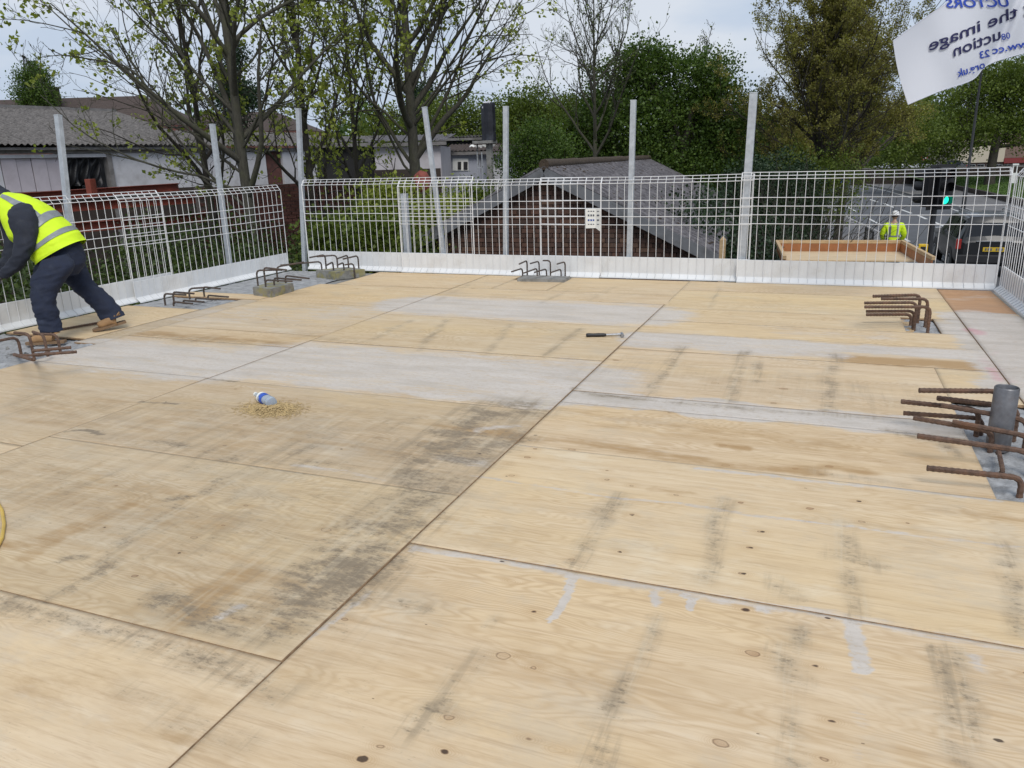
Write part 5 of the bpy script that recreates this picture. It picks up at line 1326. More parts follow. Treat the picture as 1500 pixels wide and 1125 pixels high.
# brick yard wall behind the left fence corner
yw = thing('yard_wall', 'old red brick wall overgrown with ivy behind the back left corner', 'wall')
a, b_ = PD(290, 300, 16), PD(570, 262, 19); d_ = (b_-a); d_.z = 0; L = d_.length; d_.normalize(); n_ = Vector((-d_.y, d_.x, 0)); zt_ = PD(450, 268, 17.5).z
mb = MB(); mb.obox(a+d_*L/2+Vector((0, 0, (zt_+GZ)/2-a.z)), d_, n_, Vector((0, 0, 1)), L/2, .10, (zt_-GZ)/2); mb.build('core', M['mortar'], yw)
vb = MB(); tn = []; z = zt_-.07; r_ = 0
while z > zt_-1.6:
    x = (.11 if r_ % 2 else 0)
    while x < L-.1:
        vb.obox(a+d_*(x+.105)+n_*(-.105+rng.uniform(-.006, .006))+Vector((0, 0, z+.032-a.z)), d_, n_, Vector((0, 0, 1)), .105, .02, .032); tn += [rng.random()*.4+.3]*8; x += .225
    z -= .075; r_ += 1
M['brick2'] = simple('soot red brick', (.16, .065, .05), .9, .4, 6, dirt=(.05, .04, .035), dirtamt=.7, dirtscale=3, bump=.5)
o = pydata('bricks', vb.v, vb.f, M['brick2'], yw); o['kind'] = 'stuff'
# pale hut with a slab roof
def hut(name, label, x0_, x1_, yt, yb, D, mat, dep=4.0, roofmat='roof_grey', over=.2, cat='shed', roofh=.10, za=None):
    t = thing(name, label, cat); a, b_ = PD(x0_, yt, D), PD(x1_, yt, D); b_.z = a.z; ex_ = (b_-a).normalized(); ey_ = Vector((-ex_.y, ex_.x, 0)); w_ = (b_-a).length
    mb = MB(); mb.obox(a+ex_*w_/2+ey_*dep/2+Vector((0, 0, (GZ-a.z)/2)), ex_, ey_, Vector((0, 0, 1)), w_/2, dep/2, (a.z-GZ)/2); mb.build('wall', mat, t)
    n_ = int((w_+2*over)/.9)+1
    for i in range(n_):
        corr('roof_sheet', a-ex_*over-ey_*over+ex_*((w_+2*over)*i/n_)+ey_*(dep+2*over)+Vector((0, 0, roofh+.35)), None, ex_, (-ey_*(dep+2*over)+Vector((0, 0, -.3))).normalized(), (w_+2*over)/n_, dep+2*over, .146, .022, M[roofmat], t, 4)
    mb = MB(); mb.obox(a+ex_*w_/2-ey_*(over-.03)+Vector((0, 0, .06)), ex_, ey_, Vector((0, 0, 1)), w_/2+over, .02, .05); mb.build('fascia_board', M['fascia'], t)
    return t, a, ex_, ey_
M['pale_wall'] = simple('pinkish white wall', (.55, .52, .54), .85, .08, 4, dirt=(.32, .27, .26), dirtamt=.4, dirtscale=1.5, bump=.2)
M['blue_wall'] = simple('pale blue grey cladding', (.37, .39, .45), .7, .06, 4, dirt=(.25, .25, .28), dirtamt=.35, dirtscale=2, bump=.1)
t, a, ex_, ey_ = hut('shed', 'pinkish white shed wall with a thin slab roof behind the leaning post', 548, 645, 216, 260, 23, M['pale_wall'])
mb = MB(); mb.obox(a+ex_*.95-ey_*.03+Vector((0, 0, -1.75)), ex_, ey_, Vector((0, 0, 1)), 1.0, .02, 1.1); mb.build('dark_boarding', M['wall_dark'], t)
t, a, ex_, ey_ = hut('shed', 'dark open-fronted shed left of the pinkish white wall', 462, 545, 217, 260, 24, M['dark'], roofmat='roof_grey2')  # solid box; its near-black walls stand for the shade of the open front
t, a, ex_, ey_ = hut('site_cabin', 'pale blue grey cabin with a white framed window below the black tank', 657, 795, 228, 262, 27, M['blue_wall'], roofmat='brown_roof', cat='cabin')
def onc(x, y, off=.03):
    v = ray(x, y); t_ = (a-ey_*off-CAMP).dot(ey_)/v.dot(ey_); return CAMP+v*t_
def cq(name, x0_, y0_, x1_, y1_, off, mat, parent, th=.03): return quadmesh(name, [onc(x0_, y1_, off), onc(x1_, y1_, off), onc(x1_, y0_, off), onc(x0_, y0_, off)], mat, parent, -th)
f = cq('window', 663, 232, 686, 250, .03, M['paper'], t); cq('pane', 670.5, 237, 675.5, 248.5, .05, M['black'], f, .01); cq('pane', 679, 237, 685, 248.5, .05, M['black'], f, .01)
cq('corner_trim', 653, 228, 656, 252, .03, M['black'], t); cq('panel_joint', 704, 229, 704.6, 252, .03, M['fascia'], t, .01)
hut('shed', 'white wall of the farthest hut, right of the black tank stand', 722, 742, 228, 262, 26.4, M['white_wall'], roofmat='brown_roof')
hut('shed', 'dark lean-to roof behind the blue grey cabin', 645, 722, 207, 262, 33, M['dark'], roofmat='roof_grey', dep=3)
# green topped tank and white crates on the cabin roof level
p = PD(692, 219, 29); t = thing('water_butt', 'small green tank with a white domed lid on the cabin roof', 'tank', None, p)
mb = MB(); mb.lathe((0, 0, -.2), [(.115, 0), (.115, .27)], 14); mb.build('body', simple('green plastic', (.02, .16, .06), .4, .1, 5, bump=0), t, True); mb = MB(); mb.lathe((0, 0, .071), [(.12, 0), (.11, .05), (.07, .09), (.001, .11)], 14); mb.build('lid', M['paper'], t, True)
for i, (x, w_, h_) in enumerate(((703, .22, .22), (716, .34, .24), (731, .3, .2))):
    p = PD(x, 219, 28.6+i*.2); t = thing('crate', ['white crate next to the green tank', 'white crate behind the concrete tank stand', 'white crate at the right end of the cabin roof'][i], 'crate', 'white crates on the cabin roof', (p.x, p.y, p.z-.1))
    mb = MB(); mb.box(-w_/2-.02, w_/2+.02, -.15, .15, 0, h_); mb.build('body', M['paper'], t, bevel=.01)
    MB().box(-w_/2-.03, w_/2+.03, -.16, .16, h_+.002, h_+.03).build('lid', M['paper'], t, bevel=.005)
# tank on its stand
DS = 24.5
p = PD(716.5, 206, DS); t = thing('tank_stand', 'grey concrete post and slab carrying the black tank', 'stand', None, (p.x, p.y, GZ))
H = p.z-GZ; MB().box(-.085, .085, -.085, .085, 0, H-.09).build('post', M['concrete_old'], t, bevel=.01); MB().box(-.48, .18, -.25, .25, H-.088, H).build('slab', M['concrete_old'], t, bevel=.01)
MB().box(-.44, -.40, -.02, .02, H-.75, H-.09).build('brace', M['concrete_old'], t)
t = thing('ladder', 'thin ladder leaning at the tank stand', 'ladder', None, (p.x-.22, p.y-.3, GZ))
for s_ in (-.08, .08): MB().box(s_-.012, s_+.012, -.01, .01, 0, H-.35).build('stile', M['galv'], t)
for i in range(9): MB().box(-.068, .068, -.008, .008, .3+i*.38, .325+i*.38).build('rung', M['galv'], t)
t = thing('water_tank', 'tall black tank with torn top standing above the cabin roofs', 'tank', None, (p.x, p.y, p.z+.001))
q_ = PD(716, 152, DS); hT = q_.z-p.z; k6 = 10; V = []; F = []
for j in range(5):
    for i in range(k6):
        a_ = 2*PI*i/k6; r_ = .245*(1-.03*(j % 2)); zz = hT*j/4
        if j == 4: zz += -.10*(1 if 3 < i < 7 else 0)+rng.uniform(-.03, .03)
        V.append((math.cos(a_)*r_, math.sin(a_)*r_*.8, zz))
for j in range(4):
    for i in range(k6): F.append((j*k6+i, j*k6+(i+1) % k6, (j+1)*k6+(i+1) % k6, (j+1)*k6+i))
F.append(tuple(reversed(range(k6)))); pydata('shell', V, F, simple('black tarred plastic', (.016, .017, .024), .45, .3, 5, dirt=(.10, .11, .14), dirtamt=.5, dirtscale=2.2, bump=.2), t)
bm = bmesh.new(); 
for i in range(14):
    r_ = bmesh.ops.create_icosphere(bm, subdivisions=1, radius=rng.uniform(.03, .07)); off = Vector((rng.uniform(-.12, .14), rng.uniform(-.15, .1), hT-.06+rng.uniform(-.1, .08)))
    for v_ in r_['verts']: v_.co += off
me = bpy.data.meshes.new('w'); bm.to_mesh(me); bm.free(); link_mesh('wadding', me, t, M['white_wall'])
# red upturned bucket-like thing on the ground near the thick trunk
p = PD(619, 262, 14); t = thing('tarpaulin', 'red cloth hump beside the thick trunk above the back barrier', 'tarpaulin', None, (p.x, p.y, p.z-.25))
bm = bmesh.new(); bmesh.ops.create_icosphere(bm, subdivisions=3, radius=.16)
for v_ in bm.verts: v_.co = Vector((v_.co.x, v_.co.y, v_.co.z*1.3+.18))*(1+.15*mnoise.noise(v_.co*9))
me = bpy.data.meshes.new('c'); bm.to_mesh(me); bm.free(); link_mesh('cloth', me, t, simple('red cloth', (.22, .06, .045), .8, .2, 10, bump=.3))
MB().box(-.2, .2, -.2, .2, -(p.z-.25-GZ), .02).build('pile', M['dirt'], t)
# ------------------------------------------------------------ vehicles
def paint_mat(name, col, metal=.3):
    m = simple(name, col, .35, .04, 3, metal=metal, bump=0, dirt=tuple(x*.6+.02 for x in col), dirtamt=.3, dirtscale=2, coat=.25); return m
M['glass'] = simple('dark car glass', (.015, .018, .024), .18, .05, 2, bump=0, spec=.35)
M['tyre'] = simple('tyre rubber', (.02, .02, .02), .85, .2, 12, bump=.2)
M['rim'] = simple('alloy rim', (.35, .36, .37), .35, .1, 12, metal=.7, bump=0)
M['red_light'] = simple('red lamp lens', (.30, .015, .01), .25, .1, 10, bump=0, coat=.5)
M['plate_y'] = simple('yellow number plate', (.62, .42, .03), .5, .05, 10, bump=0)
def make_car(label, loc, heading, paint, L=4.7, Wd=1.9, H=1.76, suv=True, plate=True, name='parked_car', cat='car', group=None):
    t = thing(name, label, cat, group, loc, heading)   # local: +y forward, rear at y=0
    k = H/1.76
    if suv: stn = [(0, .48, .98, 1.02, .80, .74), (.05, .36, 1.04, 1.08, .95, .84), (.16, .32, 1.06, 1.52, .97, .72), (.34, .32, 1.07, 1.72, .98, .70), (1.2, .32, 1.07, 1.76, 1, .71), (2.3, .32, 1.05, 1.75, 1, .70), (2.9, .32, 1.04, 1.62, 1, .70), (3.45, .32, 1.02, 1.10, .99, .86), (4.2, .34, .95, 1.0, .97, .85), (4.6, .38, .82, .88, .88, .78), (4.7, .45, .7, .72, .78, .7)]
    else: stn = [(0, .45, .80, .84, .80, .74), (.06, .34, .92, .98, .94, .82), (.45, .28, .96, 1.28, .97, .70), (.9, .26, .96, 1.44, .98, .66), (1.9, .26, .94, 1.47, 1, .66), (2.5, .26, .92, 1.38, 1, .66), (3.2, .28, .90, .98, .98, .84), (4.1, .30, .82, .86, .95, .8), (4.5, .34, .7, .74, .86, .74), (4.62, .4, .6, .62, .76, .66)]
    V = []; n_ = None; hw = Wd/2; sc = L/stn[-1][0]
    for (y, b_, be, ro, w1, w2) in stn:
        h = [(0, b_), (.80*w1, b_), (.93*w1, b_+.05), (w1, b_+.22), (w1*.995, be-.12), (w1*.96, be), (w2+.02, ro-.07), (w2*.9, ro-.015), (0, ro)]
        ring = [(x*hw, y*sc, z*k) for x, z in h]+[(-x*hw, y*sc, z*k) for x, z in reversed(h[1:-1])]
        n_ = len(ring); V += ring
    F = [(i*n_+j, i*n_+(j+1) % n_, (i+1)*n_+(j+1) % n_, (i+1)*n_+j) for i in range(len(stn)-1) for j in range(n_)]+[tuple(range(n_)), tuple(reversed(range((len(stn)-1)*n_, len(stn)*n_)))]
    body = pydata('body', V, F, paint, t, True)
    try: body.data.set_sharp_from_angle(angle=.55)
    except Exception: pass
    r_ = .36*k if suv else .31
    yw = (.95*sc*(1 if suv else .9), (3.75 if suv else 3.62)*sc)
    for y in yw:
        for s_ in (-1, 1):
            mb = MB(); mb.lathe((s_*(hw-.24), y, r_), [(r_*.7, 0), (r_, .02), (r_, .21), (r_*.93, .235), (r_*.66, .24)] , 28, Vector((s_, 0, 0))); w_ = mb.build('wheel', M['tyre'], t, True)
            mb = MB(); mb.lathe((s_*(hw-.005), y, r_), [(r_*.64, 0), (r_*.62, .012), (r_*.5, -.0), (r_*.2, .01), (.001, .015)], 20, Vector((s_, 0, 0))); mb.build('rim', M['rim'], w_, True)
            mb = MB(); mb.lathe((s_*(hw-.028), y, r_+.02), [(r_*1.16, 0), (r_*1.16, .026)], 28, Vector((s_, 0, 0))); mb.build('arch_shade_disc', M['black'], t, True)  # black disc put in for the shaded hollow of the uncut arch
    def sidewin(ya, yb, top_a, top_b):
        for s_ in (-1, 1):
            def xat(z): f = (z/k-1.05)/.62; return s_*hw*(.968*(1-f)+.735*f)+s_*.012
            def P(y, z): return (xat(z), y*sc, z)
            za = 1.10*k if suv else .99
            quadmesh('side_window', [P(ya, za), P(yb, za), P(yb-(.0 if top_b > 1.5*k else .0), top_b), P(ya+.03, top_a)], M['glass'], t, .004*s_)
    if suv:
        sidewin(.42, 1.12, 1.60*k, 1.62*k); sidewin(1.2, 2.05, 1.62*k, 1.62*k); sidewin(2.13, 2.75, 1.62*k, 1.56*k)
        quadmesh('rear_window', [(-.70*hw*1.1, .075*sc, 1.12*k), (.70*hw*1.1, .075*sc, 1.12*k), (.66*hw, .175*sc-.03, 1.55*k), (-.66*hw, .175*sc-.03, 1.55*k)], M['glass'], t, .008)
        quadmesh('windscreen', [(.8*hw, 3.42*sc, 1.13*k), (-.8*hw, 3.42*sc, 1.13*k), (-.66*hw, 2.93*sc, 1.60*k), (.66*hw, 2.93*sc, 1.60*k)], M['glass'], t, .02)
        for s_ in (-1, 1):
            MB().box(s_*hw*.93-.075, s_*hw*.93+.055, -.02, .10, .82*k, 1.10*k).build('tail_light', M['red_light'], t, bevel=.012)
            mb = MB(); mb.tube([(s_*hw*.62, .45, 1.75*k), (s_*hw*.62, .5, 1.80*k), (s_*hw*.62, 2.3*sc, 1.81*k), (s_*hw*.62, 2.4*sc, 1.76*k)], .016, 6); mb.build('roof_rail', M['rim'], t, True)
            mb = MB(); mb.obox((s_*(hw+.10), 2.78*sc, 1.12*k), Vector((1, 0, 0)), Vector((0, 1, 0)), Vector((0, 0, 1)), .10, .06, .08); mb.build('wing_mirror', M['rim'], t, bevel=.02)
        MB().box(-hw*.97, hw*.97, -.07, .10, .42*k, .66*k).build('bumper', M['black'], t, bevel=.03)
        MB().box(-.45, .45, -.035, .0, 1.03*k, 1.055*k).build('chrome_strip', M['rim'], t, bevel=.004)
    else:
        sidewin(.62, 1.45, 1.22, 1.36); sidewin(1.52, 2.35, 1.36, 1.30)
        quadmesh('rear_window', [(-.74*hw, .16*sc, 1.03), (.74*hw, .16*sc, 1.03), (.62*hw, .58*sc, 1.30), (-.62*hw, .58*sc, 1.30)], M['glass'], t, .03)
        quadmesh('windscreen', [(.78*hw, 3.1*sc, 1.01), (-.78*hw, 3.1*sc, 1.01), (-.62*hw, 2.55*sc, 1.36), (.62*hw, 2.55*sc, 1.36)], M['glass'], t, .03)
        for s_ in (-1, 1): MB().box(s_*hw*.82-.10, s_*hw*.82+.10, -.01, .08, .72, .86).build('tail_light', M['red_light'], t, bevel=.01)
    if plate:
        pl_ = MB().box(-.27, .27, -.05 if suv else -.02, -.036 if suv else 0, (.76*k if suv else .55), (.88*k if suv else .66)).build('number_plate', M['plate_y'], t)
        x = -.22
        for i in range(7):
            w_ = .042 if i != 3 else .0
            if w_: MB().box(x, x+w_, -.054 if suv else -.024, -.0505 if suv else -.0205, (.785*k if suv else .57), (.855*k if suv else .64)).build('plate_character', M['ink'], pl_)
            x += .066
    return t
p = PD(1452, 388, 21.6); 
make_car('black estate car with a yellow rear plate waiting on the road behind the right barrier', (p.x-.0, p.y, GZ), .03, paint_mat('black car paint', (.008, .009, .011), 0.0), 4.6, 1.86, 1.72, name='waiting_car')
for (x, y, D, hd, L, col, lb) in ((1303, 246.5, 92, 1.25, 4.0, (.55, .57, .60), 'silver hatchback, leftmost of the cars parked beyond the dark wall'), (1349, 247, 90, 1.35, 4.3, (.60, .61, .62), 'pale silver car parked behind the round sign'), (1388, 247.5, 88, 1.3, 4.4, (.03, .035, .04), 'black car parked right of the round sign')):
    p = PD(x, y, D); make_car(lb, (p.x+2, p.y, p.z-.45), hd, paint_mat('car paint', col), L, 1.8, 1.5, False, True, group='cars parked beyond the lawn')
poly('car_park', [PD(1200, 250, 84), PD(1420, 250, 80), PD(1440, 246, 110), PD(1190, 246, 112)], PD(1303, 246.5, 92).z-.46, M['asphalt'])
# ------------------------------------------------------------ traffic light
DT = 17.0
pb = PD(1369, 300, DT); tl = thing('traffic_light', 'black traffic light showing green beside the formwork tray', 'traffic light', None, (pb.x, pb.y, GZ))
zt0 = PD(1369, 303, DT).z-GZ; zt1 = PD(1369, 250, DT).z-GZ
mb = MB(); mb.lathe((0, 0, 0), [(.09, 0), (.09, .02), (.062, .03), (.062, zt1-.05), (.05, zt1), (.001, zt1+.01)], 16); mb.build('pole', M['black'], tl, True)
def lhead(dx, dy, rot, lit):
    hd = empty('signal_head', (dx, dy, zt0+.02), rot); hd.parent = tl
    MB().box(-.14, .14, -.10, .10, 0, .84).build('housing', M['black'], hd, bevel=.02)
    MB().box(-.26, .26, .101, .112, -.06, .90).build('backing_board', M['black'], hd, bevel=.004)
    return hd
def lens(hd_loc, rot, lit):
    d = Vector((math.sin(rot), -math.cos(rot), 0)); rt = Vector((math.cos(rot), math.sin(rot), 0))
    for i in range(3):
        c_ = Vector(hd_loc)+Vector((0, 0, .16+i*.27))+d*.101
        em = (lit and i == 0)
        if em:
            m_, t_, p_, _o = newmat('green signal lamp'); p_.inputs['Base Color'].default_value = (0, .5, .35, 1); p_.inputs['Emission Color'].default_value = (.02, 1, .62, 1); p_.inputs['Emission Strength'].default_value = 1.3
        else: m_ = M['black'] if i != 2 else simple('dark red lens', (.06, .008, .006), .3, .1, 10, bump=0)
        mb = MB(); mb.lathe(c_, [(.095, 0), (.09, .01), (.05, .022), (.001, .026)], 18, d); mb.build('lens', m_, tl, True)
        # hood: three quarter tube
        V = []; F = []; n_ = 16
        for j in range(n_+1):
            a_ = math.radians(-50+280*j/n_)
            for (r_, h_) in ((.108, 0), (.108, .24-.10*max(0, -math.sin(a_)))): V.append(c_+rt*r_*math.cos(a_)+Vector((0, 0, 1))*r_*math.sin(a_)+d*h_)
        for j in range(n_): F.append((2*j, 2*j+1, 2*j+3, 2*j+2))
        F2 = [tuple(reversed(f)) for f in F]; V2 = [Vector(v)-(Vector(v)-c_).normalized()*.0 + (c_-Vector(v)).normalized()*.004 for v in V]; b0 = len(V)
        pydata('hood', V+V2, F+[tuple(b0+i for i in f) for f in F2], M['black'], tl)
for (dx, dy, rot, lit) in ((.12, -.12, .28, True), (-.13, -.02, -2.2, False)):
    d = Vector((math.sin(rot), -math.cos(rot), 0)); rt = Vector((math.cos(rot), math.sin(rot), 0)); c_ = Vector((dx, dy, zt0+.42))
    mb = MB(); mb.obox(c_, rt, d, Vector((0, 0, 1)), .14, .10, .42); mb.build('housing', M['black'], tl, bevel=.02)
    mb = MB(); mb.obox(c_-d*.107, rt, d, Vector((0, 0, 1)), .25, .006, .48); mb.build('backing_board', M['black'], tl)
    lens((dx, dy, zt0+.0), rot, lit)
p = PD(1351, 371, DT-.3); pz = PD(1351, 357, DT-.3).z
yb = thing('push_button_unit', 'yellow push button unit on a short black stem left of the traffic light pole', 'push button', None, (p.x, p.y, GZ))
MB().box(-.03, .03, -.03, .03, 0, p.z-GZ-.002).build('stem', M['black'], yb); MB().box(-.09, .09, -.05, .05, p.z-GZ, pz-GZ).build('box', simple('yellow box', (.75, .48, .02), .45, .1, 10, bump=0), yb, bevel=.01)
MB().box(-.05, .05, -.056, -.0505, p.z-GZ+.05, pz-GZ-.05).build('face', M['black'], yb)
# guard rail by the road worker
gra, grb = PD(1270, 318, 24), PD(1281, 324, 22.6); rl = thing('guard_rail', 'short dark pedestrian guard rail left of the road worker', 'railing')
for q_ in (gra, grb): mb = MB(); mb.bar(Vector((q_.x, q_.y, GZ)), Vector((q_.x, q_.y, -.95)), .05); mb.build('upright', M['black'], rl)
for z in (-.98, -1.95): mb = MB(); mb.bar(Vector((gra.x, gra.y, z)), Vector((grb.x, grb.y, z)), .04); mb.build('rail', M['black'], rl)
for i in range(1, 9):
    q_ = gra.lerp(grb, i/9); mb = MB(); mb.bar(Vector((q_.x, q_.y, -1.93)), Vector((q_.x, q_.y, -1.0)), .014); mb.build('bar', M['black'], rl)
# bollard with blue arrow sign
p = PD(1238, 275, 58); t = thing('traffic_island_bollard', 'white topped bollard with a round blue sign where the road bends', 'bollard', None, (p.x, p.y, GZ))
zz = PD(1238, 248, 58).z-GZ
MB().box(-.06, .06, -.04, .04, 0, zz-.3).build('stem', M['galv'], t); mb = MB(); mb.lathe((0, -.05, PD(1238, 266, 58).z-GZ), [(.34, 0), (.34, .02)], 20, Vector((0, -1, 0))); mb.build('blue_disc', M['label_blue'], t)
mb = MB(); mb.lathe((0.05, -.02, zz-.35), [(.16, 0), (.2, .2), (.15, .42), (.001, .5)], 12); mb.build('white_cap', M['paper'], t, True)
# lamp column, round sign, twin-leg sign
p = PD(1412, 298, 42); top = PD(1437, 95, 42); t = thing('lamp_column', 'tall thin black lamp column at the edge of the lawn', 'lamp post', None, (p.x, p.y, GZ)); mb = MB()
mb.tube([(0, 0, 0), (0, 0, 1.4), (0, 0, 1.45), (0, 0, top.z-GZ)], .1, 10, rad=[.11, .11, .075, .05]); mb.build('column', M['black'], t, True)
MB().box(-.10, .75, -.07, .07, top.z-GZ+.01, top.z-GZ+.12).build('lantern', M['fascia'], t, bevel=.02)
p = PD(1352, 247, 78); t = thing('road_sign', 'round white and red sign on a grey pole before the parked cars', 'road sign', None, (p.x, p.y, -1.6)); z_ = PD(1352, 230, 78).z+1.6
mb = MB(); mb.tube([(0, 0, 0), (0, 0, z_+.25)], .04, 8); mb.build('pole', M['galv'], t); mb = MB(); mb.lathe((0, -.06, z_), [(.30, 0), (.30, .02)], 22, Vector((0, -1, 0))); mb.build('red_disc', simple('red sign face', (.5, .03, .03), .5, .1, 5, bump=0), t)
mb = MB(); mb.lathe((0, -.085, z_), [(.21, 0), (.21, .01)], 20, Vector((0, -1, 0))); mb.build('white_disc', M['paper'], t)
p = PD(1481, 287, 47); t = thing('street_sign', 'white board on two white legs standing on the lawn edge', 'sign', None, (p.x, p.y, GZ)); k_ = 47
for dx in (-.10, .10): mb = MB(); mb.bar(Vector((dx, 0, 0)), Vector((dx, 0, PD(1481, 240, k_).z-GZ)), .05); mb.build('leg', M['paper'], t)
MB().box(-.16, .16, -.06, -.03, PD(1481, 268, k_).z-GZ, PD(1481, 253, k_).z-GZ).build('board', M['paper'], t)
MB().box(-.16, .16, -.06, -.03, PD(1481, 242, k_).z-GZ, PD(1481, 239.5, k_).z-GZ).build('top_bar', M['paper'], t)
# flats behind the lawn tree
def flats():
    t = thing('apartment_block', 'cream and dark red low block of flats behind the lawn tree', 'building'); D = 96
    M['cream'] = simple('cream cladding', (.55, .49, .38), .8, .04, 1, bump=0); M['maroon'] = simple('dark red panel', (.22, .035, .035), .7, .05, 1, bump=0); M['brown_panel'] = simple('brown brick', (.20, .135, .11), .85, .1, 2, bump=.1)
    def slab(name, x0_, x1_, y0_, y1_, dd, mat, dep=9, par=t):
        a = PD(x0_, y1_, D+dd); b_ = PD(x1_, y1_, D+dd); zt_ = PD(x0_, y0_, D+dd).z; b_.z = a.z; e_ = (b_-a); w_ = e_.length; e_.normalize(); f_ = Vector((-e_.y, e_.x, 0))
        mb = MB(); mb.obox(a+e_*w_/2+f_*dep/2+Vector((0, 0, (zt_-a.z)/2)), e_, f_, Vector((0, 0, 1)), w_/2, dep/2, (zt_-a.z)/2); return mb.build(name, mat, par)
    slab('cream_wall', 1403, 1470, 205, 239, 0, M['cream']); slab('brown_wall', 1470.5, 1620, 195, 231.5, 0, M['brown_panel']); slab('red_band', 1470.5, 1620, 231.8, 239.2, -.1, M['maroon'])
    slab('ground_floor', 1398, 1620, 239.5, 256, .8, M['brown_panel'], 8)
    for x in range(1405, 1560, 13):
        f_ = slab('window', x, x+10.5, 240.5, 248, .6, M['paper'], .15); slab('pane', x+.8, x+4.8, 241.3, 247.3, .5, M['glass'], .05, f_); slab('pane', x+5.8, x+9.8, 241.3, 247.3, .5, M['glass'], .05, f_)
flats()
# ------------------------------------------------------------ flag
def flag():
    t = thing('flag', 'white site flag with mirrored blue writing flying in from the right', 'flag')
    topE = [(1308, 60), (1345, 33), (1387, 4), (1430, -28), (1480, -62), (1550, -100)]
    botE = [(1330, 153), (1378, 133), (1424, 117), (1447, 95), (1500, 78), (1572, 62)]
    def ed(E, u):
        u *= len(E)-1; i = min(int(u), len(E)-2); f = u-i
        p0, p1, p2, p3 = E[max(i-1, 0)], E[i], E[i+1], E[min(i+2, len(E)-1)]
        return [.5*((2*p1[k])+(-p0[k]+p2[k])*f+(2*p0[k]-5*p1[k]+4*p2[k]-p3[k])*f*f+(-p0[k]+3*p1[k]-3*p2[k]+p3[k])*f**3) for k in (0, 1)]
    def dep(x, y): 
        s_ = (x-1308)/250; r_ = (y-60-(x-1308)*-.55)/100
        return 6.1+.5*s_+.055*math.sin(s_*8+r_*1.7)+.03*math.sin(s_*17-r_*3)+.05*r_ + .10*math.exp(-((x-1452+.42*(y-88))/9)**2)
    V = []; F = []; nx, ny = 110, 54
    for j in range(ny+1):
        for i in range(nx+1):
            u, v_ = i/nx, j/ny; a, b_ = ed(topE, u), ed(botE, u); bow = 5*math.sin(PI*v_)*(1-u)**2
            x = a[0]*(1-v_)+b_[0]*v_-bow*.6; y = a[1]*(1-v_)+b_[1]*v_
            V.append(PD(x, y, dep(x, y)))
    for j in range(ny):
        for i in range(nx): a = j*(nx+1)+i; F.append((a, a+1, a+nx+2, a+nx+1))
    m_, nt_, p_, _ = newmat('white flag cloth'); k = NT(nt_); n = k.noise(k.pos(), 300, 2, .5)
    k.set(p_.inputs['Base Color'], k.mix(n, (.74, .76, .82), (.80, .81, .86))); p_.inputs['Roughness'].default_value = .8
    tr = k.n('ShaderNodeBsdfTranslucent', {'Color': (.75, .78, .86, 1)}); mx = k.n('ShaderNodeMixShader', {'Fac': .35}); k.set(mx.inputs[1], p_.outputs[0]); k.set(mx.inputs[2], tr.outputs[0]); nt_.links.new(mx.outputs[0], _.inputs[0])
    pydata('cloth', V, F, m_, t, True)
    mb = MB()
    mb.tube([PD(*[c for c in ed(topE, i/30)], dep(*ed(topE, i/30))) for i in range(31)], .004, 5); mb.tube([PD(*[c for c in ed(botE, i/30)], dep(*ed(botE, i/30))) for i in range(31)], .004, 5)
    mb.build('hem', m_, t)
    M['flag_blue'] = simple('blue flag print', (.018, .055, .36), .8, .05, 20, bump=0); M['flag_navy'] = simple('navy flag print', (.012, .012, .07), .8, .05, 20, bump=0)
    def txt(s_, end, ang, h_, width, mat, up=(-.12, -.99), bold=.0, shear=0.0):
        """end = pixel of the LEFT end in the photo (the last letter, as the writing is mirrored)"""
        cu = bpy.data.curves.new('t', 'FONT'); cu.body = s_; cu.size = 1; cu.offset = bold; cu.shear = shear; cu.resolution_u = 3
        o = bpy.data.objects.new('t', cu); C.objects.link(o); dg = bpy.context.evaluated_depsgraph_get(); dg.update()
        me = bpy.data.meshes.new_from_object(o.evaluated_get(dg)); bpy.data.objects.remove(o)
        bm = bmesh.new(); bm.from_mesh(me); bmesh.ops.triangulate(bm, faces=bm.faces)
        bmesh.ops.subdivide_edges(bm, edges=[e for e in bm.edges if e.calc_length() > .12], cuts=2); bm.to_mesh(me); bm.free()
        xs = [v.co.x for v in me.vertices]; x0_, x1_ = min(xs), max(xs); a_ = math.radians(ang); d = (math.cos(a_), -math.sin(a_))
        for v in me.vertices:
            w_ = (x1_-v.co.x)/(x1_-x0_)*width; X = end[0]+d[0]*w_+up[0]*v.co.y*h_; Y = end[1]+d[1]*w_+up[1]*v.co.y*h_
            v.co = PD(X, Y, dep(X, Y)-.012)
        me.name = 'lettering'; me.materials.clear(); link_mesh('lettering', me, t, M[mat])
    txt('UCTORS', (1387, 11), 1, 18, 92, 'flag_blue', (-.25, -.97), .025)
    txt('Improving the image', (1361, 75), 21.5, 24, 292, 'flag_navy', (-.05, -.99), .015)
    txt('uction', (1397, 83), 20.5, 24, 74, 'flag_navy', (-.08, -.99), .015)
    txt('08', (1468, 59), 15, 13, 13, 'flag_blue', (-.2, -.98), .01)
    txt('23', (1436, 86), 14, 15, 15, 'flag_blue', (-.15, -.98), .02)
    txt('www.cc', (1454, 79), 12, 15, 70, 'flag_blue', (-.1, -.99), .02)
    txt('org.uk', (1403, 113), 19, 15.5, 43, 'flag_blue', (-.2, -.98), .02)
    q_ = PD(1566, 60, dep(1566, 60)); mb = MB(); pl_ = thing('flagpole', 'slim pole of the site flag, just outside the photograph', 'pole', None, (q_.x+.03, q_.y, GZ)); top_ = PD(1552, -102, dep(1552, -102))
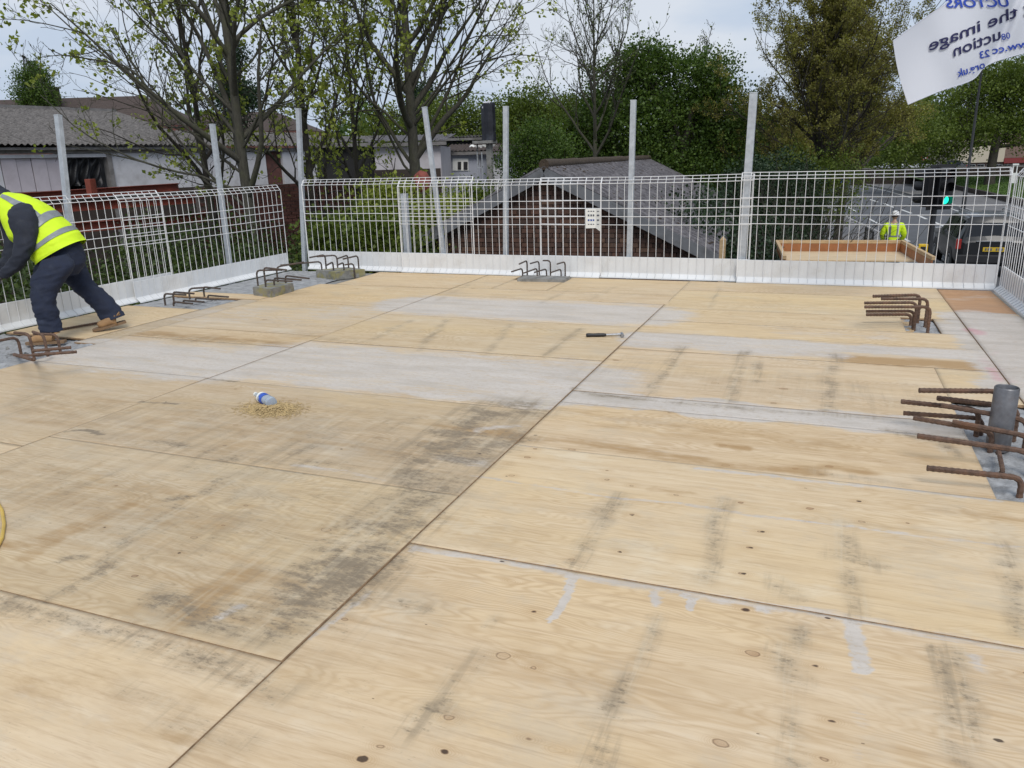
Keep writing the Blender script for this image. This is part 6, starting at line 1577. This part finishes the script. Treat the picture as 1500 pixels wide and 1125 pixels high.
    mb.tube([(0, 0, 0), (0, 0, 4.2), (top_.x-q_.x-.03, top_.y-q_.y, top_.z-GZ+.15)], .022, 10); mb.build('shaft', M['galv'], pl_, True)
flag()
# ------------------------------------------------------------ trees and shrubs
def bark_mat(name, a, b_, moss=(.07, .08, .03), mo=.3):
    m, t, p, _ = newmat(name); k = NT(t); W = k.pos()
    n = k.noise(k.scale(W, (1, 1, .35)), 26, 5, .7); c = k.ramp(n, [(.3, a), (.7, b_)]); c = k.mix(k.math('MULTIPLY', k.sm(k.noise(W, 3, 4, .6), .45, .65), mo), c, moss)
    k.set(p.inputs['Base Color'], c); p.inputs['Roughness'].default_value = .9; k.set(p.inputs['Normal'], k.bump(n, .7, .02)); return m
def leaf_mat(name, stops, trans=.35):
    m, t, p, o_ = newmat(name); k = NT(t); at = k.n('ShaderNodeAttribute', attribute_name='tone'); c = k.ramp(at.outputs['Fac'], stops)
    k.set(p.inputs['Base Color'], c); p.inputs['Roughness'].default_value = .5; p.inputs['Specular IOR Level'].default_value = .35
    tr = k.n('ShaderNodeBsdfTranslucent'); k.set(tr.inputs['Color'], k.mix(1.0, c, (1.25, 1.3, .7), 'MULTIPLY'))
    mx = k.n('ShaderNodeMixShader', {'Fac': trans}); k.set(mx.inputs[1], p.outputs[0]); k.set(mx.inputs[2], tr.outputs[0]); t.links.new(mx.outputs[0], o_.inputs[0]); return m
M['bark'] = bark_mat('grey green bark', (.038, .034, .026), (.085, .08, .06), (.075, .08, .035), .5)
M['bark_dark'] = bark_mat('dark bark', (.028, .023, .019), (.065, .055, .045))
M['leaf_spring'] = leaf_mat('spring leaves', [(0, (.13, .16, .03)), (.5, (.26, .31, .055)), (1, (.40, .44, .09))])
M['leaf_mid'] = leaf_mat('mid green leaves', [(0, (.05, .072, .014)), (.5, (.11, .155, .026)), (1, (.20, .25, .042))])
M['leaf_deep'] = leaf_mat('deep green leaves', [(0, (.032, .062, .013)), (.5, (.075, .13, .024)), (1, (.145, .215, .038))])
M['leaf_olive'] = leaf_mat('olive young leaves', [(0, (.11, .09, .03)), (.4, (.19, .17, .045)), (.8, (.27, .27, .055)), (1, (.36, .35, .08))])
M['leaf_ever'] = leaf_mat('dark evergreen leaves', [(0, (.012, .028, .012)), (.6, (.025, .05, .02)), (1, (.05, .085, .03))], .15)
M['leaf_ivy'] = leaf_mat('ivy leaves', [(0, (.02, .035, .01)), (.5, (.045, .075, .016)), (1, (.10, .14, .03))], .2)

def unit(v): return v/np.maximum(np.linalg.norm(v, axis=-1, keepdims=True), 1e-9)
def leaves(name, P, D, size, mat, parent, rs, tone=None, fold=.25, wid=.42):
    """diamond leaves at P pointing along D"""
    n = len(P); D = unit(D); r = unit(rs.normal(size=(n, 3))); X = unit(np.cross(D, r)); Z = np.cross(X, D); s = np.asarray(size).reshape(-1, 1)
    if s.shape[0] == 1: s = np.repeat(s, n, 0)
    a = P; b_ = P+D*s*.5+X*s*wid+Z*s*fold*.5; c_ = P+D*s-Z*s*.08; d = P+D*s*.5-X*s*wid+Z*s*fold*.5
    V = np.stack([a, b_, c_, d], 1).reshape(-1, 3); I = np.arange(n)*4; F = np.stack([I, I+1, I+2, I+3], 1)
    tn = rs.random_sample(n) if tone is None else tone
    return npmesh(name, V, F, mat, parent, False, np.repeat(tn, 4))
class Wood:
    def __init__(s): s.ch = []           # (points Nx3, radii N)
    def add(s, P, R): s.ch.append((P, R))
    def build(s, name, mat, parent):
        V = []; F = []; base = 0
        for P, R in s.ch:
            n = len(P); k = 10 if R[0] > .06 else 6 if R[0] > .02 else 4 if R[0] > .008 else 3
            T = np.gradient(P, axis=0); T = unit(T); ref = np.array([1., .3, .1]) if abs(T[0][2]) > .7 else np.array([0., 0, 1.]); X = unit(np.cross(T, ref)); Y = np.cross(T, X)
            a = np.arange(k)*2*np.pi/k; ring = P[:, None, :]+R[:, None, None]*(np.cos(a)[None, :, None]*X[:, None, :]+np.sin(a)[None, :, None]*Y[:, None, :])
            V.append(ring.reshape(-1, 3)); i = np.arange(n-1)[:, None]*k; j = np.arange(k)[None, :]; j2 = (j+1) % k
            F.append(np.stack([base+i+j, base+i+j2, base+i+k+j2, base+i+k+j], -1).reshape(-1, 4)); base += n*k
        return npmesh(name, np.vstack(V), np.vstack(F), mat, parent, True)
def walk(rs, p, d, L, n, wander, trop):
    P = [p]; d = unit(d); st_ = L/n
    for i in range(n):
        d = unit(d+rs.normal(size=3)*wander+np.array([0, 0, trop])); P.append(P[-1]+d*st_)
    return np.array(P)
def side_dir(rs, T, ang, flat=0.0):
    r = rs.normal(size=3); r[2] *= (1-flat); X = unit(r-T*r.dot(T)); return unit(T*math.cos(ang)+X*math.sin(ang))
def tree(label, cat, base, H, r0, limbs, seed, leafmat, leaf=.09, nleaf=4, lspread=.5, bark='bark', levels=3, lean=(0, 0), z_lo=.25, L1=.5, ang=(35, 60), up=.05, twigs=(7, 6), twig_L=(.42, .38), leafprob=1.0, name='tree', group=None, fork=None, tlen=1.0, wander=.10, extra=None, leaf_from=1):
    rs = np.random.RandomState(seed); t = thing(name, label, cat, group, base)
    W_ = Wood(); n = 14; zt = np.linspace(0, 1, n+1); P = np.zeros((n+1, 3)); P[:, 2] = zt*H; P[:, 0] = lean[0]*zt*H+np.cumsum(rs.normal(size=n+1))*.012*H/10; P[:, 1] = lean[1]*zt*H+np.cumsum(rs.normal(size=n+1))*.012*H/10
    R = r0*(1-.86*zt**1.1); R[0] *= 1.25; W_.add(P, R); tips = []
    def interp(P, R, f):
        x = f*(len(P)-1); i = min(int(x), len(P)-2); g_ = x-i; return P[i]*(1-g_)+P[i+1]*g_, R[i]*(1-g_)+R[i+1]*g_, unit(P[i+1]-P[i])
    def sub(P, R, L, lev):
        nt_ = twigs[min(lev, len(twigs)-1)]; nt_ = max(2, int(nt_*(.7+.6*rs.random_sample())))
        for q_ in range(nt_):
            f = .18+.80*(q_+rs.random_sample())/nt_; p, r, T = interp(P, R, f); a_ = math.radians(rs.uniform(28, 58)); d = side_dir(rs, T, a_, .2)
            l = L*twig_L[min(lev, len(twig_L)-1)]*rs.uniform(.6, 1.2)*(1.15-.55*f); k_ = 5 if lev < levels-2 else 4
            P2 = walk(rs, p, d, l, k_, wander*1.5, up*1.4); r2 = min(r*.6, .010) if lev else min(r*.6, .017); R2 = np.linspace(r2, max(r2*.4, .0036), k_+1); W_.add(P2, R2)
            if lev+1 < levels-1: sub(P2, R2, l, lev+1)
            if lev+1 >= levels-leaf_from:
                tips.append((P2[-1], P2[-1]-P2[-2])); 
                if leafprob > .7: tips.append((P2[len(P2)//2], P2[-1]-P2[-2]))
    for i in range(limbs):
        f = z_lo+(1-z_lo)*((i+rs.random_sample()*.7)/limbs)**.9; p, r, T = interp(P, R, min(f, .98)); az_ = i*2.399+rs.uniform(-.5, .5)
        a_ = math.radians(rs.uniform(*ang)*(1.0-.35*f)); d = np.array([math.cos(az_)*math.sin(a_), math.sin(az_)*math.sin(a_), math.cos(a_)])
        L = H*L1*(1.12-.75*f)*rs.uniform(.8, 1.2)*tlen; P2 = walk(rs, p, d, L, 9, wander, up); r2 = min(r*.72, r0*.5); R2 = np.linspace(r2, .008, 10); W_.add(P2, R2); sub(P2, R2, L, 0); tips.append((P2[-1], P2[-1]-P2[-2]))
    if extra:
        for (f, d, L, rr) in extra:
            p, r, T = interp(P, R, f); P2 = walk(rs, p, np.array(d, float), L, 10, wander*.8, up*.8); R2 = np.linspace(rr, .007, 11); W_.add(P2, R2); sub(P2, R2, L, 0)
    W_.build('trunk', M[bark], t)
    tp = np.array([a for a, _ in tips]); td = unit(np.array([b_ for _, b_ in tips])); keep = rs.random_sample(len(tp)) < leafprob; tp, td = tp[keep], td[keep]
    k_ = nleaf; PP = np.repeat(tp, k_, 0)+rs.normal(size=(len(tp)*k_, 3))*leaf*lspread; DD = np.repeat(td, k_, 0)*.7+rs.normal(size=(len(tp)*k_, 3))*.75+np.array([0, 0, .25])
    tn = np.clip(np.repeat(rs.random_sample(len(tp))*.5, k_)+rs.random_sample(len(PP))*.5, 0, 1)
    leaves('crown', PP, DD, leaf*rs.uniform(.6, 1.25, len(PP)), M[leafmat], t, rs, tn)
    return t
def blob_tree(label, cat, base, lobes, n, leaf, leafmat, seed, trunk=None, name='tree', group=None, bark='bark_dark', shell=.35, gap=.52, spiky=0.0, kindstuff=False, stems=0):
    """leafy mass: leaves gathered in twig-sized clumps through the volume of uneven lobes (cx,cy,cz,rx,ry,rz)"""
    rs = np.random.RandomState(seed); t = thing(name, label, cat, group, base); base = Vector(base)
    lob = np.array(lobes, float); vol = (lob[:, 3]*lob[:, 4]+lob[:, 3]*lob[:, 5]+lob[:, 4]*lob[:, 5]); pr = vol/vol.sum(); per = 26; nc = n//per
    idx = rs.choice(len(lob), nc, p=pr); d = unit(rs.normal(size=(nc, 3))); rad = 1-shell*rs.random_sample(nc)**1.7*1.6
    # uneven outline from low frequency bumps
    bump_ = 1+.16*np.sin(d[:, 0]*5+idx*1.7+seed)*np.cos(d[:, 2]*6+idx)+.10*np.sin(d[:, 1]*11+d[:, 2]*9+idx*3)
    Cc = lob[idx, :3]+d*lob[idx, 3:]*(rad*bump_)[:, None]; cr_ = rs.uniform(.6, 1.4, nc)*leaf*2.6
    hole = np.sin(Cc[:, 0]*2.9+seed)+np.sin(Cc[:, 1]*3.3+1)+np.sin(Cc[:, 2]*3.7+2); keep = hole > -1.7+gap*.2; Cc, d, cr_ = Cc[keep], d[keep], cr_[keep]; nc = len(Cc)
    P = np.repeat(Cc, per, 0)+rs.normal(size=(nc*per, 3))*np.repeat(cr_, per)[:, None]*np.array([1, 1, .75]); D = np.repeat(d, per, 0)*.5+rs.normal(size=(nc*per, 3))*.8+np.array([0, 0, .1+spiky])
    tn = np.clip(np.repeat(rs.random_sample(nc)*.6, per)+rs.random_sample(nc*per)*.4, 0, 1)
    leaves('crown', P, D, leaf*rs.uniform(.6, 1.3, nc*per), M[leafmat], t, rs, tn)
    W_ = Wood()
    if trunk:
        H, r0 = trunk; P0 = walk(rs, np.zeros(3), np.array([0, 0, 1.]), H, 8, .04, .1); W_.add(P0, np.linspace(r0, r0*.4, 9))
        for l in lob:
            s_ = P0[min(8, max(2, int(8*min(1, max(.2, l[2]/H*.6)))))]; v = l[:3]-s_; P1 = np.array([s_+v*f+rs.normal(size=3)*.05 for f in np.linspace(0, 1, 7)]); W_.add(P1, np.linspace(r0*.45, .02, 7))
            for q_ in range(9):
                e_ = l[:3]+unit(rs.normal(size=3))*l[3:]*.95; st_ = P1[rs.randint(3, 7)]; P2 = np.array([st_*(1-f)+e_*f+rs.normal(size=3)*.06 for f in np.linspace(0, 1, 6)]); W_.add(P2, np.linspace(.03, .006, 6))
    for q_ in range(stems):
        l = lob[rs.randint(len(lob))]; b0 = np.array([l[0]*.7+rs.normal()*.2, l[1]*.7+rs.normal()*.2, 0]); e_ = l[:3]+unit(rs.normal(size=3))*l[3:]*1.05; P2 = np.array([b0*(1-f)+e_*f+rs.normal(size=3)*.05 for f in np.linspace(0, 1, 7)]); W_.add(P2, np.linspace(.025, .004, 7))
    if W_.ch: W_.build('trunk', M[bark], t)
    return t
def gbase(x, D):           # foot of something standing at pixel column x, depth D, on the ground
    p = PD(x, 250, D); return (p.x, p.y, GZ)
def zat(x, y, D): return PD(x, y, D).z
def rel(b_, x, y, D): p = PD(x, y, D); return (p.x-b_[0], p.y-b_[1], p.z-b_[2])
# main budding tree, left
b1 = gbase(362, 13.0)
tree('tall budding tree with a pale grey trunk in the middle of the left yard', 'tree', b1, 9.6, .115, 24, 3, 'leaf_spring', .078, 7, .62, z_lo=.30, L1=.42, ang=(36, 60), up=.05, twigs=(8, 6, 4), twig_L=(.44, .40, .42), levels=4, leafprob=.20, lean=(-.008, 0), group='budding trees behind the barriers', leaf_from=1,
     extra=[(.30, (-1.0, .1, .5), 4.4, .028), (.33, (-.9, -.3, .35), 4.0, .026), (.42, (-1, .2, .8), 4.6, .030), (.36, (-.8, -.6, .9), 4.2, .028), (.40, (.9, -.2, .9), 3.0, .026), (.50, (-.7, .1, 1), 4.4, .030), (.28, (-.9, .3, .15), 3.4, .022), (.38, (-1, 0, .6), 4.6, .026), (.46, (-.9, -.2, 1), 4.6, .028)])
tree('slimmer dark-stemmed budding tree just left of the pale trunk', 'tree', gbase(312, 14.5), 8.4, .085, 16, 8, 'leaf_spring', .075, 7, .62, bark='bark_dark', z_lo=.25, L1=.38, ang=(30, 55), up=.06, twigs=(7, 6, 4), twig_L=(.44, .4, .4), levels=4, leafprob=.18, lean=(-.05, 0), group='budding trees behind the barriers')
tree('budding tree with thin upright stems between the two thick trunks', 'tree', gbase(452, 15), 8.8, .085, 18, 15, 'leaf_spring', .075, 7, .62, bark='bark_dark', z_lo=.20, L1=.36, ang=(24, 50), up=.08, twigs=(7, 6, 4), twig_L=(.44, .4, .4), levels=4, leafprob=.30, lean=(.01, 0), group='budding trees behind the barriers')
tree('tall budding tree with a thick trunk forking above the shed roofs, centre left', 'tree', gbase(610, 15.5), 9.6, .15, 24, 21, 'leaf_spring', .075, 7, .62, bark='bark', z_lo=.36, L1=.40, ang=(34, 60), up=.06, twigs=(8, 6, 4), twig_L=(.44, .4, .4), levels=4, leafprob=.24, group='budding trees behind the barriers',
     extra=[(.36, (-.5, 0, 1), 4.8, .042), (.38, (.55, .1, 1), 4.8, .042), (.44, (1, -.2, .6), 4.2, .030), (.46, (1, .3, .8), 4.0, .03), (.42, (-1, -.2, .6), 3.6, .03), (.5, (.9, 0, .9), 4.0, .03), (.34, (-.9, 0, .9), 3.8, .03)])
tree('young budding tree filling the gap left of the forked trunk', 'tree', gbase(525, 18), 8.4, .08, 16, 33, 'leaf_spring', .08, 7, .62, bark='bark_dark', z_lo=.2, L1=.36, ang=(24, 50), up=.07, twigs=(7, 6, 4), levels=4, twig_L=(.44, .4, .4), leafprob=.32, group='budding trees behind the barriers')
tree('bare fine-twigged tree rising behind the gable roof', 'tree', gbase(872, 24), 8.3, .10, 20, 41, 'leaf_mid', .06, 2, .6, bark='bark', z_lo=.40, L1=.50, ang=(36, 62), up=.10, twigs=(8, 6, 4), twig_L=(.46, .42, .4), levels=4, leafprob=.25)
tree('sparse twiggy tree standing left of the olive tree', 'tree', gbase(1022, 27), 6.9, .08, 14, 46, 'leaf_mid', .06, 2, .6, bark='bark_dark', z_lo=.4, L1=.34, ang=(22, 42), up=.1, twigs=(7, 6, 3), levels=4, leafprob=.2)
# olive tree at the right: dense fine twigs
bo_ = gbase(1205, 23); xo = []
for i in range(14):
    a_ = i*2.4; xo.append((.26+.03*i, (math.cos(a_)*.9, math.sin(a_)*.6, .75), 3.9, .035))
tree('broad olive brown tree with dense fine twigs left of the flag', 'tree', bo_, 7.6, .14, 40, 52, 'leaf_olive', .050, 9, .95, bark='bark_dark', z_lo=.27, L1=.46, ang=(35, 66), up=.085, twigs=(9, 7, 3), twig_L=(.46, .42, .4), levels=4, leafprob=.78, wander=.12, extra=xo)
b_ = gbase(1235, 30); blob_tree('rounded olive brown tree reaching behind the flag edge', 'tree', b_, [(*rel(b_, x, y, 30+rng.uniform(-.6, .6)), r, r*.9, r*.85) for x, y, r in ((1150, 170, 1.2), (1195, 115, 1.3), (1250, 95, 1.3), (1300, 120, 1.2), (1175, 215, 1.1), (1235, 180, 1.4), (1290, 180, 1.0), (1125, 205, .9), (1325, 165, .9), (1225, 60, 1.0), (1270, 50, .8), (1325, 188, .7))], 52000, .062, 'leaf_olive', 57, (5, .18), gap=2.2, shell=.6)
blob_tree('yellow green bush growing through the foot of the olive tree', 'bush', gbase(1165, 22), [(0, 0, 2.5, 1.0, 1, 1.3), (1.0, .3, 2.6, .9, 1, 1.1), (-.9, 0, 2.2, .8, .8, 1.0)], 13000, .06, 'leaf_mid', 55, None, stems=16, name='bush')
# dense deep green tree centre right
bd = gbase(985, 25); L_ = []
for (x, y, r) in ((870, 185, 1.0), (905, 130, 1.15), (955, 115, 1.2), (1010, 130, 1.2), (1060, 150, 1.0), (930, 190, 1.3), (1000, 195, 1.35), (1065, 215, 1.1), (960, 235, 1.1), (1030, 255, 1.1), (1085, 190, .8), (880, 225, .9), (945, 90, .7), (1040, 110, .8)):
    c_ = rel(bd, x, y, 25+rng.uniform(-.8, .8)); L_.append((*c_, r, r*.95, r*.85))
blob_tree('dense deep green tree behind the gable roof, right of the bare tree', 'tree', bd, L_, 74000, .085, 'leaf_deep', 61, (5, .2))
for (x, D, pts, mat, n, sd, lb) in ((770, 31, ((755, 172, 1.0), (785, 158, 1.0), (815, 180, 1.1), (800, 215, 1.1), (768, 215, 1.1), (742, 212, .9), (828, 160, .7)), 'leaf_mid', 24000, 64, 'bright mid green tree right of the black tank'),
    (660, 34, ((600, 200, 1.2), (640, 180, 1.3), (675, 170, 1.2), (705, 185, 1.2), (650, 215, 1.2), (560, 205, 1.2)), 'leaf_mid', 24000, 66, 'rounded green tree behind the roofs, left of the black tank'),
    (845, 26, ((838, 205, .8), (850, 165, .9), (865, 225, .9), (835, 235, .8)), 'leaf_mid', 16000, 68, 'green shrubby tree between the bright green tree and the deep green one')):
    bb_ = gbase(x, D); blob_tree(lb, 'tree', bb_, [(*rel(bb_, a, b_, D+rng.uniform(-.5, .5)), r, r, r*.9) for a, b_, r in pts], n, .075 if D < 30 else .10, mat, sd, (4, .15), stems=10)
bb_ = gbase(790, 16.5); blob_tree('grey green shrub left of the ridge of the brick building', 'bush', bb_, [(*rel(bb_, a, b_, 16.5), r, r, r) for a, b_, r in ((770, 230, .45), (790, 205, .45), (800, 240, .5), (750, 245, .35), (815, 215, .3))], 9000, .05, 'leaf_deep', 70, None, stems=14, name='bush')
# poplar leaning at the far left, and the conifer behind the pale trunk
bp = gbase(66, 40); blob_tree('leaning dark poplar rising over the shed roof at the far left', 'tree', bp, [(*rel(bp, a, b_, 40), r, r, r*1.35) for a, b_, r in ((42, 92, .22), (50, 104, .36), (60, 118, .42), (46, 124, .40), (58, 138, .5), (34, 136, .36), (32, 114, .26), (35, 82, .12), (70, 140, .34), (38, 148, .4), (64, 150, .4))], 13000, .085, 'leaf_deep', 72, (4, .2), spiky=.9)
bc = gbase(352, 36); blob_tree('dark conifer behind the pale trunk of the budding tree', 'tree', bc, [(*rel(bc, a, b_, 36), r, r, r*1.5) for a, b_, r in ((348, 75, .32), (346, 105, .55), (352, 135, .7), (345, 160, .75), (362, 150, .6), (330, 140, .5))], 12000, .10, 'leaf_ever', 74, (4, .2), spiky=.8)
bc = gbase(622, 38); blob_tree('dark conifer behind the forked trunk', 'tree', bc, [(*rel(bc, a, b_, 38), r, r, r*1.5) for a, b_, r in ((620, 105, .35), (620, 130, .55), (622, 155, .7), (615, 180, .7))], 8000, .10, 'leaf_ever', 75, (4, .2), spiky=.8)
# lawn tree
bl = (*PD(1452, 247, 62)[:2], -1.2)
L_ = [(*rel(bl, a, b_, 62+rng.uniform(-2, 2)), r, r, r*.8) for a, b_, r in ((1350, 190, 2.2), (1320, 215, 1.7), (1385, 165, 2.3), (1430, 150, 2.5), (1475, 140, 2.5), (1520, 150, 2.6), (1400, 205, 1.9), (1365, 228, 1.3), (1440, 190, 1.5), (1500, 190, 2.0), (1560, 190, 2.4), (1455, 115, 2.1), (1500, 110, 2.2), (1305, 235, 1.3), (1570, 140, 2.5))]
blob_tree('spreading leafy tree with a stout dark trunk on the lawn below the flag', 'tree', bl, L_, 60000, .17, 'leaf_mid', 80, None, gap=1.5)
rs = np.random.RandomState(81); Wt = Wood(); Wt.add(np.array([[0, 0, -.6], [0, 0, 1.2], [.05, 0, 2.4], [.1, 0, 3.2]]), np.array([.42, .33, .31, .30]))
for (x, y, r) in ((1340, 205, .13), (1390, 190, .17), (1425, 165, .18), (1465, 140, .2), (1500, 165, .2), (1550, 190, .18), (1420, 205, .12), (1480, 200, .12)):
    e_ = np.array(rel(bl, x, y, 62)); s_ = np.array([.08, 0, 2.4+rs.random_sample()*.7]); P2 = np.array([s_*(1-f)+e_*f+np.array([0, 0, -.25*math.sin(PI*f)])+rs.normal(size=3)*.06 for f in np.linspace(0, 1, 9)]); Wt.add(P2, np.linspace(r, .03, 9))
    for q_ in range(16):
        st_ = P2[rs.randint(3, 9)]; P3 = walk(rs, st_, unit(e_-s_)+rs.normal(size=3)*.5, rs.uniform(1, 2.6), 5, .15, .08); Wt.add(P3, np.linspace(.045, .012, 6))
lt = [o for o in S.objects if o.get('label', '').startswith('spreading leafy tree')][0]; Wt.build('trunk', M['bark_dark'], lt)
# hedgerow trees beyond the road and parked cars
for i, (x, D, H_, w_, mat) in enumerate(((1205, 60, 5.2, 2.0, 'leaf_mid'), (1262, 105, 8.5, 4.5, 'leaf_deep'), (1310, 112, 8.5, 5, 'leaf_mid'), (1375, 116, 9, 5, 'leaf_deep'), (1430, 120, 10, 5, 'leaf_mid'), (1205, 95, 8, 4, 'leaf_olive'), (1160, 80, 7.5, 3.4, 'leaf_mid'), (1100, 70, 7, 3.6, 'leaf_deep'), (1040, 75, 7, 3.6, 'leaf_mid'))):
    b_ = gbase(x, D); H2 = H_
    blob_tree(['low roadside tree where the road bends away', 'deep green tree at the far end of the road', 'broad green tree behind the leftmost parked car', 'deep green tree behind the round sign', 'tall green tree left of the flats', 'olive tree beyond the bollard', 'green tree far behind the olive tree', 'far deep green tree right of the dense tree', 'far green tree behind the dense tree'][i], 'tree', b_,
      [(rng.uniform(-.5, .5)*w_, rng.uniform(-.3, .3)*w_, H2*f, w_*(.75-.3*abs(f-.4)), w_*.6, H2*.24) for f in (.25, .4, .55, .75, .3, .6)], 11000, .15+.0012*D, mat, 90+i, (H2*.5, .2), group='trees beyond the road')
# distant treeline, one mass
rs = np.random.RandomState(7); n = 60000; az_ = rs.uniform(-80, 60, n//30); az_ = np.radians(az_); R_d = rs.uniform(130, 175, len(az_)); ht = 8+3*np.sin(az_*31)+2*np.sin(az_*67+1)
z_ = GZ+rs.random_sample(len(az_))**.7*ht; Cc = np.stack([np.sin(az_)*R_d, np.cos(az_)*R_d, z_], 1); P = np.repeat(Cc, 30, 0)+rs.normal(size=(len(Cc)*30, 3))*1.1
o = leaves('distant_wood', P, rs.normal(size=P.shape), rs.uniform(.6, 1.3, len(P)), M['leaf_deep'], None, rs); tag(o, 'far line of trees along the horizon', 'wood', kind='stuff')
# shrubs, ivy and brambles outside the deck
def cover(name, label, cat, box, n, leaf, mat, seed, top, kind='stuff'):
    rs = np.random.RandomState(seed); x0_, x1_, y0_, y1_ = box; nc = n//24; x = rs.uniform(x0_, x1_, nc); y = rs.uniform(y0_, y1_, nc)
    h = top+.35*np.sin(x*2.1+seed)+.3*np.sin(y*1.7+x)+.18*np.sin(x*5.3+y*4.1); z = GZ+.1+(h-GZ)*(1-rs.random_sample(nc)**2.2); Cc = np.stack([x, y, z], 1)
    P = np.repeat(Cc, 24, 0)+rs.normal(size=(nc*24, 3))*leaf*2.4; tn = np.clip(np.repeat(rs.random_sample(nc)*.6, 24)+rs.random_sample(nc*24)*.4, 0, 1)
    o = leaves(name, P, rs.normal(size=P.shape)+np.array([0, 0, .5]), leaf*rs.uniform(.6, 1.3, len(P)), M[mat], None, rs, tn); tag(o, label, cat, kind=kind); return o
cover('ivy', 'dark ivy and brambles below the left barrier', 'ivy', (-13.5, -7.6, 3.0, 14), 62000, .055, 'leaf_ivy', 101, -.25)
cover('ivy', 'brambles behind the back left corner', 'brambles', (-9.5, -5.6, 10.4, 16.5), 34000, .06, 'leaf_ivy', 104, -.35)
cover('undergrowth', 'dark undergrowth right of the brick building', 'undergrowth', (-2.6, -.5, 13.0, 24), 24000, .06, 'leaf_ever', 107, -.1)
for i, (x, y, D, r, mat, lb) in enumerate(((500, 352, 12.5, .34, 'leaf_ivy', 'dark leafy bush just behind the back left post'), (560, 345, 12, .4, 'leaf_mid', 'green bush left of the short white post'), (645, 312, 13.5, .40, 'leaf_spring', 'light green bush below the pinkish shed'), (700, 300, 14.5, .34, 'leaf_mid', 'green bush left of the gable'), (548, 312, 14.5, .34, 'leaf_mid', 'green bush before the dark shed'), (480, 355, 11.6, .5, 'leaf_mid', 'low green bush at the foot of the corner post'), (575, 290, 14, .26, 'leaf_spring', 'leafy shoots at the foot of the thick trunk'))):
    bb_ = gbase(x, D); blob_tree(lb, 'bush', bb_, [(*rel(bb_, x+dx, y+dy+8, D), r*f*.8, r*f*.8, r*f*.85) for dx, dy, f in ((0, 0, 1), (-25, 15, .8), (22, 12, .85), (5, 40, 1.1), (-12, -18, .55), (18, -14, .5))], 6500, .065, mat, 120+i, None, stems=12, name='bush', group='bushes between barrier and sheds')
# bare brambles and twigs, dark gap right of the brick building
rs = np.random.RandomState(44); Wt = Wood()
for i in range(420):
    p = PD(rs.uniform(1090, 1215), rs.uniform(300, 380), rs.uniform(12.5, 19)); p0 = np.array([p.x, p.y, GZ+rs.uniform(0, .6)]); d = np.array([rs.normal()*.5, rs.normal()*.5, 1.0]); Wt.add(walk(rs, p0, d, rs.uniform(1.2, 3.4), 8, .22, -.02), np.linspace(.012, .003, 9))
t = thing('bramble', 'tangle of bare dark bramble stems right of the brick building', 'brambles'); Wt.build('stems', M['bark_dark'], t)
blob_tree('dark overgrown thicket right of the gable roof, under the olive tree', 'bush', gbase(1140, 19), [(*rel(gbase(1140, 19), a, b_, 19+(i % 3)*.8), r, r, r) for i, (a, b_, r) in enumerate(((1100, 268, .6), (1135, 266, .7), (1170, 272, .6), (1110, 320, .7), (1150, 315, .7), (1178, 318, .5), (1130, 360, .7), (1192, 285, .35), (1090, 350, .6), (1185, 355, .4)))], 26000, .06, 'leaf_ever', 130, None, stems=60, name='bush')
